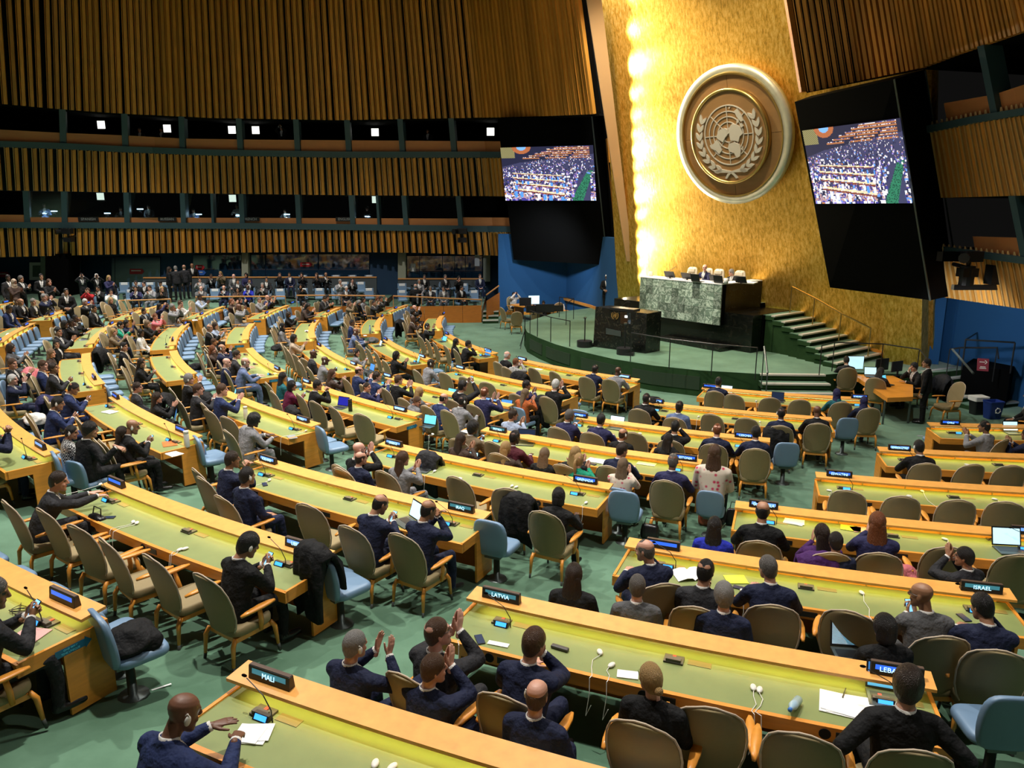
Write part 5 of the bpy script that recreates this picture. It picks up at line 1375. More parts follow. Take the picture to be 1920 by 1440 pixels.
# give each sitter the free seat nearest to it, closest pairs first
pairs = []
for i, p in enumerate(NEAR):
    for j, s in enumerate(SLOTS):
        if s[0] == p['seat']:
            d = (Vector((s[1].x, s[1].y))-Vector((p['O'].x, p['O'].y))).length
            if d < 1.5: pairs.append((d, i, j))
got = {}; taken = set()
for d, i, j in sorted(pairs):
    if i in got or j in taken: continue
    got[i] = j; taken.add(j)
seen = {}
for i, p in enumerate(NEAR):
    key = SLOTS[got[i]][3] if i in got else None
    if key is None:
        r, a = topol(p['O']); best = min(((abs(ROW[k]+.9-r)+abs((a0+a1)/2-a)*.3, (b, k, 2)) for b in SPAN for k, (a0, a1) in SPAN[b].items())); key = best[1]
    where = ('desk seat ' if p['seat'] == 'b' else 'blue seat ')+['one', 'two', 'three', 'four', 'five', 'six'][key[2]]+', '+desk_label(key[0], key[1]).replace(' row from the stage in the ', ' row, ')
    g = 'g' in p['fl']; ear = 1 if 'e' in p['fl'] else (2 if 'E' in p['fl'] else False)
    o, HM = make_person(p['O'], p['rz'], p['hair'], p['hc'], p['skin'], p['top'], p['pose'], p['hy'], p['pt'], p['sc'], ear, where, glasses=g)
    p['obj'] = o
    crz = p['rz']; cp = Vector(p['O'])
    if p['seat'] == 'u':
        r, a = topol(cp); of2 = min((r-ROW[k] for k in ROW), key=abs)
        if -.46 < of2 < .3: cp = pol(r-of2-.46, a); cp.z = floor_z(cp.x, cp.y)
    if i in got: SLOTS[got[i]][4] = True
    wl = o['label'].split(',')[0].replace('person with ', '')
    words = ('beige armchair under ' if p['seat'] == 'b' else 'blue seat under ')+wl+', '+where.split(' ', 2 if False else 1)[1]
    words = ' '.join(words.split()[:16])
    (make_chair if p['seat'] == 'b' else make_blue)(TR(cp, crz), words, 'beige delegate armchairs' if p['seat'] == 'b' else 'blue pedestal seats')
# ================================================================== back platform, its seats and people
slab('floor', [(-1.6, 38.35), (-6.4, 37.7), (-6.4, 46), (-1.6, 46)], -.1, .5, M_CARPET, M_PANEL, kind='structure', label='raised side platform with a wooden front')
slab('floor', [(-7.3, 37.2), (-16, 36.2), (-16, 46), (-7.3, 46)], -.1, .6, M_CARPET, M_PANEL, kind='structure', label='long raised platform of blue seats')
pn = thing('platform_panelling', 'curved wooden panel fronting the seats beside the blue wall', 'panelling')
for i in range(5):
    a, b = Vector((-1.57-.97*i, 38.3-.13*i+.04*(i-2)**2*0, 0)), Vector((-1.57-.97*(i+1)+.015, 38.3-.13*(i+1), 0))
    m_ = MB(); d = Vector((0, .06, 0)); m_.hexa([a, b, b+d, a+d]+[p+Vector((0, 0, .88)) for p in (a, b, b+d, a+d)]); obj('panel', m_.mesh('panel', M_PANEL), pn)
m_ = MB(); m_.hexa([(-14, 36.3, 0), (-7.2, 37.1, 0), (-7.2, 37.16, 0), (-14, 36.36, 0), (-14, 36.3, 1.0), (-7.2, 37.1, 1.0), (-7.2, 37.16, 1.0), (-14, 36.36, 1.0)])
obj('panel', m_.mesh('panel', M_PANEL), pn)
def rail(name, tops, bots, Y, label, m, r=.02, zs=None, pr=.016):
    """handrail through points of the photograph at depth(s) Y with a post under each"""
    t = thing(name, label, 'railing'); Ys = Y if isinstance(Y, (list, tuple)) else [Y]*len(tops)
    P = [atY(x, y, q) for (x, y), q in zip(tops, Ys)]
    obj('handrail', MB().tube(P, r, 6).mesh('handrail', m), t)
    for i, b in enumerate(bots):
        if b is None: continue
        q = Vector((P[i].x, P[i].y, b)); obj('post', MB().tube([P[i], q], pr, 5).mesh('post', m if pr < .03 else M_BLACK), t)
    return t
M_RAILW = mat('rail_wood', (.48, .22, .07), .4)
rail('floor_handrail', [(200, 564), (260, 563), (320, 561)], [.8, .8, .8], 35.2, 'wooden handrail in front of the leftmost blue seats', M_RAILW, .035)
rail('floor_handrail', [(367, 557), (450, 556), (535, 556)], [.6, .6, .6], 36.3, 'wooden handrail in front of the middle blue seats', M_RAILW, .035)
rail('floor_handrail', [(556, 554), (640, 554), (722, 555)], [.6, .6, .6], 36.9, 'wooden handrail behind the desks, right of the middle seats', M_RAILW, .035)
rail('floor_handrail', [(737, 555), (790, 557), (850, 560), (903, 562)], [.88]*4, [37.7, 37.9, 38.1, 38.3], 'wooden handrail over the platform front beside the blue wall', M_RAILW, .035)
wp = thing('stair_side_panel', 'sloping wooden side panel with handrail at the foot of the blue wall', 'panelling')
m_ = MB(); m_.hexa([atY(912, 600, 38.2), atY(937, 593, 39.4), atY(937, 593, 39.45), atY(912, 600, 38.3), atY(912, 564, 38.2), atY(937, 548, 39.4), atY(937, 548, 39.45), atY(912, 564, 38.3)]); obj('panel', m_.mesh('panel', M_PANEL), wp)
obj('handrail', MB().tube([atY(912, 553, 38.2), atY(935, 536, 39.4)], .04, 6).mesh('handrail', M_RAILW), wp); obj('post', MB().tube([atY(934, 537, 39.4), atY(934, 560, 39.4)], .02, 5).mesh('post', M_BLACK), wp)
ss = thing('platform_steps', 'small green steps with pale nosings beside the wooden panel', 'steps')
for i in range(3): step(ss, (-1.5, 37.9+.45*i), (-.7, 38.0+.45*i), .17*(i+1), .5, (0, 1))
M_GREYP = mat('grey_partition', (.045, .055, .06), .7)
for x0, x1, y0, y1, Y, d in ((268, 320, 521, 550, 42.5, 'low grey partition behind the leftmost blue seats'), (360, 706, 520, 557, 42.9, 'long low grey partition behind the blue seats'), (746, 905, 523, 545, 42.9, 'low dark partition under the notices')):
    o = tag(obj('partition', wrect(x0, y0, x1, y1, Y, .15).mesh('partition', M_GREYP)), d, 'partition'); obj('top_rail', wrect(x0, y0-1, x1, y0+1, Y-.03, .2).mesh('top_rail', M_RAILW), o)
m_ = MB(); rg = [[(x, y*.28-.20-.12*h, .40+h) for x, y in rrect(.50, .28, .05)] for h in (0, .1, .42, .50)]; m_.loft(rg); AUB = bev(m_.mesh('backrest', M_BLUEV), .02)
AUS = bev(MB().box((0, .02, .40), (.50, .46, .12)).mesh('seat', M_BLUEV), .03); AUP = MB().box((0, 0, .17), (.12, .3, .34)).mesh('pedestal', M_STEEL)
AUW = bev(MB().box((0, -.262, .83), (.34, .085, .14)).mesh('headrest_cover', M_PAPER), .01)
AUA = bev(MB().box((0, 0, .62), (.05, .42, .05)).mesh('armrest', M_GREYP), .01)
def aud_seat(M, label, cover=True):
    t = thing('auditorium_seat', label, 'seat', M, 'blue platform seats'); obj('seat', AUS, t); obj('backrest', AUB, t); obj('pedestal', AUP, t); obj('armrest', AUA, t, Matrix.Translation((-.28, 0, 0))); obj('armrest', AUA, t, Matrix.Translation((.28, 0, 0)))
    if cover: obj('headrest_cover', AUW, t, Matrix.Translation((0, .02, 0)))
    return t
PF = math.radians(-165)
def plat_z(x, y):
    if x > 740: return .5 if y > 535 else (.72 if y > 522 else .88)
    if x > 330: return .6 if y > 535 else (.8 if y > 521 else .95)
    return .8 if y > 535 else .9
PLAT = """
254 530 short k m black clap
270 531 short k l black lap
281 539 short d l silver clap
254 540 short k m indigo clap
303 541 long y l black clap
301 530 cap black t black lap
377 540 bald n p grey clap
374 524 short d l silver clap
395 517 short k b black clasp
414 512 long y l tweed clasp
438 517 bald g p grey lap
445 527 short k m charcoal lap
462 515 bob k m indigo lap
467 526 short k m charcoal claph
419 539 bald n l navy clap
445 542 long k m brown clap
465 538 bald k d royal clap
492 534 short g p charcoal clap
499 523 short k m charcoal lap
524 515 long n l black claph
543 514 short k t navy lap
564 536 bob k m black clap
566 514 bob k l black clap
594 515 long n l black clap
611 514 bald k t black clap
637 527 short g l silver clap
649 540 short w p charcoal lap
660 525 short d l black clap
786 527 short g m silver lap
796 518 short k m black lap
835 518 short s l charcoal lap
860 521 bob k l black clasp
900 517 short n p navy lap
807 540 short s t charcoal lap
832 540 short k m grey lap
865 539 short k m black lap
207 546 short k m white clasp
207 530 short d l black lap
184 540 short k m black clap
164 544 bob n l red claph
"""
SEC = lambda x: 'left' if x < 330 else ('middle' if x < 552 else ('middle' if x < 740 else 'blue wall'))
PLATP = []
for ln in PLAT.strip().splitlines():
    w_ = ln.split(); x, y = float(w_[0]), float(w_[1]); z = plat_z(x, y); pose = w_[6]
    _, HM = person_mesh(pose, 0, 0); h = HM.translation; d = ray(x, y); t = (z+h.z-HC)/d.z; P = Vector((d.x*t, d.y*t, 0))
    rz = PF+rnd.uniform(-.25, .25); O = P-(Matrix.Rotation(rz, 3, 'Z') @ Vector((h.x, h.y, 0))); O.z = z
    row = 'front row' if y > 535 else ('second row' if y > 521 else 'back row')
    where = '%s of platform seats, %s section' % (row, SEC(x)) if x < 740 else '%s of seats by the blue wall' % row
    make_person(O, rz, w_[2], w_[3], w_[4], w_[5], pose, rnd.choice([-15, 0, 15]), 0, .98, False, where, group='people on the side platforms')
    aud_seat(TR(O, rz), 'blue platform seat under %s, %s' % (' '.join((KW[w_[2]] % HN.get(w_[3], w_[3]) if '%s' in KW[w_[2]] else KW[w_[2]]).split()[:4])+' in '+w_[5], row+', '+SEC(x)+' section'), False); PLATP.append(O)
k = 0
for (x0, x1, y, n, row, sec) in ((225, 322, 548, 8, 'front', 'leftmost section'), (225, 322, 534, 8, 'second', 'leftmost section'), (368, 545, 546, 13, 'front', 'middle section'), (368, 545, 531, 13, 'second', 'middle section'), (560, 700, 545, 9, 'front', 'section right of middle'), (560, 700, 533, 9, 'second', 'section right of middle'), (560, 700, 520, 9, 'back', 'section right of middle'),
                              (745, 900, 549, 8, 'front', 'section by the blue wall'), (745, 900, 536, 8, 'second', 'section by the blue wall'), (750, 900, 528, 7, 'back', 'section by the blue wall')):
    for i in range(n):
        x = x0+(x1-x0)*(i+.5)/n; yy = y-2; z = plat_z(x, {'front': 540, 'second': 527, 'back': 515}[row]); d = ray(x, yy); t = (z+.85-HC)/d.z; P = Vector((d.x*t, d.y*t, z))
        if any((Vector((P.x-q.x, P.y-q.y))).length < .62 for q in PLATP): continue
        aud_seat(TR(P, PF), 'empty blue seat with white headrest cover, %s row, %s, %s along' % (row, sec, ORD[i] if i < 8 else 'far')); PLATP.append(P)
# people standing
def stander(x, y, hair, hc, skin, top, pose, face, hy, label, z=None, sc_=1.0, **k_):
    _, HM = person_mesh(pose, int(round(hy/15)*15), 0); h = HM.translation*sc_
    if z is None: P = hit(x, y, h.z)
    else: d = ray(x, y); t = (z+h.z-HC)/d.z; P = Vector((d.x*t, d.y*t, 0))
    rz = math.radians(face); O = P-(Matrix.Rotation(rz, 3, 'Z') @ Vector((h.x, h.y, 0))); O.z = floor_z(O.x, O.y) if z is None else z
    o, _ = make_person(O, rz, hair, hc, skin, top, pose, hy, 0, sc_, False, '', group='people standing', **k_); o['label'] = label; return o
stander(15, 521, 'short', 'k', 'd', 'charcoal', 'standdown', -120, 0, 'dark-skinned person in charcoal suit standing at the far left edge, by the red sign')
stander(26, 529, 'scarf', 'beige', 'b', 'brown', 'standclap', -110, 0, 'person in a golden yellow headscarf standing and clapping at far left')
stander(39, 523, 'full', 's', 'm', 'black', 'standclap', -100, 0, 'dark-haired person in black standing and clapping beside the yellow headscarf')
stander(77, 519, 'short', 'k', 'm', 'black', 'stand', -150, 10, 'person in black suit standing before the framed picture', trousers='black')
stander(92, 529, 'long', 'n', 'l', 'black', 'standclap', -120, 0, 'person with long curly brown hair in black standing by the black panel')
stander(124, 547, 'short', 'k', 'm', 'black', 'stand', -150, 10, 'person in black partly hidden in the shadow of the black panel')
stander(153, 517, 'short', 'k', 'l', 'charcoal', 'standphoto', -150, 0, 'photographer in charcoal standing before the leftmost glass pane', sc_=1.0)
stander(181, 518, 'short', 'w', 'l', 'black', 'standphoto', -150, 0, 'white-haired photographer in black among the standing people', sc_=1.0)
stander(204, 521, 'long', 'y', 'l', 'indigo', 'standclap', -120, 0, 'person with blonde hair and indigo top standing beside the photographers')
for a in ((317, 505, 'long', 'd', 'm', 'black', 'standdown', -60, 'person with long dark hair, leftmost of the four standing in the gap between seats'),
          (329, 503, 'short', 'g', 'l', 'charcoal', 'standdown', 30, 'grey-haired person in dark suit, second of the four standing between the seats'),
          (345, 501, 'thin', 'e', 'l', 'charcoal', 'standdown', 10, 'person in dark suit seen from behind, third of the four standing between seats'),
          (360, 498, 'bald', 'k', 't', 'black', 'standdown', -160, 'bald person with a badge, rightmost of the four standing beside the red sign')):
    stander(a[0], a[1], *a[2:7], a[7], 0, a[8], z=.8, sc_=1.06, wide=1.05)
stander(779, 537, 'thin', 'g', 'l', 'black', 'standdown', 10, 0, 'grey-haired person in a long black coat standing with back turned by the wooden platform', z=0.0, sc_=1.02, wide=1.15)
stander(1138, 519, 'cap', 'white', 't', 'black', 'stand', 165, 0, 'person with white head covering and black suit standing at the back left of the stage', z=SZ, sc_=1.03)
stander(1738, 681, 'short', 'k', 'm', 'black', 'standdown', 55, 20, 'dark-suited person standing beside the technicians\' table at right', z=0)
# ================================================================== stage: marble desk, lectern, prompters
def marble(name, c1, c2, sc_, th):
    m, n, l, b = node_mat(name); tc = n.new('ShaderNodeTexCoord'); t = n.new('ShaderNodeTexNoise'); t.inputs['Scale'].default_value = sc_; t.inputs['Detail'].default_value = 8; t.inputs['Distortion'].default_value = 2.2; t.inputs['Roughness'].default_value = .62
    oi = n.new('ShaderNodeObjectInfo'); va = n.new('ShaderNodeVectorMath'); va.operation = 'ADD'; l.new(tc.outputs['Object'], va.inputs[0]); ml = n.new('ShaderNodeMath'); ml.operation = 'MULTIPLY'; ml.inputs[1].default_value = 30; l.new(oi.outputs['Random'], ml.inputs[0]); l.new(ml.outputs[0], va.inputs[1]); l.new(va.outputs[0], t.inputs['Vector'])
    r = n.new('ShaderNodeValToRGB'); e = r.color_ramp.elements; e[0].position = th-.07; e[0].color = (*c1, 1); e[1].position = th; e[1].color = (*c2, 1); x = e.new(th+.05); x.color = (*c1, 1); x = e.new(th+.2); x.color = (*[c*1.5 for c in c1], 1)
    l.new(t.outputs[0], r.inputs[0]); h = n.new('ShaderNodeHueSaturation'); mr = n.new('ShaderNodeMapRange'); mr.inputs[3].default_value = .5; mr.inputs[4].default_value = 1.6; l.new(oi.outputs['Random'], mr.inputs[0]); l.new(mr.outputs[0], h.inputs['Value']); l.new(r.outputs[0], h.inputs['Color']); l.new(h.outputs[0], b.inputs['Base Color'])
    b.inputs['Roughness'].default_value = .25; return m
M_GMARB = marble('green_marble', (.12, .17, .13), (.42, .50, .42), 2.6, .54)
M_BMARB = marble('black_marble', (.005, .006, .005), (.032, .030, .022), 4.5, .62)
Q0, Q1 = Vector((5.19, 29.39, 0))+GN*.25, Vector((7.54, 26.36, 0))+GN*.25; QU = (Q1-Q0).normalized(); QN = GN
bb_ = -GN
def prism(a, b, depth, z0, z1, back=None):
    """box whose front face runs a-b, reaching back"""
    back = bb_ if back is None else back
    a, b = Vector((a.x, a.y, 0)), Vector((b.x, b.y, 0)); c, d = b+back*depth, a+back*depth
    return MB().hexa([(p.x, p.y, z0) for p in (a, b, c, d)]+[(p.x, p.y, z1) for p in (a, b, c, d)])
dk = thing('podium_desk', 'raised marble desk with veined green tile front on a black marble base', 'desk')
nx, nz = 12, 5; L = (Q1-Q0).length
rr = random.Random(2)
for j in range(nz):
    for i in range(nx):
        a = Q0+QU*(L*i/nx+.004); b = Q0+QU*(L*(i+1)/nx-.004); z0 = 1.66+1.44*j/nz+.004; z1 = 1.66+1.44*(j+1)/nz-.004
        obj('tile', prism(a+QN*rr.uniform(0, .006), b+QN*rr.uniform(0, .006), .05, z0, z1).mesh('tile', M_GMARB), dk)
obj('front_core', prism(Q0+bb_*.05, Q1+bb_*.05, .2, 1.66, 3.10).mesh('core', M_BLACKM), dk)
RS = Vector((9.39, 27.8, 0)); rdir = (RS-Vector((7.54, 26.36, 0))).normalized()
obj('side_panel', prism(Q1+bb_*.25, Q1+bb_*.25+rdir*.001+QU*.001, 2.1, 1.9, 3.10).mesh('side_panel', M_BMARB), dk)
obj('body', prism(Q0+bb_*.2+QU*.1, Q1+bb_*.2-QU*.02, .55, 2.1, 3.06).mesh('body', M_BMARB), dk)
obj('right_wing', prism(Q1+bb_*.2-QU*.5, Q1+bb_*.2, 2.2, 1.95, 3.09).mesh('right_wing', M_BMARB), dk)
obj('worktop', prism(Q0+QN*.02, Q1+QN*.02, .75, 3.10, 3.13).mesh('worktop', M_PAPER), dk); obj('worktop', prism(Q1+bb_*.7-QU*.5, Q1+bb_*.7, 1.7, 3.10, 3.13).mesh('worktop', M_PAPER), dk)
B0, B1 = Vector((4.2, 30.66, 0)), Vector((8.26, 25.43, 0))
obj('base', prism(B0, B1, 2.35, SZ, 2.12).mesh('base', M_BMARB), dk)
obj('plinth', prism(Vector((5.5, 28.1, 0)), Vector((7.25, 25.62, 0)), .8, SZ, SZ+.14).mesh('plinth', M_BMARB), dk)
ZF = 2.14
slab('floor', [(p.x, p.y) for p in (Q0+bb_*.8, Q1+bb_*.8, Q1+bb_*3.2, Q0+bb_*3.2)], PZ-.02, 2.28, M_CARPET, M_BLACKM, kind='structure', label='carpeted floor behind the marble desk')
FP = math.atan2(GN.y, GN.x)-PI/2
def at_desk(x, y, back, zt):
    """a place behind the marble desk: the vertical plane parallel to its front, `back` metres behind"""
    return onplane(x, y, Q0+bb_*back, QN)
M_CREAML = mat('cream_leather', (.68, .60, .46), .5)
def podium_chair(P, label):
    t = thing('leather_chair', label, 'chair', TR(P, FP, 1.0), 'cream chairs behind the marble desk')
    m_ = MB(); m_.loft([[(x, y*.14-.25-.1*h, .48+h) for x, y in rrect(w_, 1.0, .25)] for h, w_ in ((0, .44), (.2, .52), (.5, .50), (.68, .40), (.72, .25))]); b_ = obj('backrest', sub(m_.mesh('backrest', M_CREAML), 1), t)
    obj('head_cushion', sub(MB().loft([[(x, y*.1-.235, .98+h) for x, y in rrect(.34, 1.0, .2)] for h in (0, .05, .14, .17)]).mesh('cushion', M_CREAML), 1), b_)
    obj('seat', bev(MB().box((0, 0, .46), (.5, .5, .12)).mesh('seat', M_CREAML), .04), t); obj('stem', MB().tube([(0, 0, 0), (0, 0, .42)], .04, 8).mesh('stem', M_BLACK), t)
    for s in (-1, 1): obj('armrest', bev(MB().box((s*.29, .0, .66), (.07, .36, .05)).mesh('armrest', M_CREAML), .02), t)
for x, y, l_ in ((1289, 512, 'cream leather chair, empty, leftmost behind the marble desk'), (1318, 512, 'cream leather chair under the white-haired person behind the marble desk'), (1339, 516, 'cream leather chair, empty, between the two people at the marble desk'), (1378, 521, 'cream leather chair under the grey-haired person at the marble desk')):
    P = at_desk(x, y, 1.55, 0); P.z = 2.28; podium_chair(P, l_)
for x, y, hr, hc, sk, tp, hy, l_ in ((1320, 502, 'ring', 'w', 'p', 'indigo', 25, 'white-haired person with glasses in navy suit behind the marble desk'), (1372, 511, 'full', 'g', 'l', 'charcoal', -20, 'grey-haired person in dark suit and blue tie behind the marble desk')):
    P = at_desk(x, y, 1.35, 0); O = P-(Matrix.Rotation(FP, 3, 'Z') @ Vector((0, .05, 0))); O.z = 2.28
    _, HM = person_mesh('desk', 0, 0); s = (P.z-2.28)/HM.translation.z; print('podium scale', s)
    O = P-(Matrix.Rotation(FP, 3, 'Z') @ Vector((0, HM.translation.y, 0))*min(max(s, .85), 1.15)); O.z = P.z-HM.translation.z*min(max(s, .9), 1.1)
    o, _ = make_person(O, FP, hr, hc, sk, tp, 'desk', hy, 0, min(max(s, .9), 1.1), False, '', glasses=True, tie='light', group='officials behind the marble desk'); o['label'] = l_
def on_top(x, y): return onz(x, y, 3.13)
def small(name, me, P, rz, label, cat, s=1.0, group=None): o = obj(name, me, None, TR(P, rz, s)); tag(o, label, cat, group); return o
m_ = MB(); m_.cyl((0, 0, 0), .042, .10, 14); m_.tube([(.04, 0, .08), (.075, 0, .07), (.075, 0, .03), (.04, 0, .02)], .008, 5); MUG = m_.mesh('mug', M_WHITE, True)
TILTS = bev(MB().box((0, 0, 0), (.42, .03, .24)).mesh('panel', M_BLACK), .006)
def monitor(P, rz, w_, h_, label, scr=None, z=.12, tilt=-.25, flip=False):
    t = thing('monitor', label, 'monitor', TR(P, rz))
    pm = obj('casing', bev(MB().box((0, 0, 0), (w_, .035, h_)).mesh('casing', M_BLACK), .006), t, Matrix.Translation((0, 0, z+h_/2)) @ Matrix.Rotation(tilt, 4, 'X'))
    obj('stand', MB().box((0, .04, z/2+.03), (.05, .03, z+.08)).mesh('stand', M_BLACK), t); obj('foot', MB().box((0, .03, .006), (.2, .16, .012)).mesh('foot', M_BLACK), t)
    if scr: obj('screen', MB().box((0, -.019, 0), (w_-.03, .004, h_-.03)).mesh('screen', scr), pm)
    return t
M_SCRW = mat('screen_pale', (.5, .7, .8), .3, emit=(.42, .68, .78), estr=1.1); M_SCRC = mat('screen_cyan', (.1, .5, .7), .3, emit=(.12, .52, .72), estr=1.0)
M_SCRB = mat('screen_blue', (.05, .2, .5), .3, emit=(.035, .16, .42), estr=1.0); M_SCRD = mat('screen_dark', (.01, .02, .05), .3, emit=(.01, .02, .05), estr=.5)
for x, y in ((1220, 518), (1361, 532)): small('mug', MUG, on_top(x, y), 1, 'white mug on the %s of the marble desk' % ('left end' if x < 1300 else 'right corner'), 'mug', 1.9)
for x, y, l_ in ((1255, 522, 'low black monitor on the marble desk nearest its left end'), (1287, 525, 'low black monitor before the empty cream chair'), (1340, 529, 'low black monitor between the two seated officials'), (1388, 532, 'low black monitor at the right of the marble desk')):
    monitor(on_top(x, y), FP+PI, .46, .26, l_, None, .02, .5)
tag(obj('gooseneck_microphone', MB().tube([on_top(1246, 520), on_top(1246, 520)+Vector((.1, 0, .2)), on_top(1246, 520)+Vector((.4, -.1, .42))], .008, 5).mesh('stem', M_STEEL)), 'thin gooseneck microphone rising from the marble desk', 'microphone')
def laptop(P, rz, s, scr, label, open_=1.85, lidm=None):
    t = thing('laptop', label, 'laptop', TR(P, rz, s), 'laptops on the desks')
    b = obj('keyboard_base', LTB, t); obj('keys', LTK, b)
    lid = obj('lid', LTL, t, Matrix.Translation((0, .12, .016)) @ Matrix.Rotation(PI/2-open_, 4, 'X')); 
    if scr: obj('screen', MB().box((0, -.004, .115), (.30, .003, .19)).mesh('screen', scr), lid)
    return t
LTB = bev(MB().box((0, 0, .008), (.33, .23, .016)).mesh('base', M_STEEL), .004); LTK = MB().box((0, .02, .0165), (.28, .11, .002)).mesh('keys', M_BLACK); LTL = bev(MB().box((0, 0, .115), (.33, .008, .225)).mesh('lid', M_BLACK), .003)
laptop(on_top(1309, 528), FP, 1.2, M_SCRB, 'open black laptop in front of the white-haired official'); laptop(on_top(1352, 531), FP, 1.2, M_SCRB, 'open black laptop beside the mug on the marble desk')
small('paper_stack', bev(MB().box((0, 0, .015), (.4, .3, .03)).mesh('p', M_PAPER), .004), on_top(1407, 531), 1, 'pale papers at the right end of the marble desk', 'papers', 1.3)
# lectern
A, B, C = onz(1112, 650, SZ), onz(1210, 663, SZ), onz(1237, 658, SZ); lt = thing('lectern', 'tall black marble lectern with a small gold emblem on its front', 'lectern')
LB_ = (C-B); LB_.z = 0; bk = LB_.normalized()
def lect(z0, z1l, z1r, ins=0):
    a, b, c = A, B, C; d = A+(C-B)*1.0
    return MB().hexa([(a.x, a.y, z0), (b.x, b.y, z0), (c.x, c.y, z0), (d.x, d.y, z0), (a.x+.06, a.y+.05, z1l), (b.x, b.y, z1r), (c.x, c.y, z1r+.02), (d.x+.06, d.y, z1l)])
nF = Vector(((B-A).y, -(B-A).x, 0)).normalized(); 
zl = onplane(1117, 576, A, nF).z; zr = onplane(1212, 588, A, nF).z
obj('body', lect(SZ, zl, zr).mesh('body', M_BMARB), lt)
obj('reading_shelf', prism(A.lerp(B, .3)+nF*-.02, A.lerp(B, .75)+nF*-.02, .45, zl-.05, zl+.03, -nF).mesh('shelf', M_BLACK), lt)
M_GOLDP = mat('gold_emblem', (.60, .36, .10), .4, metal=.7)
EC2 = onplane(1154, 591, A, nF)+nF*.03; EM2 = Matrix((((B-A).normalized().x, 0, nF.x, EC2.x), ((B-A).normalized().y, 0, nF.y, EC2.y), (0, 1, 0, EC2.z), (0, 0, 0, 1)))
sc2 = Matrix.Diagonal((.11, .11, .11, 1))
ge = obj('gold_emblem', mg.mesh('gold_emblem', M_GOLDP), lt, EM2 @ sc2 @ Matrix.Translation((0, 0, -.4)))
for pl in land[:5]: flat([pl], ZM-.02, ZM+.03, 'land', M_GOLDP, ge)
for sd in (-1, 1):
    for i in range(8):
        t = i/7; a = math.radians(-72+t*98); cx, cy = sd*1.22*math.cos(a), 1.22*math.sin(a); flat([leafp(cx, cy, math.atan2(math.sin(a+PI/2), math.cos(a+PI/2)*sd), .42, .26)], ZM-.02, ZM+.05, 'leaf', M_GOLDP, ge)
PQ = [onplane(x, y, A, nF)+nF*.012 for x, y in ((1137, 615), (1165, 621), (1165, 631), (1137, 626))]; m_ = MB(); m_.loft([PQ, [p+nF*.02 for p in PQ]]); obj('plaque', m_.mesh('plaque', M_STEEL), lt)
for x, y0, y1, dx in ((1162, 573, 566, 16), (1172, 576, 567, 6)):
    p = onplane(x, y0, A, nF)-nF*.2; q = onplane(x+dx, y1, A, nF)-nF*.1; tag(obj('microphone', MB().tube([p, p.lerp(q, .6)+Vector((0, 0, .04)), q], .014, 6).mesh('mic', M_BLACK)), 'thin black microphone on the lectern, pointing %s' % ('far right' if dx > 10 else 'up'), 'microphone')
M_PGLASS, n, l, bb = node_mat('prompter_glass'); gt = n.new('ShaderNodeBsdfTransparent'); gg = n.new('ShaderNodeBsdfGlossy'); gg.inputs['Roughness'].default_value = .02; gx = n.new('ShaderNodeMixShader'); gx.inputs[0].default_value = .1; l.new(gt.outputs[0], gx.inputs[1]); l.new(gg.outputs[0], gx.inputs[2]); l.new(gx.outputs[0], n['Material Output'].inputs[0])
def prompter(base, h, gw_, gh_, rz, tilt, label):
    t = thing('teleprompter', label, 'teleprompter', TR(base, rz)); obj('base', MB().cyl((0, 0, 0), .28, .22, 20).mesh('base', M_BLACK), t); obj('base_box', MB().box((.2, -.15, .05), (.3, .25, .1)).mesh('box', M_BLACK), t)
    obj('pole', MB().tube([(0, 0, .2), (0, 0, h)], .022, 8).mesh('pole', M_BLACK), t); g = obj('glass', MB().box((0, 0, gh_/2), (gw_, .008, gh_)).mesh('glass', M_PGLASS), t, Matrix.Translation((0, 0, h)) @ Matrix.Rotation(tilt, 4, 'X'))
    obj('clip', MB().box((0, 0, 0), (.10, .05, .06)).mesh('clip', M_STEEL), g); obj('glass_bright_spot', MB().box((.02, -.03, .26), (.09, .02, .07)).mesh('lamp', M_LITWIN), g) if h > 1 and tilt < .5 else None  # glowing box added for the white light spots on the glass
prompter(onz(1171, 664, SZ), 1.05, .36, .40, math.radians(-20), .15, 'teleprompter glass on a pole in front of the lectern')
prompter(onz(1096, 650, SZ), 1.05, .36, .40, math.radians(50), .7, 'teleprompter glass on a pole left of the lectern')
# rails of the stage
def rail2(name, tops, zt, label, m=None, zb=SZ, r=.018, pr=.016, skip=(), zbl=None):
    m = m or M_BLACK; t = thing(name, label, 'railing'); P = [onz(x, y, z) for (x, y), z in zip(tops, zt)]; obj('handrail', MB().tube(P, r, 6).mesh('handrail', m), t)
    for i, p in enumerate(P):
        if i in skip: continue
        q = Vector((p.x, p.y, zbl[i] if zbl else zb)); obj('post', MB().tube([p, q], pr, 6).mesh('post', m), t)
    return t
rail2('stage_railing', [(994, 582), (1008, 587), (1033, 595), (1069, 602)], [1.75]*4, 'thin black railing at the left end of the stage')
rail2('stage_railing', [(1049, 557), (1076, 560), (1062, 569)], [1.75]*3, 'thin black railing beside the blue wall at the side desk')
rail2('stage_railing', [(1184, 624), (1257, 636), (1337, 645), (1420, 652)], [1.77]*4, 'thin black railing along the front edge of the stage', r=.016)
rail2('stage_railing', [(1433, 650), (1439, 700)], [1.75, 1.2], 'pale metal handrail at the head of the front steps', M_STEEL, zb=.5, r=.03)
rail2('stage_railing', [(1541, 648), (1565, 642), (1656, 645), (1724, 655), (1738, 672)], [1.72]*5, 'black railing curving around behind the technicians\' table', skip=(4,))
m_ = MB(); t = thing('stair_railing', 'slim brass handrail on posts beside the staircase at the golden wall', 'railing')
PS = []
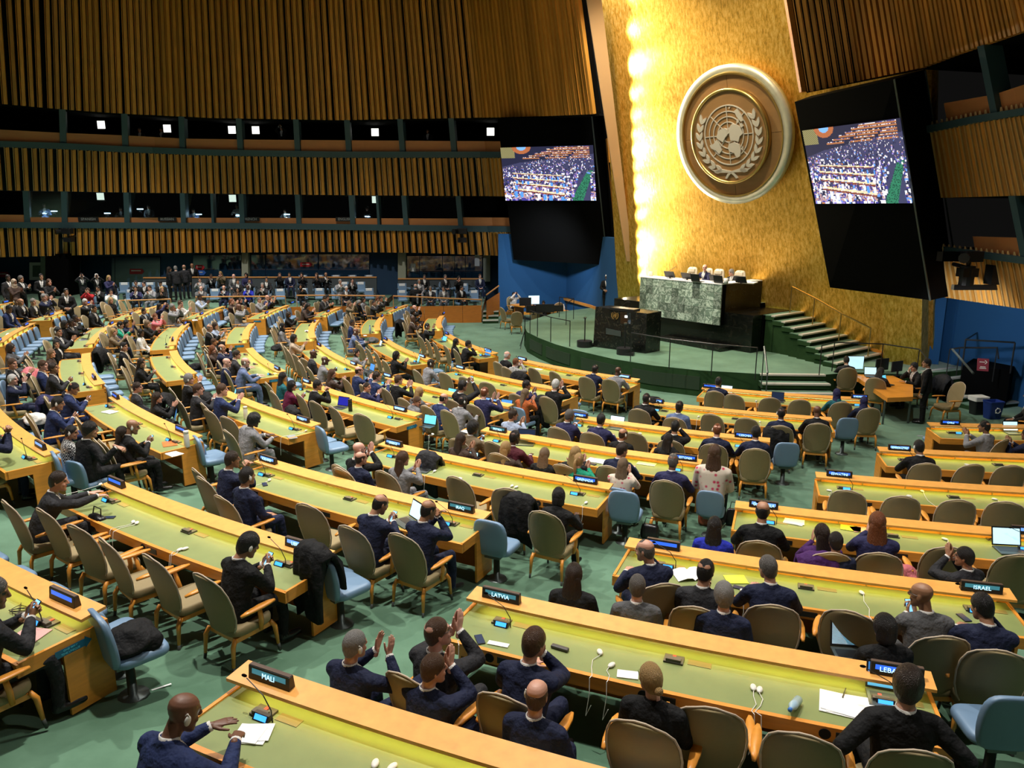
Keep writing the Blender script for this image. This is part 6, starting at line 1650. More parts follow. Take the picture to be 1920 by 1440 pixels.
for s, hz in ((-3.1, PZ), (-2.2, SZ+.16*6), (-1.2, SZ+.16*3.4), (-.15, SZ+.16)):
    p = GB+GU*s+GN*.95; PS.append(Vector((p.x, p.y, hz+.92))); obj('post', MB().tube([PS[-1], Vector((p.x, p.y, hz))], .022, 6).mesh('post', M_BRASS), t)
obj('handrail', MB().tube(PS, .028, 6).mesh('handrail', M_BRASS), t)
# ------------------------------------------------------------------ side desk left of the stage
sd_ = thing('side_desk', 'long wooden technicians\' desk by the blue wall left of the stage', 'desk')
TA, TB = onz(952, 575, .78), onz(1066, 592, .78)
TA = Vector((-.1, 39.6, 0)); TB = Vector((2.9, 35.6, 0)); du = (TB-TA).normalized(); dn = Vector((du.y, -du.x, 0)); dn = dn if dn.y < 0 else -dn
m_ = MB(); m_.hexa([TA+Vector((0, 0, .72)), TB+Vector((0, 0, .72)), TB-dn*.85+Vector((0, 0, .72)), TA-dn*.85+Vector((0, 0, .72)), TA+Vector((0, 0, .78)), TB+Vector((0, 0, .78)), TB-dn*.85+Vector((0, 0, .78)), TA-dn*.85+Vector((0, 0, .78))]); obj('worktop', m_.mesh('worktop', M_WOOD), sd_)
for f in (.05, .5, .95):
    p = TA.lerp(TB, f)-dn*.4; obj('support', MB().box((p.x, p.y, .36), (.06, .6, .72), math.atan2(du.y, du.x)).mesh('support', M_PANEL), sd_)
for (x, y), w_, h_, sc_m, l_, fl in (((985, 577), .62, .42, None, 'black monitor seen from behind, left on the side desk', 0), ((1001, 574), .60, .46, M_SCRW, 'lit monitor on the side desk by the blue wall', 1), ((1000, 590), .7, .34, None, 'wide low black monitor seen from behind on the side desk', 0), ((1022, 590), .9, .40, None, 'largest black monitor seen from behind on the side desk', 0), ((1045, 588), .6, .3, None, 'black monitor at the right end of the side desk', 0)):
    P = onz(x, y, .79); monitor(P, math.radians(10 if fl else 190), w_, h_, l_, sc_m, .10, 0)
def own_person(x, y, z, face, hair, hc, skin, top, pose, hy, pt, label, s=1.0, ch=None, **k_):
    _, HM = person_mesh(pose, int(round(hy/15)*15), int(round(pt/10)*10)); h = HM.translation*s; d = ray(x, y); t = (z+h.z-HC)/d.z; P = Vector((d.x*t, d.y*t, 0)); rz = math.radians(face)
    O = P-(Matrix.Rotation(rz, 3, 'Z') @ Vector((h.x, h.y, 0))); O.z = z; o, _ = make_person(O, rz, hair, hc, skin, top, pose, hy, pt, s, False, '', group='staff at side desks', **k_); o['label'] = label
    if ch: make_chair(TR(O, rz), ch, 'armchairs at the side desks')
    return O
own_person(963, 552, 0.0, -150, 'bun', 'k', 'l', 'white', 'photo', 0, 0, 'dark-haired person in black and white shirt taking a picture at the side desk', ch='armchair of the person taking pictures at the side desk')
own_person(1019, 568, 0.15, 180, 'bun', 'k', 'm', 'black', 'desk', 0, 20, 'dark-haired person with glasses bent behind the side desk monitors', .95, glasses=True)
for x, y, r_, l_ in ((952, 618, -60, 'beige armchair turned sideways, left of two at the side desk'), (968, 627, 5, 'beige armchair with its back to the hall at the side desk'), (1006, 617, 0, 'beige armchair behind the stage railing at the side desk'), (1043, 606, 20, 'beige armchair pushed under the right end of the side desk')):
    P = hit(x, y, 0); P.y += .25; P.z = 0 if x < 1030 else 0; make_chair(TR(P, math.radians(r_)), l_, 'armchairs at the side desks', False)
td = thing('tripod_stand', 'thin black tripod stand at the left corner of the stage', 'stand', TR(hit(984, 652), 0))
obj('pole', MB().tube([(0, 0, .3), (0, 0, 1.35)], .02, 6).mesh('pole', M_BLACK), td)
for a in (0, 2.1, 4.2): obj('leg', MB().tube([(0, 0, .75), (.4*math.cos(a), .4*math.sin(a), 0)], .014, 5).mesh('leg', M_BLACK), td)
tag(obj('bottle', MB().loft([[(r*math.cos(2*PI*j/12), r*math.sin(2*PI*j/12), z) for j in range(12)] for r, z in ((.04, 0), (.04, .2), (.015, .27), (.015, .31))]).mesh('bottle', M_WHITE), None, TR(Vector((2.6, 37.4, .6)), 0, 1.5)), 'pale bottle near the small railing by the blue wall', 'bottle')
# ------------------------------------------------------------------ technicians' table, right
tt = thing('technicians_table', 'wooden table cluttered with laptops in the shade right of the stage', 'table')
pts = [onz(x, y, .76) for x, y in ((1597, 700), (1664, 746), (1712, 744), (1712, 722), (1640, 688))]
m_ = MB(); m_.loft([[(p.x, p.y, z) for p in pts] for z in (.64, .76)]); obj('worktop', m_.mesh('worktop', M_WOOD), tt)
for p in (pts[0], pts[1], pts[2], pts[4]): obj('leg', MB().tube([(p.x, p.y+.1, 0), (p.x, p.y+.1, .66)], .03, 6).mesh('leg', M_STEEL), tt)
def tpos(x, y): return onz(x, y, .77)
monitor(tpos(1600, 697), math.radians(0), .58, .42, 'lit pale monitor facing the hall on the right technicians\' table', M_SCRW, .08, 0)
monitor(tpos(1652, 700), math.radians(200), .5, .36, 'black monitor tilted on the technicians\' table', None, .1, 0); monitor(tpos(1680, 704), math.radians(205), .46, .32, 'small black monitor at the far side of the technicians\' table', None, .12, 0)
laptop(tpos(1634, 706), math.radians(-10), 1.1, M_SCRW, 'open laptop with yellowish screen on the technicians\' table'); laptop(tpos(1662, 722), math.radians(25), 1.1, M_SCRC, 'open laptop with blue screen on the technicians\' table')
own_person(1587, 676, 0, -15, 'short', 'k', 'm', 'charcoal', 'desk', 0, 10, 'dark-haired person in grey suit seated before the lit monitor at right', ch='armchair of the grey-suited person at the technicians\' table')
own_person(1651, 697, 0, -35, 'long', 'k', 'm', 'charcoal', 'desk', -10, 10, 'person with long black hair and grey shawl at the technicians\' table', .97, ch='armchair of the long-haired person at the technicians\' table')
own_person(1714, 688, 0, 95, 'full', 'k', 'm', 'black', 'chin', 15, 0, 'dark-haired person in black suit, hand on chin, at the technicians\' table', ch='armchair of the person with hand on chin at the technicians\' table')
own_person(1930, 742, 0, 60, 'short', 'k', 'm', 'black', 'lap', 0, 0, 'person in black seated on the chair at the right edge, cropped by the frame', ch='pale armchair at the right edge under the blue wall')
P = hit(1770, 790); make_chair(TR(P, math.radians(100)), 'armchair with a dark coat hanging on it beside the technicians\' table', 'armchairs at the side desks')
# black platform with rails, bins
bp = thing('access_platform', 'black wheelchair access platform with rails under the right blue wall', 'platform')
PP = [onz(x, y, 0) for x, y in ((1794, 758), (1884, 766), (1908, 735), (1838, 720))]
m_ = MB(); m_.loft([[(p.x, p.y, z) for p in PP] for z in (.05, 1.15)]); obj('body', m_.mesh('body', M_BLACKM), bp)
TP = [Vector((p.x, p.y, 1.95)) for p in PP]
for p in TP: obj('post', MB().tube([p, p-Vector((0, 0, .9))], .025, 6).mesh('post', M_BLACK), bp)
obj('handrail', MB().tube([TP[1], TP[0], TP[3], TP[2]], .025, 6).mesh('handrail', M_BLACK), bp)
rail('floor_handrail', [(1786, 655), (1825, 700)], [None, None], [20.5, 19.0], 'sloping pale handrail beside the black access platform', M_STEEL, .03)
rail('floor_handrail', [(1781, 655), (1800, 652), (1870, 652), (1872, 672)], [.82, .82, .82, None], [22.0, 21.8, 21.0, 20.6], 'black upper railing beside the black access platform', M_BLACK, .025)
sg = thing('direction_sign', 'dark red sign with a white arrow propped on the black platform', 'sign', TR(atY(1843, 684, 18.9), math.radians(-25), 1, -.5))
obj('board', bev(MB().box((0, 0, 0), (.26, .015, .34)).mesh('board', mat('maroon_sign', (.25, .01, .035), .5)), .004), sg); text('arrow', '\u2192' if 0 else '>', .01, M_PAPER, sg, Matrix.Translation((0, -.2, -9))) if 0 else None
m_ = MB(); m_.box((-.02, -.012, .07), (.12, .006, .022)); m_.loft([[(.03, -.015, .12), (.055, -.015, .12), (.095, -.015, .07), (.07, -.015, .07)], [(.03, -.009, .12), (.055, -.009, .12), (.095, -.009, .07), (.07, -.009, .07)]]); m_.loft([[(.07, -.015, .07), (.095, -.015, .07), (.055, -.015, .02), (.03, -.015, .02)], [(.07, -.009, .07), (.095, -.009, .07), (.055, -.009, .02), (.03, -.009, .02)]])
obj('arrow', m_.mesh('arrow', M_PAPER), sg); obj('lettering', MB().box((0, -.012, -.06), (.12, .004, .02)).box((0, -.012, -.10), (.15, .004, .02)).mesh('lettering', M_PAPER), sg)
rb = hit(1859, 784); bn = thing('recycling_bin', 'blue recycling bin with a white arrows symbol beside the black platform', 'bin', TR(rb, .1))
M_BINB = mat('bin_blue', (.012, .035, .20), .5); m_ = MB(); m_.loft([[(x, y, z) for x, y in rrect(w_, w_*.8, .04)] for w_, z in ((.34, 0), (.42, .46), (.44, .46), (.44, .5), (.39, .5), (.38, .40))]); obj('body', m_.mesh('body', M_BINB), bn)
m_ = MB()
for i in range(3):
    a = 2*PI*i/3+.3; pts_ = [(.07*math.cos(a+t), -.195, .26+.07*math.sin(a+t)) for t in (0, .5, 1.0, 1.5)]; m_.tube(pts_, .013, 5); e = Vector(pts_[-1]); m_.tube([e, e+Vector((.03*math.cos(a+3.1), 0, .03*math.sin(a+3.1)))], [.03, .002], 5)
obj('symbol', m_.mesh('symbol', M_WHITE), bn)
bn = thing('waste_bin', 'black waste bin with a white liner beside the recycling bin', 'bin', TR(hit(1831, 776), .1)); m_ = MB(); m_.loft([[(x, y, z) for x, y in rrect(w_, w_*.8, .04)] for w_, z in ((.32, 0), (.40, .5))]); obj('body', m_.mesh('body', M_BLACK), bn)
obj('liner', MB().loft([[(x, y, z) for x, y in rrect(w_, w_*.8, .04)] for w_, z in ((.43, .40), (.44, .52), (.38, .52))]).mesh('liner', M_WHITE), bn)
# people inside the booths
def booth_person(X, Yp, dpt, hair, hc, skin, top, pose, label, W=WL, s=1.0):
    P, nn = back_at(W, X, Yp, dpt); me, HM = person_mesh(pose, 0, 0); rz = math.atan2(nn.y, nn.x)-PI/2; h = HM.translation*s
    o, _ = make_person(P-Matrix.Rotation(rz, 3, 'Z') @ Vector((0, h.y, 0))-Vector((0, 0, h.z)), rz, hair, hc, skin, top, pose, 0, 0, s, False, '', group='people in the booths'); o['label'] = label
booth_person(528, 240, .9, 'short', 'k', 'm', 'black', 'photo', 'photographer in black in the upper booth, fifth bay'); booth_person(801, 246, 1.3, 'short', 'k', 'm', 'black', 'lap', 'person in dark suit sitting in an upper booth near the left screen')
booth_person(262, 244, .9, 'short', 'k', 'm', 'black', 'lap', 'dark figure sitting in the upper booth, third bay'); booth_person(303, 243, .9, 'cap', 'black', 'm', 'black', 'lap', 'dark figure in a cap before a lit window in the upper booth')
booth_person(82, 386, 1.3, 'short', 'k', 'd', 'light', 'desk', 'interpreter in blue light in the leftmost glass booth'); booth_person(444, 387, 1.1, 'bun', 'k', 'm', 'white', 'desk', 'interpreter beside the lit window in the glass booth'); booth_person(690, 391, 1.1, 'bob', 'k', 'l', 'black', 'desk', 'dark-haired interpreter over white papers in a glass booth')
booth_person(362, 395, 1.3, 'short', 'k', 'm', 'light', 'desk', 'interpreter in blue light in the fifth glass booth'); booth_person(534, 395, 1.3, 'short', 'k', 'm', 'grey', 'desk', 'dim interpreter in the glass booth with the FRENCH sign'); booth_person(225, 392, 1.3, 'short', 'k', 'm', 'black', 'desk', 'dim interpreter in the glass booth with the SPANISH sign'); booth_person(278, 388, 1.1, 'short', 'k', 'm', 'grey', 'lap', 'dim standing-backed interpreter in the glass booth beside the cold lamp')
# ================================================================== things on the desks
def snap(x, y, h, dr, key=None):
    """place on the desk nearest to the point of the photograph; dr = distance from the ledge line"""
    P = hit(x, y, h); r, a = topol(P)
    k = min(ROW, key=lambda q: abs(ROW[q]+dr-r)); p = pol(ROW[k]+dr, a); p.z = zc(ROW[k])
    b = min(SPAN, key=lambda q: 99 if k not in SPAN[q] else max(SPAN[q][k][0]-a, a-SPAN[q][k][1], 0))
    return p, a, k, b
def textmesh(s, size):
    c = bpy.data.curves.new('t', 'FONT'); c.body = s; c.size = size; c.align_x = 'CENTER'; c.align_y = 'CENTER'; c.extrude = .0008; c.resolution_u = 2
    o = bpy.data.objects.new('t', c); COL.objects.link(o); dg = bpy.context.evaluated_depsgraph_get(); me = bpy.data.meshes.new_from_object(o.evaluated_get(dg)); bpy.data.objects.remove(o); me.materials.clear(); return me
m_ = MB(); m_.loft([[(-.20, y, z) for y, z in ((-.035, 0), (.035, 0), (.022, .105), (-.022, .105))], [(.20, y, z) for y, z in ((-.035, 0), (.035, 0), (.022, .105), (-.022, .105))]]); SGB = bev(m_.mesh('case', M_BLACK), .004)
SGT = MB().box((0, 0, .107), (.39, .035, .006)).mesh('top_strip', mat('sign_top', (.10, .06, .04), .4))
def scrm(m): return MB().hexa([(-.165, -.0325, .018), (.165, -.0325, .018), (.165, -.026, .018), (-.165, -.026, .018), (-.165, -.0245, .088), (.165, -.0245, .088), (.165, -.018, .088), (-.165, -.018, .088)]).mesh('screen', m)
SG = {'b': scrm(M_LCD), 't': scrm(M_LCD2), 'p': scrm(M_LCDB)}
SIGNS = [(932, 1124, 'LATVIA', 't'), (1676, 1246, 'LEBANON', 'b'), (1828, 1089, 'ISRAEL', 't'), (1243, 1023, '', 'b'), (1432, 943, 'GUATEMALA', 'p'), (1912, 985, '', 'p'), (1571, 884, 'ESWATINI', 'b'), (1684, 838, 'DOMINICAN REPUBLIC', 'p'), (1778, 791, 'CHILE', 'b'),
 (1614, 746, 'BRUNEI DARUSSALAM', 'b'), (1396, 819, 'CZECHIA', 'b'), (1340, 716, '', 'b'), (1236, 748, "DEM PEOPLE'S KOREA", 'b'), (1178, 703, 'BOTSWANA', 'p'), (1088, 778, 'CYPRUS', 'b'), (1063, 723, 'CANADA', 'p'), (984, 672, 'AZERBAIJAN', 'p'), (1287, 857, 'ESTONIA', 'b'), (1101, 898, 'GRENADA', 'b'),
 (935, 805, 'ERITREA', 't'), (748, 829, 'GREECE', 'p'), (863, 953, 'IRAQ', 't'), (549, 1026, 'LIBERIA', 'p'), (508, 861, 'ICELAND', 'p'), (217, 905, '', 'b'), (503, 1273, 'MALI', 't'), (124, 1119, '', 'b'), (570, 786, 'ITALY', 'p'), (760, 765, 'EQUATORIAL GUINEA', 'p'), (923, 750, 'CUBA', 'p'),
 (353, 804, '', 'b'), (77, 835, '', 'p'), (869, 688, 'CAMEROON', 'p'), (798, 667, 'COLOMBIA', 'p'), (836, 625, '', 'b'), (917, 656, 'AUSTRALIA', 'p'), (668, 681, 'CONGO', 'p'), (601, 646, '', 'b'), (523, 690, '', 'p'), (724, 635, '', 'b'), (735, 703, 'CROATIA', 'p'), (582, 714, 'GABON', 'p'),
 (375, 588, '', 'p'), (342, 606, '', 'p'), (500, 586, '', 'b'), (315, 636, '', 'b'), (106, 590, '', 'p'), (57, 609, '', 'b'), (181, 570, '', 'p'), (246, 588, '', 'b'), (206, 606, '', 'b'), (1, 638, '', 'b'), (177, 707, '', 'b'), (621, 584, '', 'p'), (741, 577, '', 'p'), (594, 602, '', 'b'), (714, 592, '', 'b'), (554, 568, '', 'p'), (825, 587, '', 'b'), (213, 743, '', 'b'), (47, 570, '', 'b')]
LCDB = MB().hexa([(-.07, -.04, 0), (.07, -.04, 0), (.07, .03, 0), (-.07, .03, 0), (-.07, -.012, .045), (.07, -.012, .045), (.07, .02, .045), (-.07, .02, .045)]).mesh('console', M_BLACK)
LCDS = MB().quad((-.055, -.037, .008), (.055, -.037, .008), (.055, -.016, .041), (-.055, -.016, .041)).mesh('screen', mat('console_glow', (.02, .2, .6), .3, emit=(.05, .33, 1.0), estr=1.6))
GOOSE = MB().tube([(.09, .0, 0), (.09, -.005, .10), (.02, .0, .20), (-.16, .03, .27)], [.006, .005, .004, .004], 6).mesh('gooseneck', M_BLACK); MICH = MB().ell((-.185, .034, .28), (.026, .012, .012), 10, 6).mesh('microphone_head', M_BLACKM)
for x, y, s, m in SIGNS:
    P, a, k, b = snap(x, y, LED+.055, -.04)
    P.z += LED+.008; rz = heading(P)
    lab = ('black country nameplate reading %s on the desk ledge' % s) if s else 'glowing blue nameplate, %s' % (desk_label(b, k))
    if not s:
        a0, a1 = SPAN[b][k]; lab += ', left end' if a < (a0+a1)/2 else ', right end'
    o = thing('country_nameplate', lab, 'nameplate', TR(P, rz), 'country nameplates'); obj('case', SGB, o); obj('top_strip', SGT, o); obj('screen', SG[m], o); obj('rear_screen', SG['b'], o, Matrix.Rotation(PI, 4, 'Z'))
    if s:
        tm = textmesh(s, .058); wd = max(v.co.x for v in tm.vertices)-min(v.co.x for v in tm.vertices); tm.materials.append(M_LETTER)
        fx = min(1, .29/wd); obj('lettering', tm, o, Matrix.Translation((0, -.0335, .053)) @ Matrix.Rotation(PI/2-.11, 4, 'X') @ Matrix.Diagonal((fx, 1, 1, 1)))
    a0, a1 = SPAN[b][k]; am = a+math.degrees(.10/ROW[k])*(1 if a < (a0+a1)/2 else -1)*-1*-1
    q = pol(ROW[k]+.17, am); q.z = zc(ROW[k])+T_+.003
    w_ = s.title() if s else desk_label(b, k)+(' left end' if a < (a0+a1)/2 else ' right end')
    c = thing('microphone_console', 'small blue-lit microphone console by the %s nameplate' % (s if s else 'unlettered'), 'microphone', TR(q, heading(q)), 'microphone consoles')
    if not s: c['label'] = 'blue-lit microphone console, '+w_
    obj('console', LCDB, c); obj('console_screen', LCDS, c); g = obj('gooseneck', GOOSE, c); obj('microphone_head', MICH, g)
# earpieces with cords
m_ = MB(); m_.ell((0, 0, .014), (.026, .046, .016), 14, 8); EPH = m_.mesh('earpiece', M_WHITE, True)
def cord(pts, r=.0035): return MB().tube(pts, r, 5)
EP = [(703, 1425, 20), (735, 1432, -10), (873, 1181, 40), (1125, 1217, 30), (1147, 1238, -20), (1413, 1282, 5), (1425, 1286, -5), (249, 973, 60), (256, 975, 50), (336, 1022, 10), (346, 1021, -10), (1616, 1110, 20), (1393, 1101, 30), (815, 880, 10), (863, 893, 80), (1099, 938, 0), (960, 908, 10), (968, 910, -10), (505, 897, 40), (574, 807, 30), (1555, 917, 70), (1729, 921, 10), (1705, 928, 70), (1772, 1010, 50), (1200, 812, 80), (1282, 826, 30), (1865, 935, 60), (1813, 870, 60), (1418, 751, 0), (1310, 780, 0), (1425, 790, 0), (212, 905, 40), (760, 823, 70), (430, 905, 60)]
for i, (x, y, r_) in enumerate(EP):
    P = hit(x, y, T_+.015); r, a = topol(P); k = min(ROW, key=lambda q: abs(ROW[q]+.22-r)); rr_ = min(max(r, ROW[k]-.08), ROW[k]+.52); q = pol(rr_, a); q.z = zc(ROW[k])+T_+.003
    b = min(SPAN, key=lambda q_: 99 if k not in SPAN[q_] else max(SPAN[q_][k][0]-a, a-SPAN[q_][k][1], 0))
    fr = (a-SPAN[b][k][0])/(SPAN[b][k][1]-SPAN[b][k][0]) if k in SPAN[b] else .5
    o = thing('translation_earpiece', 'corded earpiece%s, %s, before seat %s' % (' tilted left' if r_ > 45 else (' tilted' if r_ > 15 else (' turned right' if r_ < 0 else '')), desk_label(b, k), ['one', 'two', 'three', 'four', 'five', 'six'][min(max(int(fr*6), 0), 5)]), 'earpiece', TR(q, heading(q)+math.radians(r_)), 'white earpieces on the desks')
    obj('shell', EPH, o)
    L = ROW[k]+.625-rr_; e = Matrix.Rotation(-math.radians(r_), 3, 'Z')
    pts = [(0, -.04, .012)]+[tuple(e @ Vector((.03*math.sin(i+t*5), -L*t-.02, .006))) for t in (.3, .6, .9)]+[tuple(e @ Vector((.02, -L-.03, .01))), tuple(e @ Vector((.03, -L-.06, -.12))), tuple(e @ Vector((.0, -L-.05, -.35))), tuple(e @ Vector((.05, -L-.07, -.22)))]
    obj('cord', cord(pts).mesh('cord', M_WHITE), o)
def desk_item(x, y, dr=None):
    P = hit(x, y, T_+.01); r, a = topol(P); k = min(ROW, key=lambda q: abs(ROW[q]+.22-r)); rr_ = min(max(r, ROW[k]-.05), ROW[k]+.48); q = pol(rr_, a); q.z = zc(ROW[k])+T_+.003; return q, heading(q)
# papers, books, folders
M_FOLD = {'white': M_PAPER, 'yellow': mat('folder_yellow', (.55, .62, .05), .6), 'orange': mat('magazine_orange', (.85, .16, .04), .35, var=.6, scale=14), 'pink': mat('folder_pink', (.62, .34, .32), .6), 'cream': mat('paper_cream', (.78, .72, .42), .7), 'dark': M_BLACK, 'grey': mat('folder_grey', (.25, .27, .28), .6)}
PAP = [(472, 1366, .24, .20, 20, 'white', 'writing pad under the hand of the writing person in blue'), (1590, 1316, .42, .30, -5, 'white', 'spread white papers on the LEBANON desk'), (932, 1199, .20, .06, 5, 'white', 'narrow white slip beside a black phone, LATVIA desk'), (1177, 1254, .18, .11, 10, 'white', 'small white notebook beside the blonde person'),
 (1380, 1083, .24, .20, 20, 'yellow', 'lime green folder on the desk between two dark suits'), (1488, 978, .26, .20, -10, 'white', 'white papers beside the GUATEMALA nameplate'), (1595, 990, .26, .18, -8, 'yellow', 'yellow folder before the person with long auburn hair'), (1612, 992, .22, .18, 15, 'pink', 'pink paper before the person with long auburn hair'),
 (318, 829, .34, .24, -20, 'orange', 'orange magazine on the desk beside a white thermos'), (319, 847, .26, .20, 0, 'white', 'white paper with a pen near the white thermos'), (55, 1182, .26, .22, 20, 'pink', 'pink folder under a phone at the lower left desk'), (1120, 862, .40, .22, -5, 'white', 'white papers before the person with long blonde hair'),
 (1212, 869, .34, .16, 0, 'cream', 'cream paper near the ESTONIA nameplate'), (915, 798, .22, .14, -10, 'white', 'white paper at the end of the CUBA desk'), (505, 822, .24, .16, -20, 'grey', 'grey folders before the curly-haired person'), (520, 700, .22, .15, -10, 'white', 'white paper on the desk before the long-haired person'), (1010, 692, .24, .14, 0, 'white', 'white papers on the AZERBAIJAN desk'),
 (205, 770, .3, .2, 20, 'white', 'crumpled white bag on the desk near the nameplate'), (895, 658, .2, .14, 0, 'white', 'white paper on the AUSTRALIA desk'), (365, 600, .3, .18, 20, 'white', 'white papers at the end of a far desk'), (575, 620, .25, .14, 0, 'white', 'white paper on a far desk near brown sweater'), (155, 635, .25, .2, 10, 'grey', 'grey booklets on the far-left desk'), (20, 625, .5, .25, 10, 'white', 'long white papers on the leftmost far desk'), (684, 628, .2, .12, 10, 'white', 'white paper beside a bottle on the far desk'), (1745, 828, .12, .06, 0, 'grey', 'small grey device on the CHILE desk')]
for x, y, w_, h_, r_, c, lab in PAP:
    q, hd = desk_item(x, y); m_ = MB(); m_.box((0, 0, .004), (w_, h_, .006)); 
    if c == 'white' and w_ > .22: m_.box((.02, .015, .009), (w_*.94, h_*.9, .003), .12); m_.box((-.02, -.01, .012), (w_*.8, h_*.85, .002), -.1)
    tag(obj({'white': 'paper_sheets', 'cream': 'paper_sheets', 'orange': 'magazine'}.get(c, 'folder'), m_.mesh('paper', M_FOLD[c]), None, TR(q, hd+math.radians(r_))), lab, 'papers')
# open book
q, hd = desk_item(1296, 1074); m_ = MB()
for s in (-1, 1): m_.loft([[(s*x, y, z) for y in (-.13, .13) for z in (z0, z0+.004)][:2]+[(s*x, .13, z0+.004), (s*x, .13, z0)] for x, z0 in ((0, .004), (.03, .03), (.09, .034), (.17, .012), (.19, .004))])
tag(obj('open_book', m_.mesh('book', M_PAPER), None, TR(q, hd+.5, 1.05)), 'open white book on the desk left of the dark-haired person in charcoal', 'book')
# pens, phones, bottles, flasks
PENM = MB().tube([(0, 0, 0), (.14, 0, .0)], .005, 6).mesh('pen', M_BLACK)
q, hd = desk_item(1580, 1305); tag(obj('pen', PENM, None, TR(q+Vector((0, 0, .02)), hd+1.3)), 'dark pen lying on the spread white papers', 'pen')
PHF = bev(MB().box((0, 0, .005), (.075, .155, .009)).mesh('phone', M_BLACK), .003)
for x, y, r_, lab in ((203, 963, -50, 'black phone lying near the reaching person'), (496, 903, 60, 'black phone lying near the ICELAND nameplate'), (892, 1195, 40, 'black phone lying by the white slip, LATVIA desk'), (1388, 1096, 80, 'black phone lying between two dark suits'), (1111, 866, 70, 'dark phone lying by the white papers'), (1808, 1152, 20, 'black phone lying near the ISRAEL nameplate')):
    q, hd = desk_item(x, y); o = tag(obj('mobile_phone', PHF, None, TR(q, hd+math.radians(r_))), lab, 'phone', 'phones lying on the desks'); obj('glass', MB().box((0, 0, .0105), (.067, .145, .001)).mesh('glass', M_SCRD), o)
def lathe(prof, m, k=18): return MB().loft([[(r*math.cos(2*PI*j/k), r*math.sin(2*PI*j/k), z) for j in range(k)] for r, z in prof]).mesh('body', m, True)
FL = lathe(((.036, 0), (.038, .005), (.038, .19), (.036, .195), (.036, .2)), M_WHITE); FLC = lathe(((.037, .2), (.037, .235), (.034, .24)), M_WHITE)
FB = lathe(((.036, 0), (.036, .16), (.030, .165)), M_BLACK); FBC = lathe(((.036, .17), (.036, .215), (.033, .22)), M_BLACK)
M_WATER = mat('water_bottle', (.35, .5, .6), .1, alpha=None); WB = lathe(((.032, 0), (.032, .15), (.014, .20), (.014, .21)), M_WATER); WBC = lathe(((.016, .21), (.016, .23)), mat('cap_blue', (.05, .2, .6), .4))
for x, y, b_, c_, lab, s in ((351, 836, FL, FLC, 'white thermos flask beside the orange magazine', 1.25), (461, 782, FL, FLC, 'white thermos flask behind the curly-haired person', 1.15), (657, 768, FB, FBC, 'black thermos flask beside the blue laptop', 1.3), (851, 695, WB, WBC, 'clear water bottle near the nameplate by the grey-suited person', 1.3), (694, 625, WB, WBC, 'clear bottle on the far desk before the light blue suit', 1.5)):
    q, hd = desk_item(x, y); o = tag(obj('bottle' if b_ is WB else 'thermos_flask', b_, None, TR(q, hd, s)), lab, 'bottle'); obj('cap', c_, o)
q, hd = desk_item(1497, 1308); o = tag(obj('bottle', WB, None, TR(q+Vector((0, 0, .03)), hd-.3, 1.1, 1.35)), 'small bottle with blue wrapper lying on the LATVIA desk', 'bottle'); obj('cap', WBC, o)
q, hd = desk_item(1050, 1209); tag(obj('pouch', bev(MB().box((0, 0, .015), (.17, .05, .03)).mesh('pouch', M_PBOX), .01), None, TR(q, hd-.1)), 'dark patterned power bank with white cable, LATVIA desk', 'power bank')
q, hd = desk_item(42, 1153); o = tag(obj('power_adapter', bev(MB().box((0, 0, .018), (.14, .07, .036)).mesh('adapter', M_BLACK), .006), None, TR(q, hd)), 'black power adapter with tangled cable, lower left desk', 'adapter')
pts = [(.12*math.cos(t*1.9)*(.6+.05*t)-.12, .07*math.sin(t*2.3)+.05, .01+.004*(t % 3)) for t in np.arange(0, 14, .5)]; obj('cable', MB().tube(pts, .0035, 5).mesh('cable', M_BLACK), o)
q, hd = desk_item(1858, 1008); tag(obj('tangled_cable', MB().tube([(.10*math.cos(t*1.7), .06*math.sin(t*2.1), .008+.004*(t % 3)) for t in np.arange(0, 12, .5)], .0035, 5).mesh('cable', M_BLACK), None, TR(q, hd)), 'tangled black cable beside the large laptop at right', 'cable')
# laptops and tablets on desks
LAPS = [(1668, 1310, 0, 1.0, M_SCRB, 'open laptop with dark blue screen before the LEBANON nameplate'), (1897, 1030, 5, 1.1, M_SCRW, 'open black laptop with white page at the right edge'), (762, 975, -25, 1.1, M_SCRW, 'open laptop with white screen between two navy suits'), (790, 878, 10, .9, M_SCRD, 'black tablet propped up beside the grey jacket'), (1152, 803, 0, 1.05, M_SCRW, 'open white laptop near the CYPRUS nameplate'), (985, 832, 20, 1.1, M_SCRD, 'black laptop lid beside the maroon jacket'),
 (636, 762, 15, 1.0, mat('screen_navy', (.01, .01, .2), .4, emit=(.008, .012, .22), estr=1), 'laptop with deep blue lid left of the black thermos'), (844, 745, 0, .95, M_SCRC, 'open laptop with cyan screen before the blue-suited person'), (945, 768, 10, .95, M_SCRB, 'blue laptop by the CUBA nameplate'), (776, 680, -20, 1.0, M_SCRC, 'open laptop with cyan screen before the black-haired person'), (909, 668, 10, .95, M_SCRB, 'dark blue laptop by the AUSTRALIA nameplate'), (707, 648, 0, .9, M_SCRW, 'small open laptop with pale screen, left block'),
 (1901, 812, 0, 1.0, M_SCRW, 'open laptop with white page on the CHILE desk'), (1366, 731, 0, .95, M_SCRW, 'white laptop before the navy suit in the front row'), (434, 748, -20, 1.0, M_SCRC, 'laptop with bright cyan lid before the brown-haired person'), (1458, 752, 0, .95, M_SCRD, 'black laptop beside the dark headscarf, front row'), (828, 640, 15, .9, M_SCRC, 'small cyan laptop behind the clapping person in black'), (158, 634, 0, .9, M_SCRB, 'blue tablet on the far-left desk')]
for x, y, r_, s, m, lab in LAPS:
    q, hd = desk_item(x, y); laptop(q, hd+math.radians(r_), s, m, lab, 1.9)
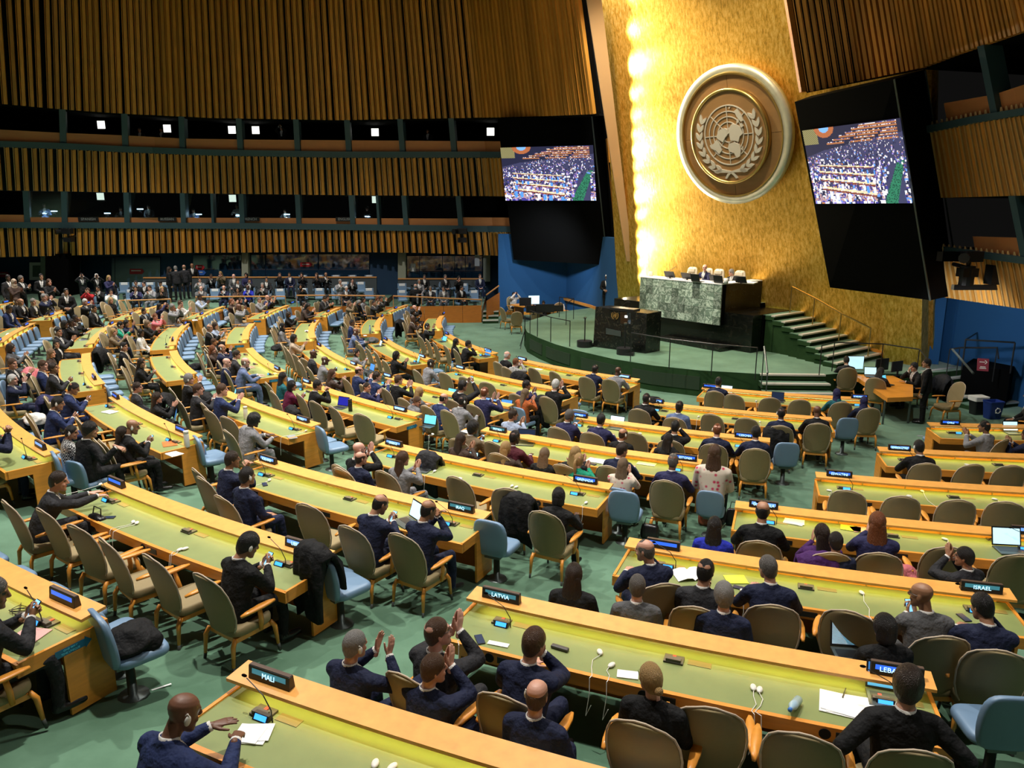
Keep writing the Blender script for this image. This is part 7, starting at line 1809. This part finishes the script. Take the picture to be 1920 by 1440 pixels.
def free_laptop(x, y, h, dr, s, m, lab, r_=0): P = hit(x, y, h); laptop(P, heading(P)+math.radians(r_), s, m, lab, 1.85)
M_SCRG, n, l, b = node_mat('screen_spreadsheet'); tc = n.new('ShaderNodeTexCoord'); br = n.new('ShaderNodeTexBrick'); br.inputs['Scale'].default_value = 26; br.inputs['Color1'].default_value = (.02, .16, .30, 1); br.inputs['Color2'].default_value = (.01, .05, .10, 1); br.inputs['Mortar'].default_value = (.05, .40, .50, 1); mp = n.new('ShaderNodeMapping'); mp.inputs['Rotation'].default_value = (PI/2, 0, 0); l.new(tc.outputs['Object'], mp.inputs[0]); l.new(mp.outputs[0], br.inputs[0]); l.new(br.outputs[0], b.inputs['Emission Color']); b.inputs['Emission Strength'].default_value = .9
free_laptop(1603, 1232, .62, 0, 1.15, M_SCRG, 'silver laptop with blue spreadsheet on the lap of the black-haired person', 10)
free_laptop(316, 790, .62, 0, 1.0, M_SCRB, 'open laptop on a lap beside the long-haired person, nearer one', -20); free_laptop(300, 780, .64, 0, .9, M_SCRW, 'second open laptop on a lap beside the long-haired person', -30)
free_laptop(690, 697, .62, 0, 1.0, M_SCRB, 'blue laptop on the lap of the masked person in grey', 0); free_laptop(877, 872, .62, 0, .9, M_SCRW, 'white tablet on a lap behind the GREECE desk', 10); free_laptop(800, 800, .62, 0, 1.0, M_SCRC, 'cyan laptop on the lap of the person with hair clip', 10)
# extra blue seats at the desk ends, some with coats
def extra_blue(x, y, lab, r_=0, s=1.12): P = hit(x, y); P2 = Vector(P); make_blue(TR(P2, heading(P2)+math.radians(r_), s), lab, 'blue seats at desk ends'); return P2, heading(P2)+math.radians(r_)
EB = [(935, 1083, 'large blue seat at the right end of the IRAQ desk', 0), (262, 1300, 'pale blue seat with black jacket at the lower left aisle', -15), (648, 1168, 'blue seat with black coat at the end of the LIBERIA desk', -15), (1172, 1015, 'blue seat at the right end of the GRENADA desk', 5), (150, 945, 'blue seat behind the person with arm over a chair', -10), (405, 905, 'blue seat at the end of the desk with orange magazine', -15), (628, 880, 'pale blue seat at the end of the ITALY desk', -15), (1465, 905, 'blue-grey seat beside the CZECHIA desk', 10), (1576, 850, 'blue-grey seat at the end of the second row desk', 10), (1095, 835, 'teal seat beside the CANADA desk', 0), (1843, 1452, 'teal blue seat back at the lower right corner', 10), (820, 745, 'blue seat at the aisle beside the balding person', 0)]
EBP = [extra_blue(*e) for e in EB]
# coats and bags
def coat(P, rz, c, lab, s=1.0, kind='back', seed=0):
    """cloth thrown over a seat back, or a heap on a seat"""
    rr_ = random.Random(seed); m_ = MB(); ph = rr_.uniform(0, 6)
    if kind == 'back':
        rg = []
        prof = [(-.15, .50), (-.155, .70), (-.19, .88), (-.27, .99), (-.35, 1.01), (-.44, .95), (-.47, .75), (-.46, .50), (-.46, .28), (-.43, .27), (-.42, .50), (-.40, .75), (-.34, .94), (-.28, .93), (-.22, .85), (-.18, .70), (-.17, .50)]
        for i in range(15):
            u = i/14*2-1; x = u*.235; rg.append([(x*(1+.1*math.sin(4*q[1]+ph)), q[0]-.05*(1-u*u)*0+.018*math.sin(9*u+ph+3*q[1])+.05*u*u, q[1]-.09*u*u*(1 if q[1] > .6 else 0)+(.05*math.sin(5*u+ph) if q[1] < .4 else 0)) for q in prof])
        m_.loft(rg)
        me = m_.mesh('coat', cloth(c), True)
    else:
        m_.ell((0, 0, 0), (.23, .20, .13), 28, 18); me_v = []
        for v in m_.v: f = 1+.16*math.sin(17*v.x+ph)*math.sin(15*v.y+1.3*ph)+.10*math.sin(31*v.x-23*v.y+40*v.z); me_v.append(Vector((v.x*f, v.y*f, max(v.z*f, -.06)+.5)))
        m_.v = me_v; me = m_.mesh('coat', cloth(c), True)
    return tag(obj('coat' if kind == 'back' or c != 'bag' else 'bag', me, None, TR(P, rz, s)), lab, 'coat')
coat(EBP[1][0], EBP[1][1], 'black', 'black jacket heaped on the pale blue seat, lower left', 1.12, 'heap', 3)
coat(EBP[2][0], EBP[2][1], 'black', 'black coat hanging over the blue seat by the LIBERIA desk', 1.15, 'back', 4)
def seat_near(x, y, h, kind):
    P = hit(x, y, h); return P
COATS = [(462, 800, 'silver', 'back', 'grey jacket over the armchair beside the curly-haired person', 1.0, -15), (800, 847, 'charcoal', 'back', 'long dark grey coat hung over a chair by the aisle', 1.0, 0), (970, 925, 'black', 'back', 'black coat over the armchair left of the GRENADA desk end', 1.0, 0), (1018, 743, 'black', 'back', 'black coat over the chair beside the white-haired person', 1.0, 0), (1226, 746, 'black', 'back', 'black coat over the chair of the cropped-haired person', 1.0, 0), (972, 698, 'black', 'back', 'black coat over the chair beside the checkered top', 1.0, 0),
 (1456, 801, 'black', 'back', 'black coat over the chair of the navy-suited person', 1.0, 0), (52, 690, 'pink', 'back', 'pink coat over a chair behind the clapping white-haired person', 1.0, -30), (80, 742, 'indigo', 'back', 'dark blue coat hanging down a chair at far left', 1.0, -30), (385, 737, 'black', 'back', 'black coat over a chair beside the brown-haired person', 1.0, -15), (545, 762, 'black', 'back', 'black coat over the chair of the bob-haired person', 1.0, -20), (1540, 1038, 'purple', 'back', 'deep purple coat over the chair before the indigo dress', 1.0, 10), (1680, 1082, 'pink', 'heap', 'pink scarf heaped on a chair behind the ISRAEL desk', .5, 0),
 (205, 680, 'beige', 'heap', 'beige coat folded on a blue seat, left block', .5, 0), (183, 652, 'black', 'back', 'black coat over the blue seats, left block', 1.0, -30), (370, 690, 'black', 'heap', 'black bag and cables by the blue seats, left block', .5, 0), (700, 640, 'grey', 'heap', 'grey-brown coat on a blue seat near the laptop', .5, 0), (748, 600, 'black', 'back', 'black coat draped over a blue seat near the aisle', 1.0, -30), (50, 800, 'black', 'heap', 'black jacket and white scarf on seats, left edge', .5, 0), (65, 790, 'white', 'heap', 'white scarf on the black jacket, left edge', .62, 0), (305, 738, 'black', 'back', 'black puffer jacket over a chair behind the laptops', 1.0, -30), (520, 655, 'black', 'heap', 'black bag on the blue seats, left block far end', .5, 0),
 (430, 600, 'silver', 'heap', 'grey coat on the blue seats of a far desk', .5, 0), (215, 800, 'black', 'heap', 'black jacket on the floor by the bald person', .3, 0), (1772, 705, 'black', 'back', 'black coat on the armchair beside the technicians\' table', 1.0, 100)]
for i, (x, y, c, kd, lab, h, r_) in enumerate(COATS):
    P = hit(x, y, h if kd == 'back' else h)
    if kd == 'back': rz = heading(P)+math.radians(r_); O = P-(Matrix.Rotation(rz, 3, 'Z') @ Vector((0, -.36, 0))); O.z = floor_z(O.x, O.y)
    else: rz = heading(P); O = Vector(P); O.z = floor_z(O.x, O.y)+(h-.5 if h != .5 else 0)
    coat(O, rz, c, lab, 1.05, kd, i)
M_BAGK = mat('black_leather_bag', (.008, .008, .009), .28, bump=.3, bscale=30); M_BAGP = mat('patterned_bag', (.20, .05, .02), .5, var=.9, scale=22)
def bag(x, y, h, w_, d_, hh, m, lab, r_=0):
    P = hit(x, y, h); t = thing('handbag', lab, 'bag', TR(Vector((P.x, P.y, floor_z(P.x, P.y)+h)), heading(P)+r_)); m_ = MB(); m_.loft([[(px_, py_, z) for px_, py_ in rrect(w_*q, d_*q2, d_*q2*.35)] for q, q2, z in ((.9, .9, 0), (1, 1, .05), (1, .9, hh*.5), (.86, .55, hh*.9), (.80, .35, hh))]); obj('body', sub(m_.mesh('body', m), 1), t)
    obj('handle', MB().tube([(-w_*.3, 0, hh*.95), (-w_*.25, .02, hh*1.35), (w_*.25, .02, hh*1.35), (w_*.3, 0, hh*.95)], .008, 6).mesh('handle', m), t)
bag(186, 1000, .47, .34, .22, .26, M_BAGK, 'shiny black handbag on the second armchair from the reaching person'); bag(1325, 985, 0, .30, .16, .36, M_BAGP, 'patterned orange-brown bag on the floor by the aisle'); bag(1378, 985, 0, .34, .16, .30, M_BAGK, 'black handbag on the floor beside the patterned bag'); bag(1218, 1010, .05, .30, .2, .25, M_BAGK, 'shiny dark bag on the floor near the blue seat, GRENADA desk')
bag(1632, 742, .1, .5, .2, .2, M_CREAML, 'cream bag by the technicians\' table'); bag(555, 690, .05, .3, .2, .3, M_BAGK, 'black backpack on the floor by the blue seats')
# white sticks of paper on the carpet
for x, y, r_, lab in ((300, 1289, 35, 'long white paper strip on the carpet by the pedestal'), (203, 1246, 35, 'shorter white paper strip on the carpet by the desk end')):
    P = hit(x, y, .006); tag(obj('paper_strip', MB().box((0, 0, 0), (.20, .02, .003)).mesh('strip', M_PAPER), None, TR(P, math.radians(r_))), lab, 'paper strip')
# blue direction stickers on desk ends
M_STK = mat('blue_sticker', (.01, .13, .24), .4); M_STK2 = mat('sticker_letters', (.10, .55, .70), .5)
def sticker(b, k, right, lab):
    a0, a1 = SPAN[b][k]; a = a1 if right else a0; R = ROW[k]; sgn = 1 if right else -1
    P = pol(R+.16, a+sgn*.0); rad = math.radians(a); tang = Vector((-math.sin(rad), math.cos(rad), 0))*sgn; radial = Vector((math.cos(rad), math.sin(rad), 0)); P = P+tang*.006; P.z = zc(R)+T_-.08
    # local x: radial inwards (towards the stage), local -y: outwards along the row
    x = -radial if right else radial; M = Matrix(((x.x, -tang.x, 0, P.x), (x.y, -tang.y, 0, P.y), (0, 0, 1, P.z), (0, 0, 0, 1)))
    pl = [(-.16, -.035), (.10, -.035), (.10, -.055), (.16, 0), (.10, .055), (.10, .035), (-.16, .035)]
    m_ = MB(); m_.loft([[(p[0], 0, p[1]) for p in pl], [(p[0], -.002, p[1]) for p in pl]]); o = obj('direction_sticker', m_.mesh('sticker', M_STK), DESKS[(b, k)], M, label='blue arrow sticker reading ONE WAY')
    for s_, z in (('ONE WAY', .014), ('SENS UNIQUE', -.016)):
        tm = textmesh(s_, .026); tm.materials.append(M_STK2); obj('lettering', tm, DESKS[(b, k)], M @ Matrix.Translation((-.03, -.003, z)) @ Matrix.Rotation(PI/2, 4, 'X'))
sticker('M', 0, True, ''); sticker('L', 4, True, ''); sticker('K', 4, True, ''); sticker('J', 4, True, ''); sticker('I', 4, True, '')
for o in list(COL.objects):
    if o.type == 'FONT':
        dg = bpy.context.evaluated_depsgraph_get(); me = bpy.data.meshes.new_from_object(o.evaluated_get(dg)); n2 = bpy.data.objects.new(o.name, me); COL.objects.link(n2); n2.parent = o.parent; n2.matrix_basis = o.matrix_basis; bpy.data.objects.remove(o)
for s in SLOTS:
    if s[4]: continue
    key = s[3]; M = TR(s[1], s[2])
    if s[0] == 'b': make_chair(M, 'empty beige armchair, '+seat_words(key))
    else: make_blue(M, 'empty blue seat, '+seat_words(key))

# things that nothing else tells apart are named by their order across the picture
from collections import defaultdict
same = defaultdict(list)
for o in COL.objects:
    if o.parent is None and 'category' in o and 'label' in o: same[o['label']].append(o)
for lb, os_ in same.items():
    if len(os_) < 2: continue
    bpy.context.view_layer.update()
    os_.sort(key=lambda o: proj(o.matrix_world.translation)[0]); n = len(os_)
    for i, o in enumerate(os_):
        w_ = {0: 'leftmost', n-1: 'rightmost'}.get(i, ['', 'second', 'third', 'fourth', 'fifth', 'sixth', 'seventh'][min(i, 6)]+' from left')
        o['label'] = ' '.join(lb.split()[:12]).rstrip(',')+', '+w_+' such'
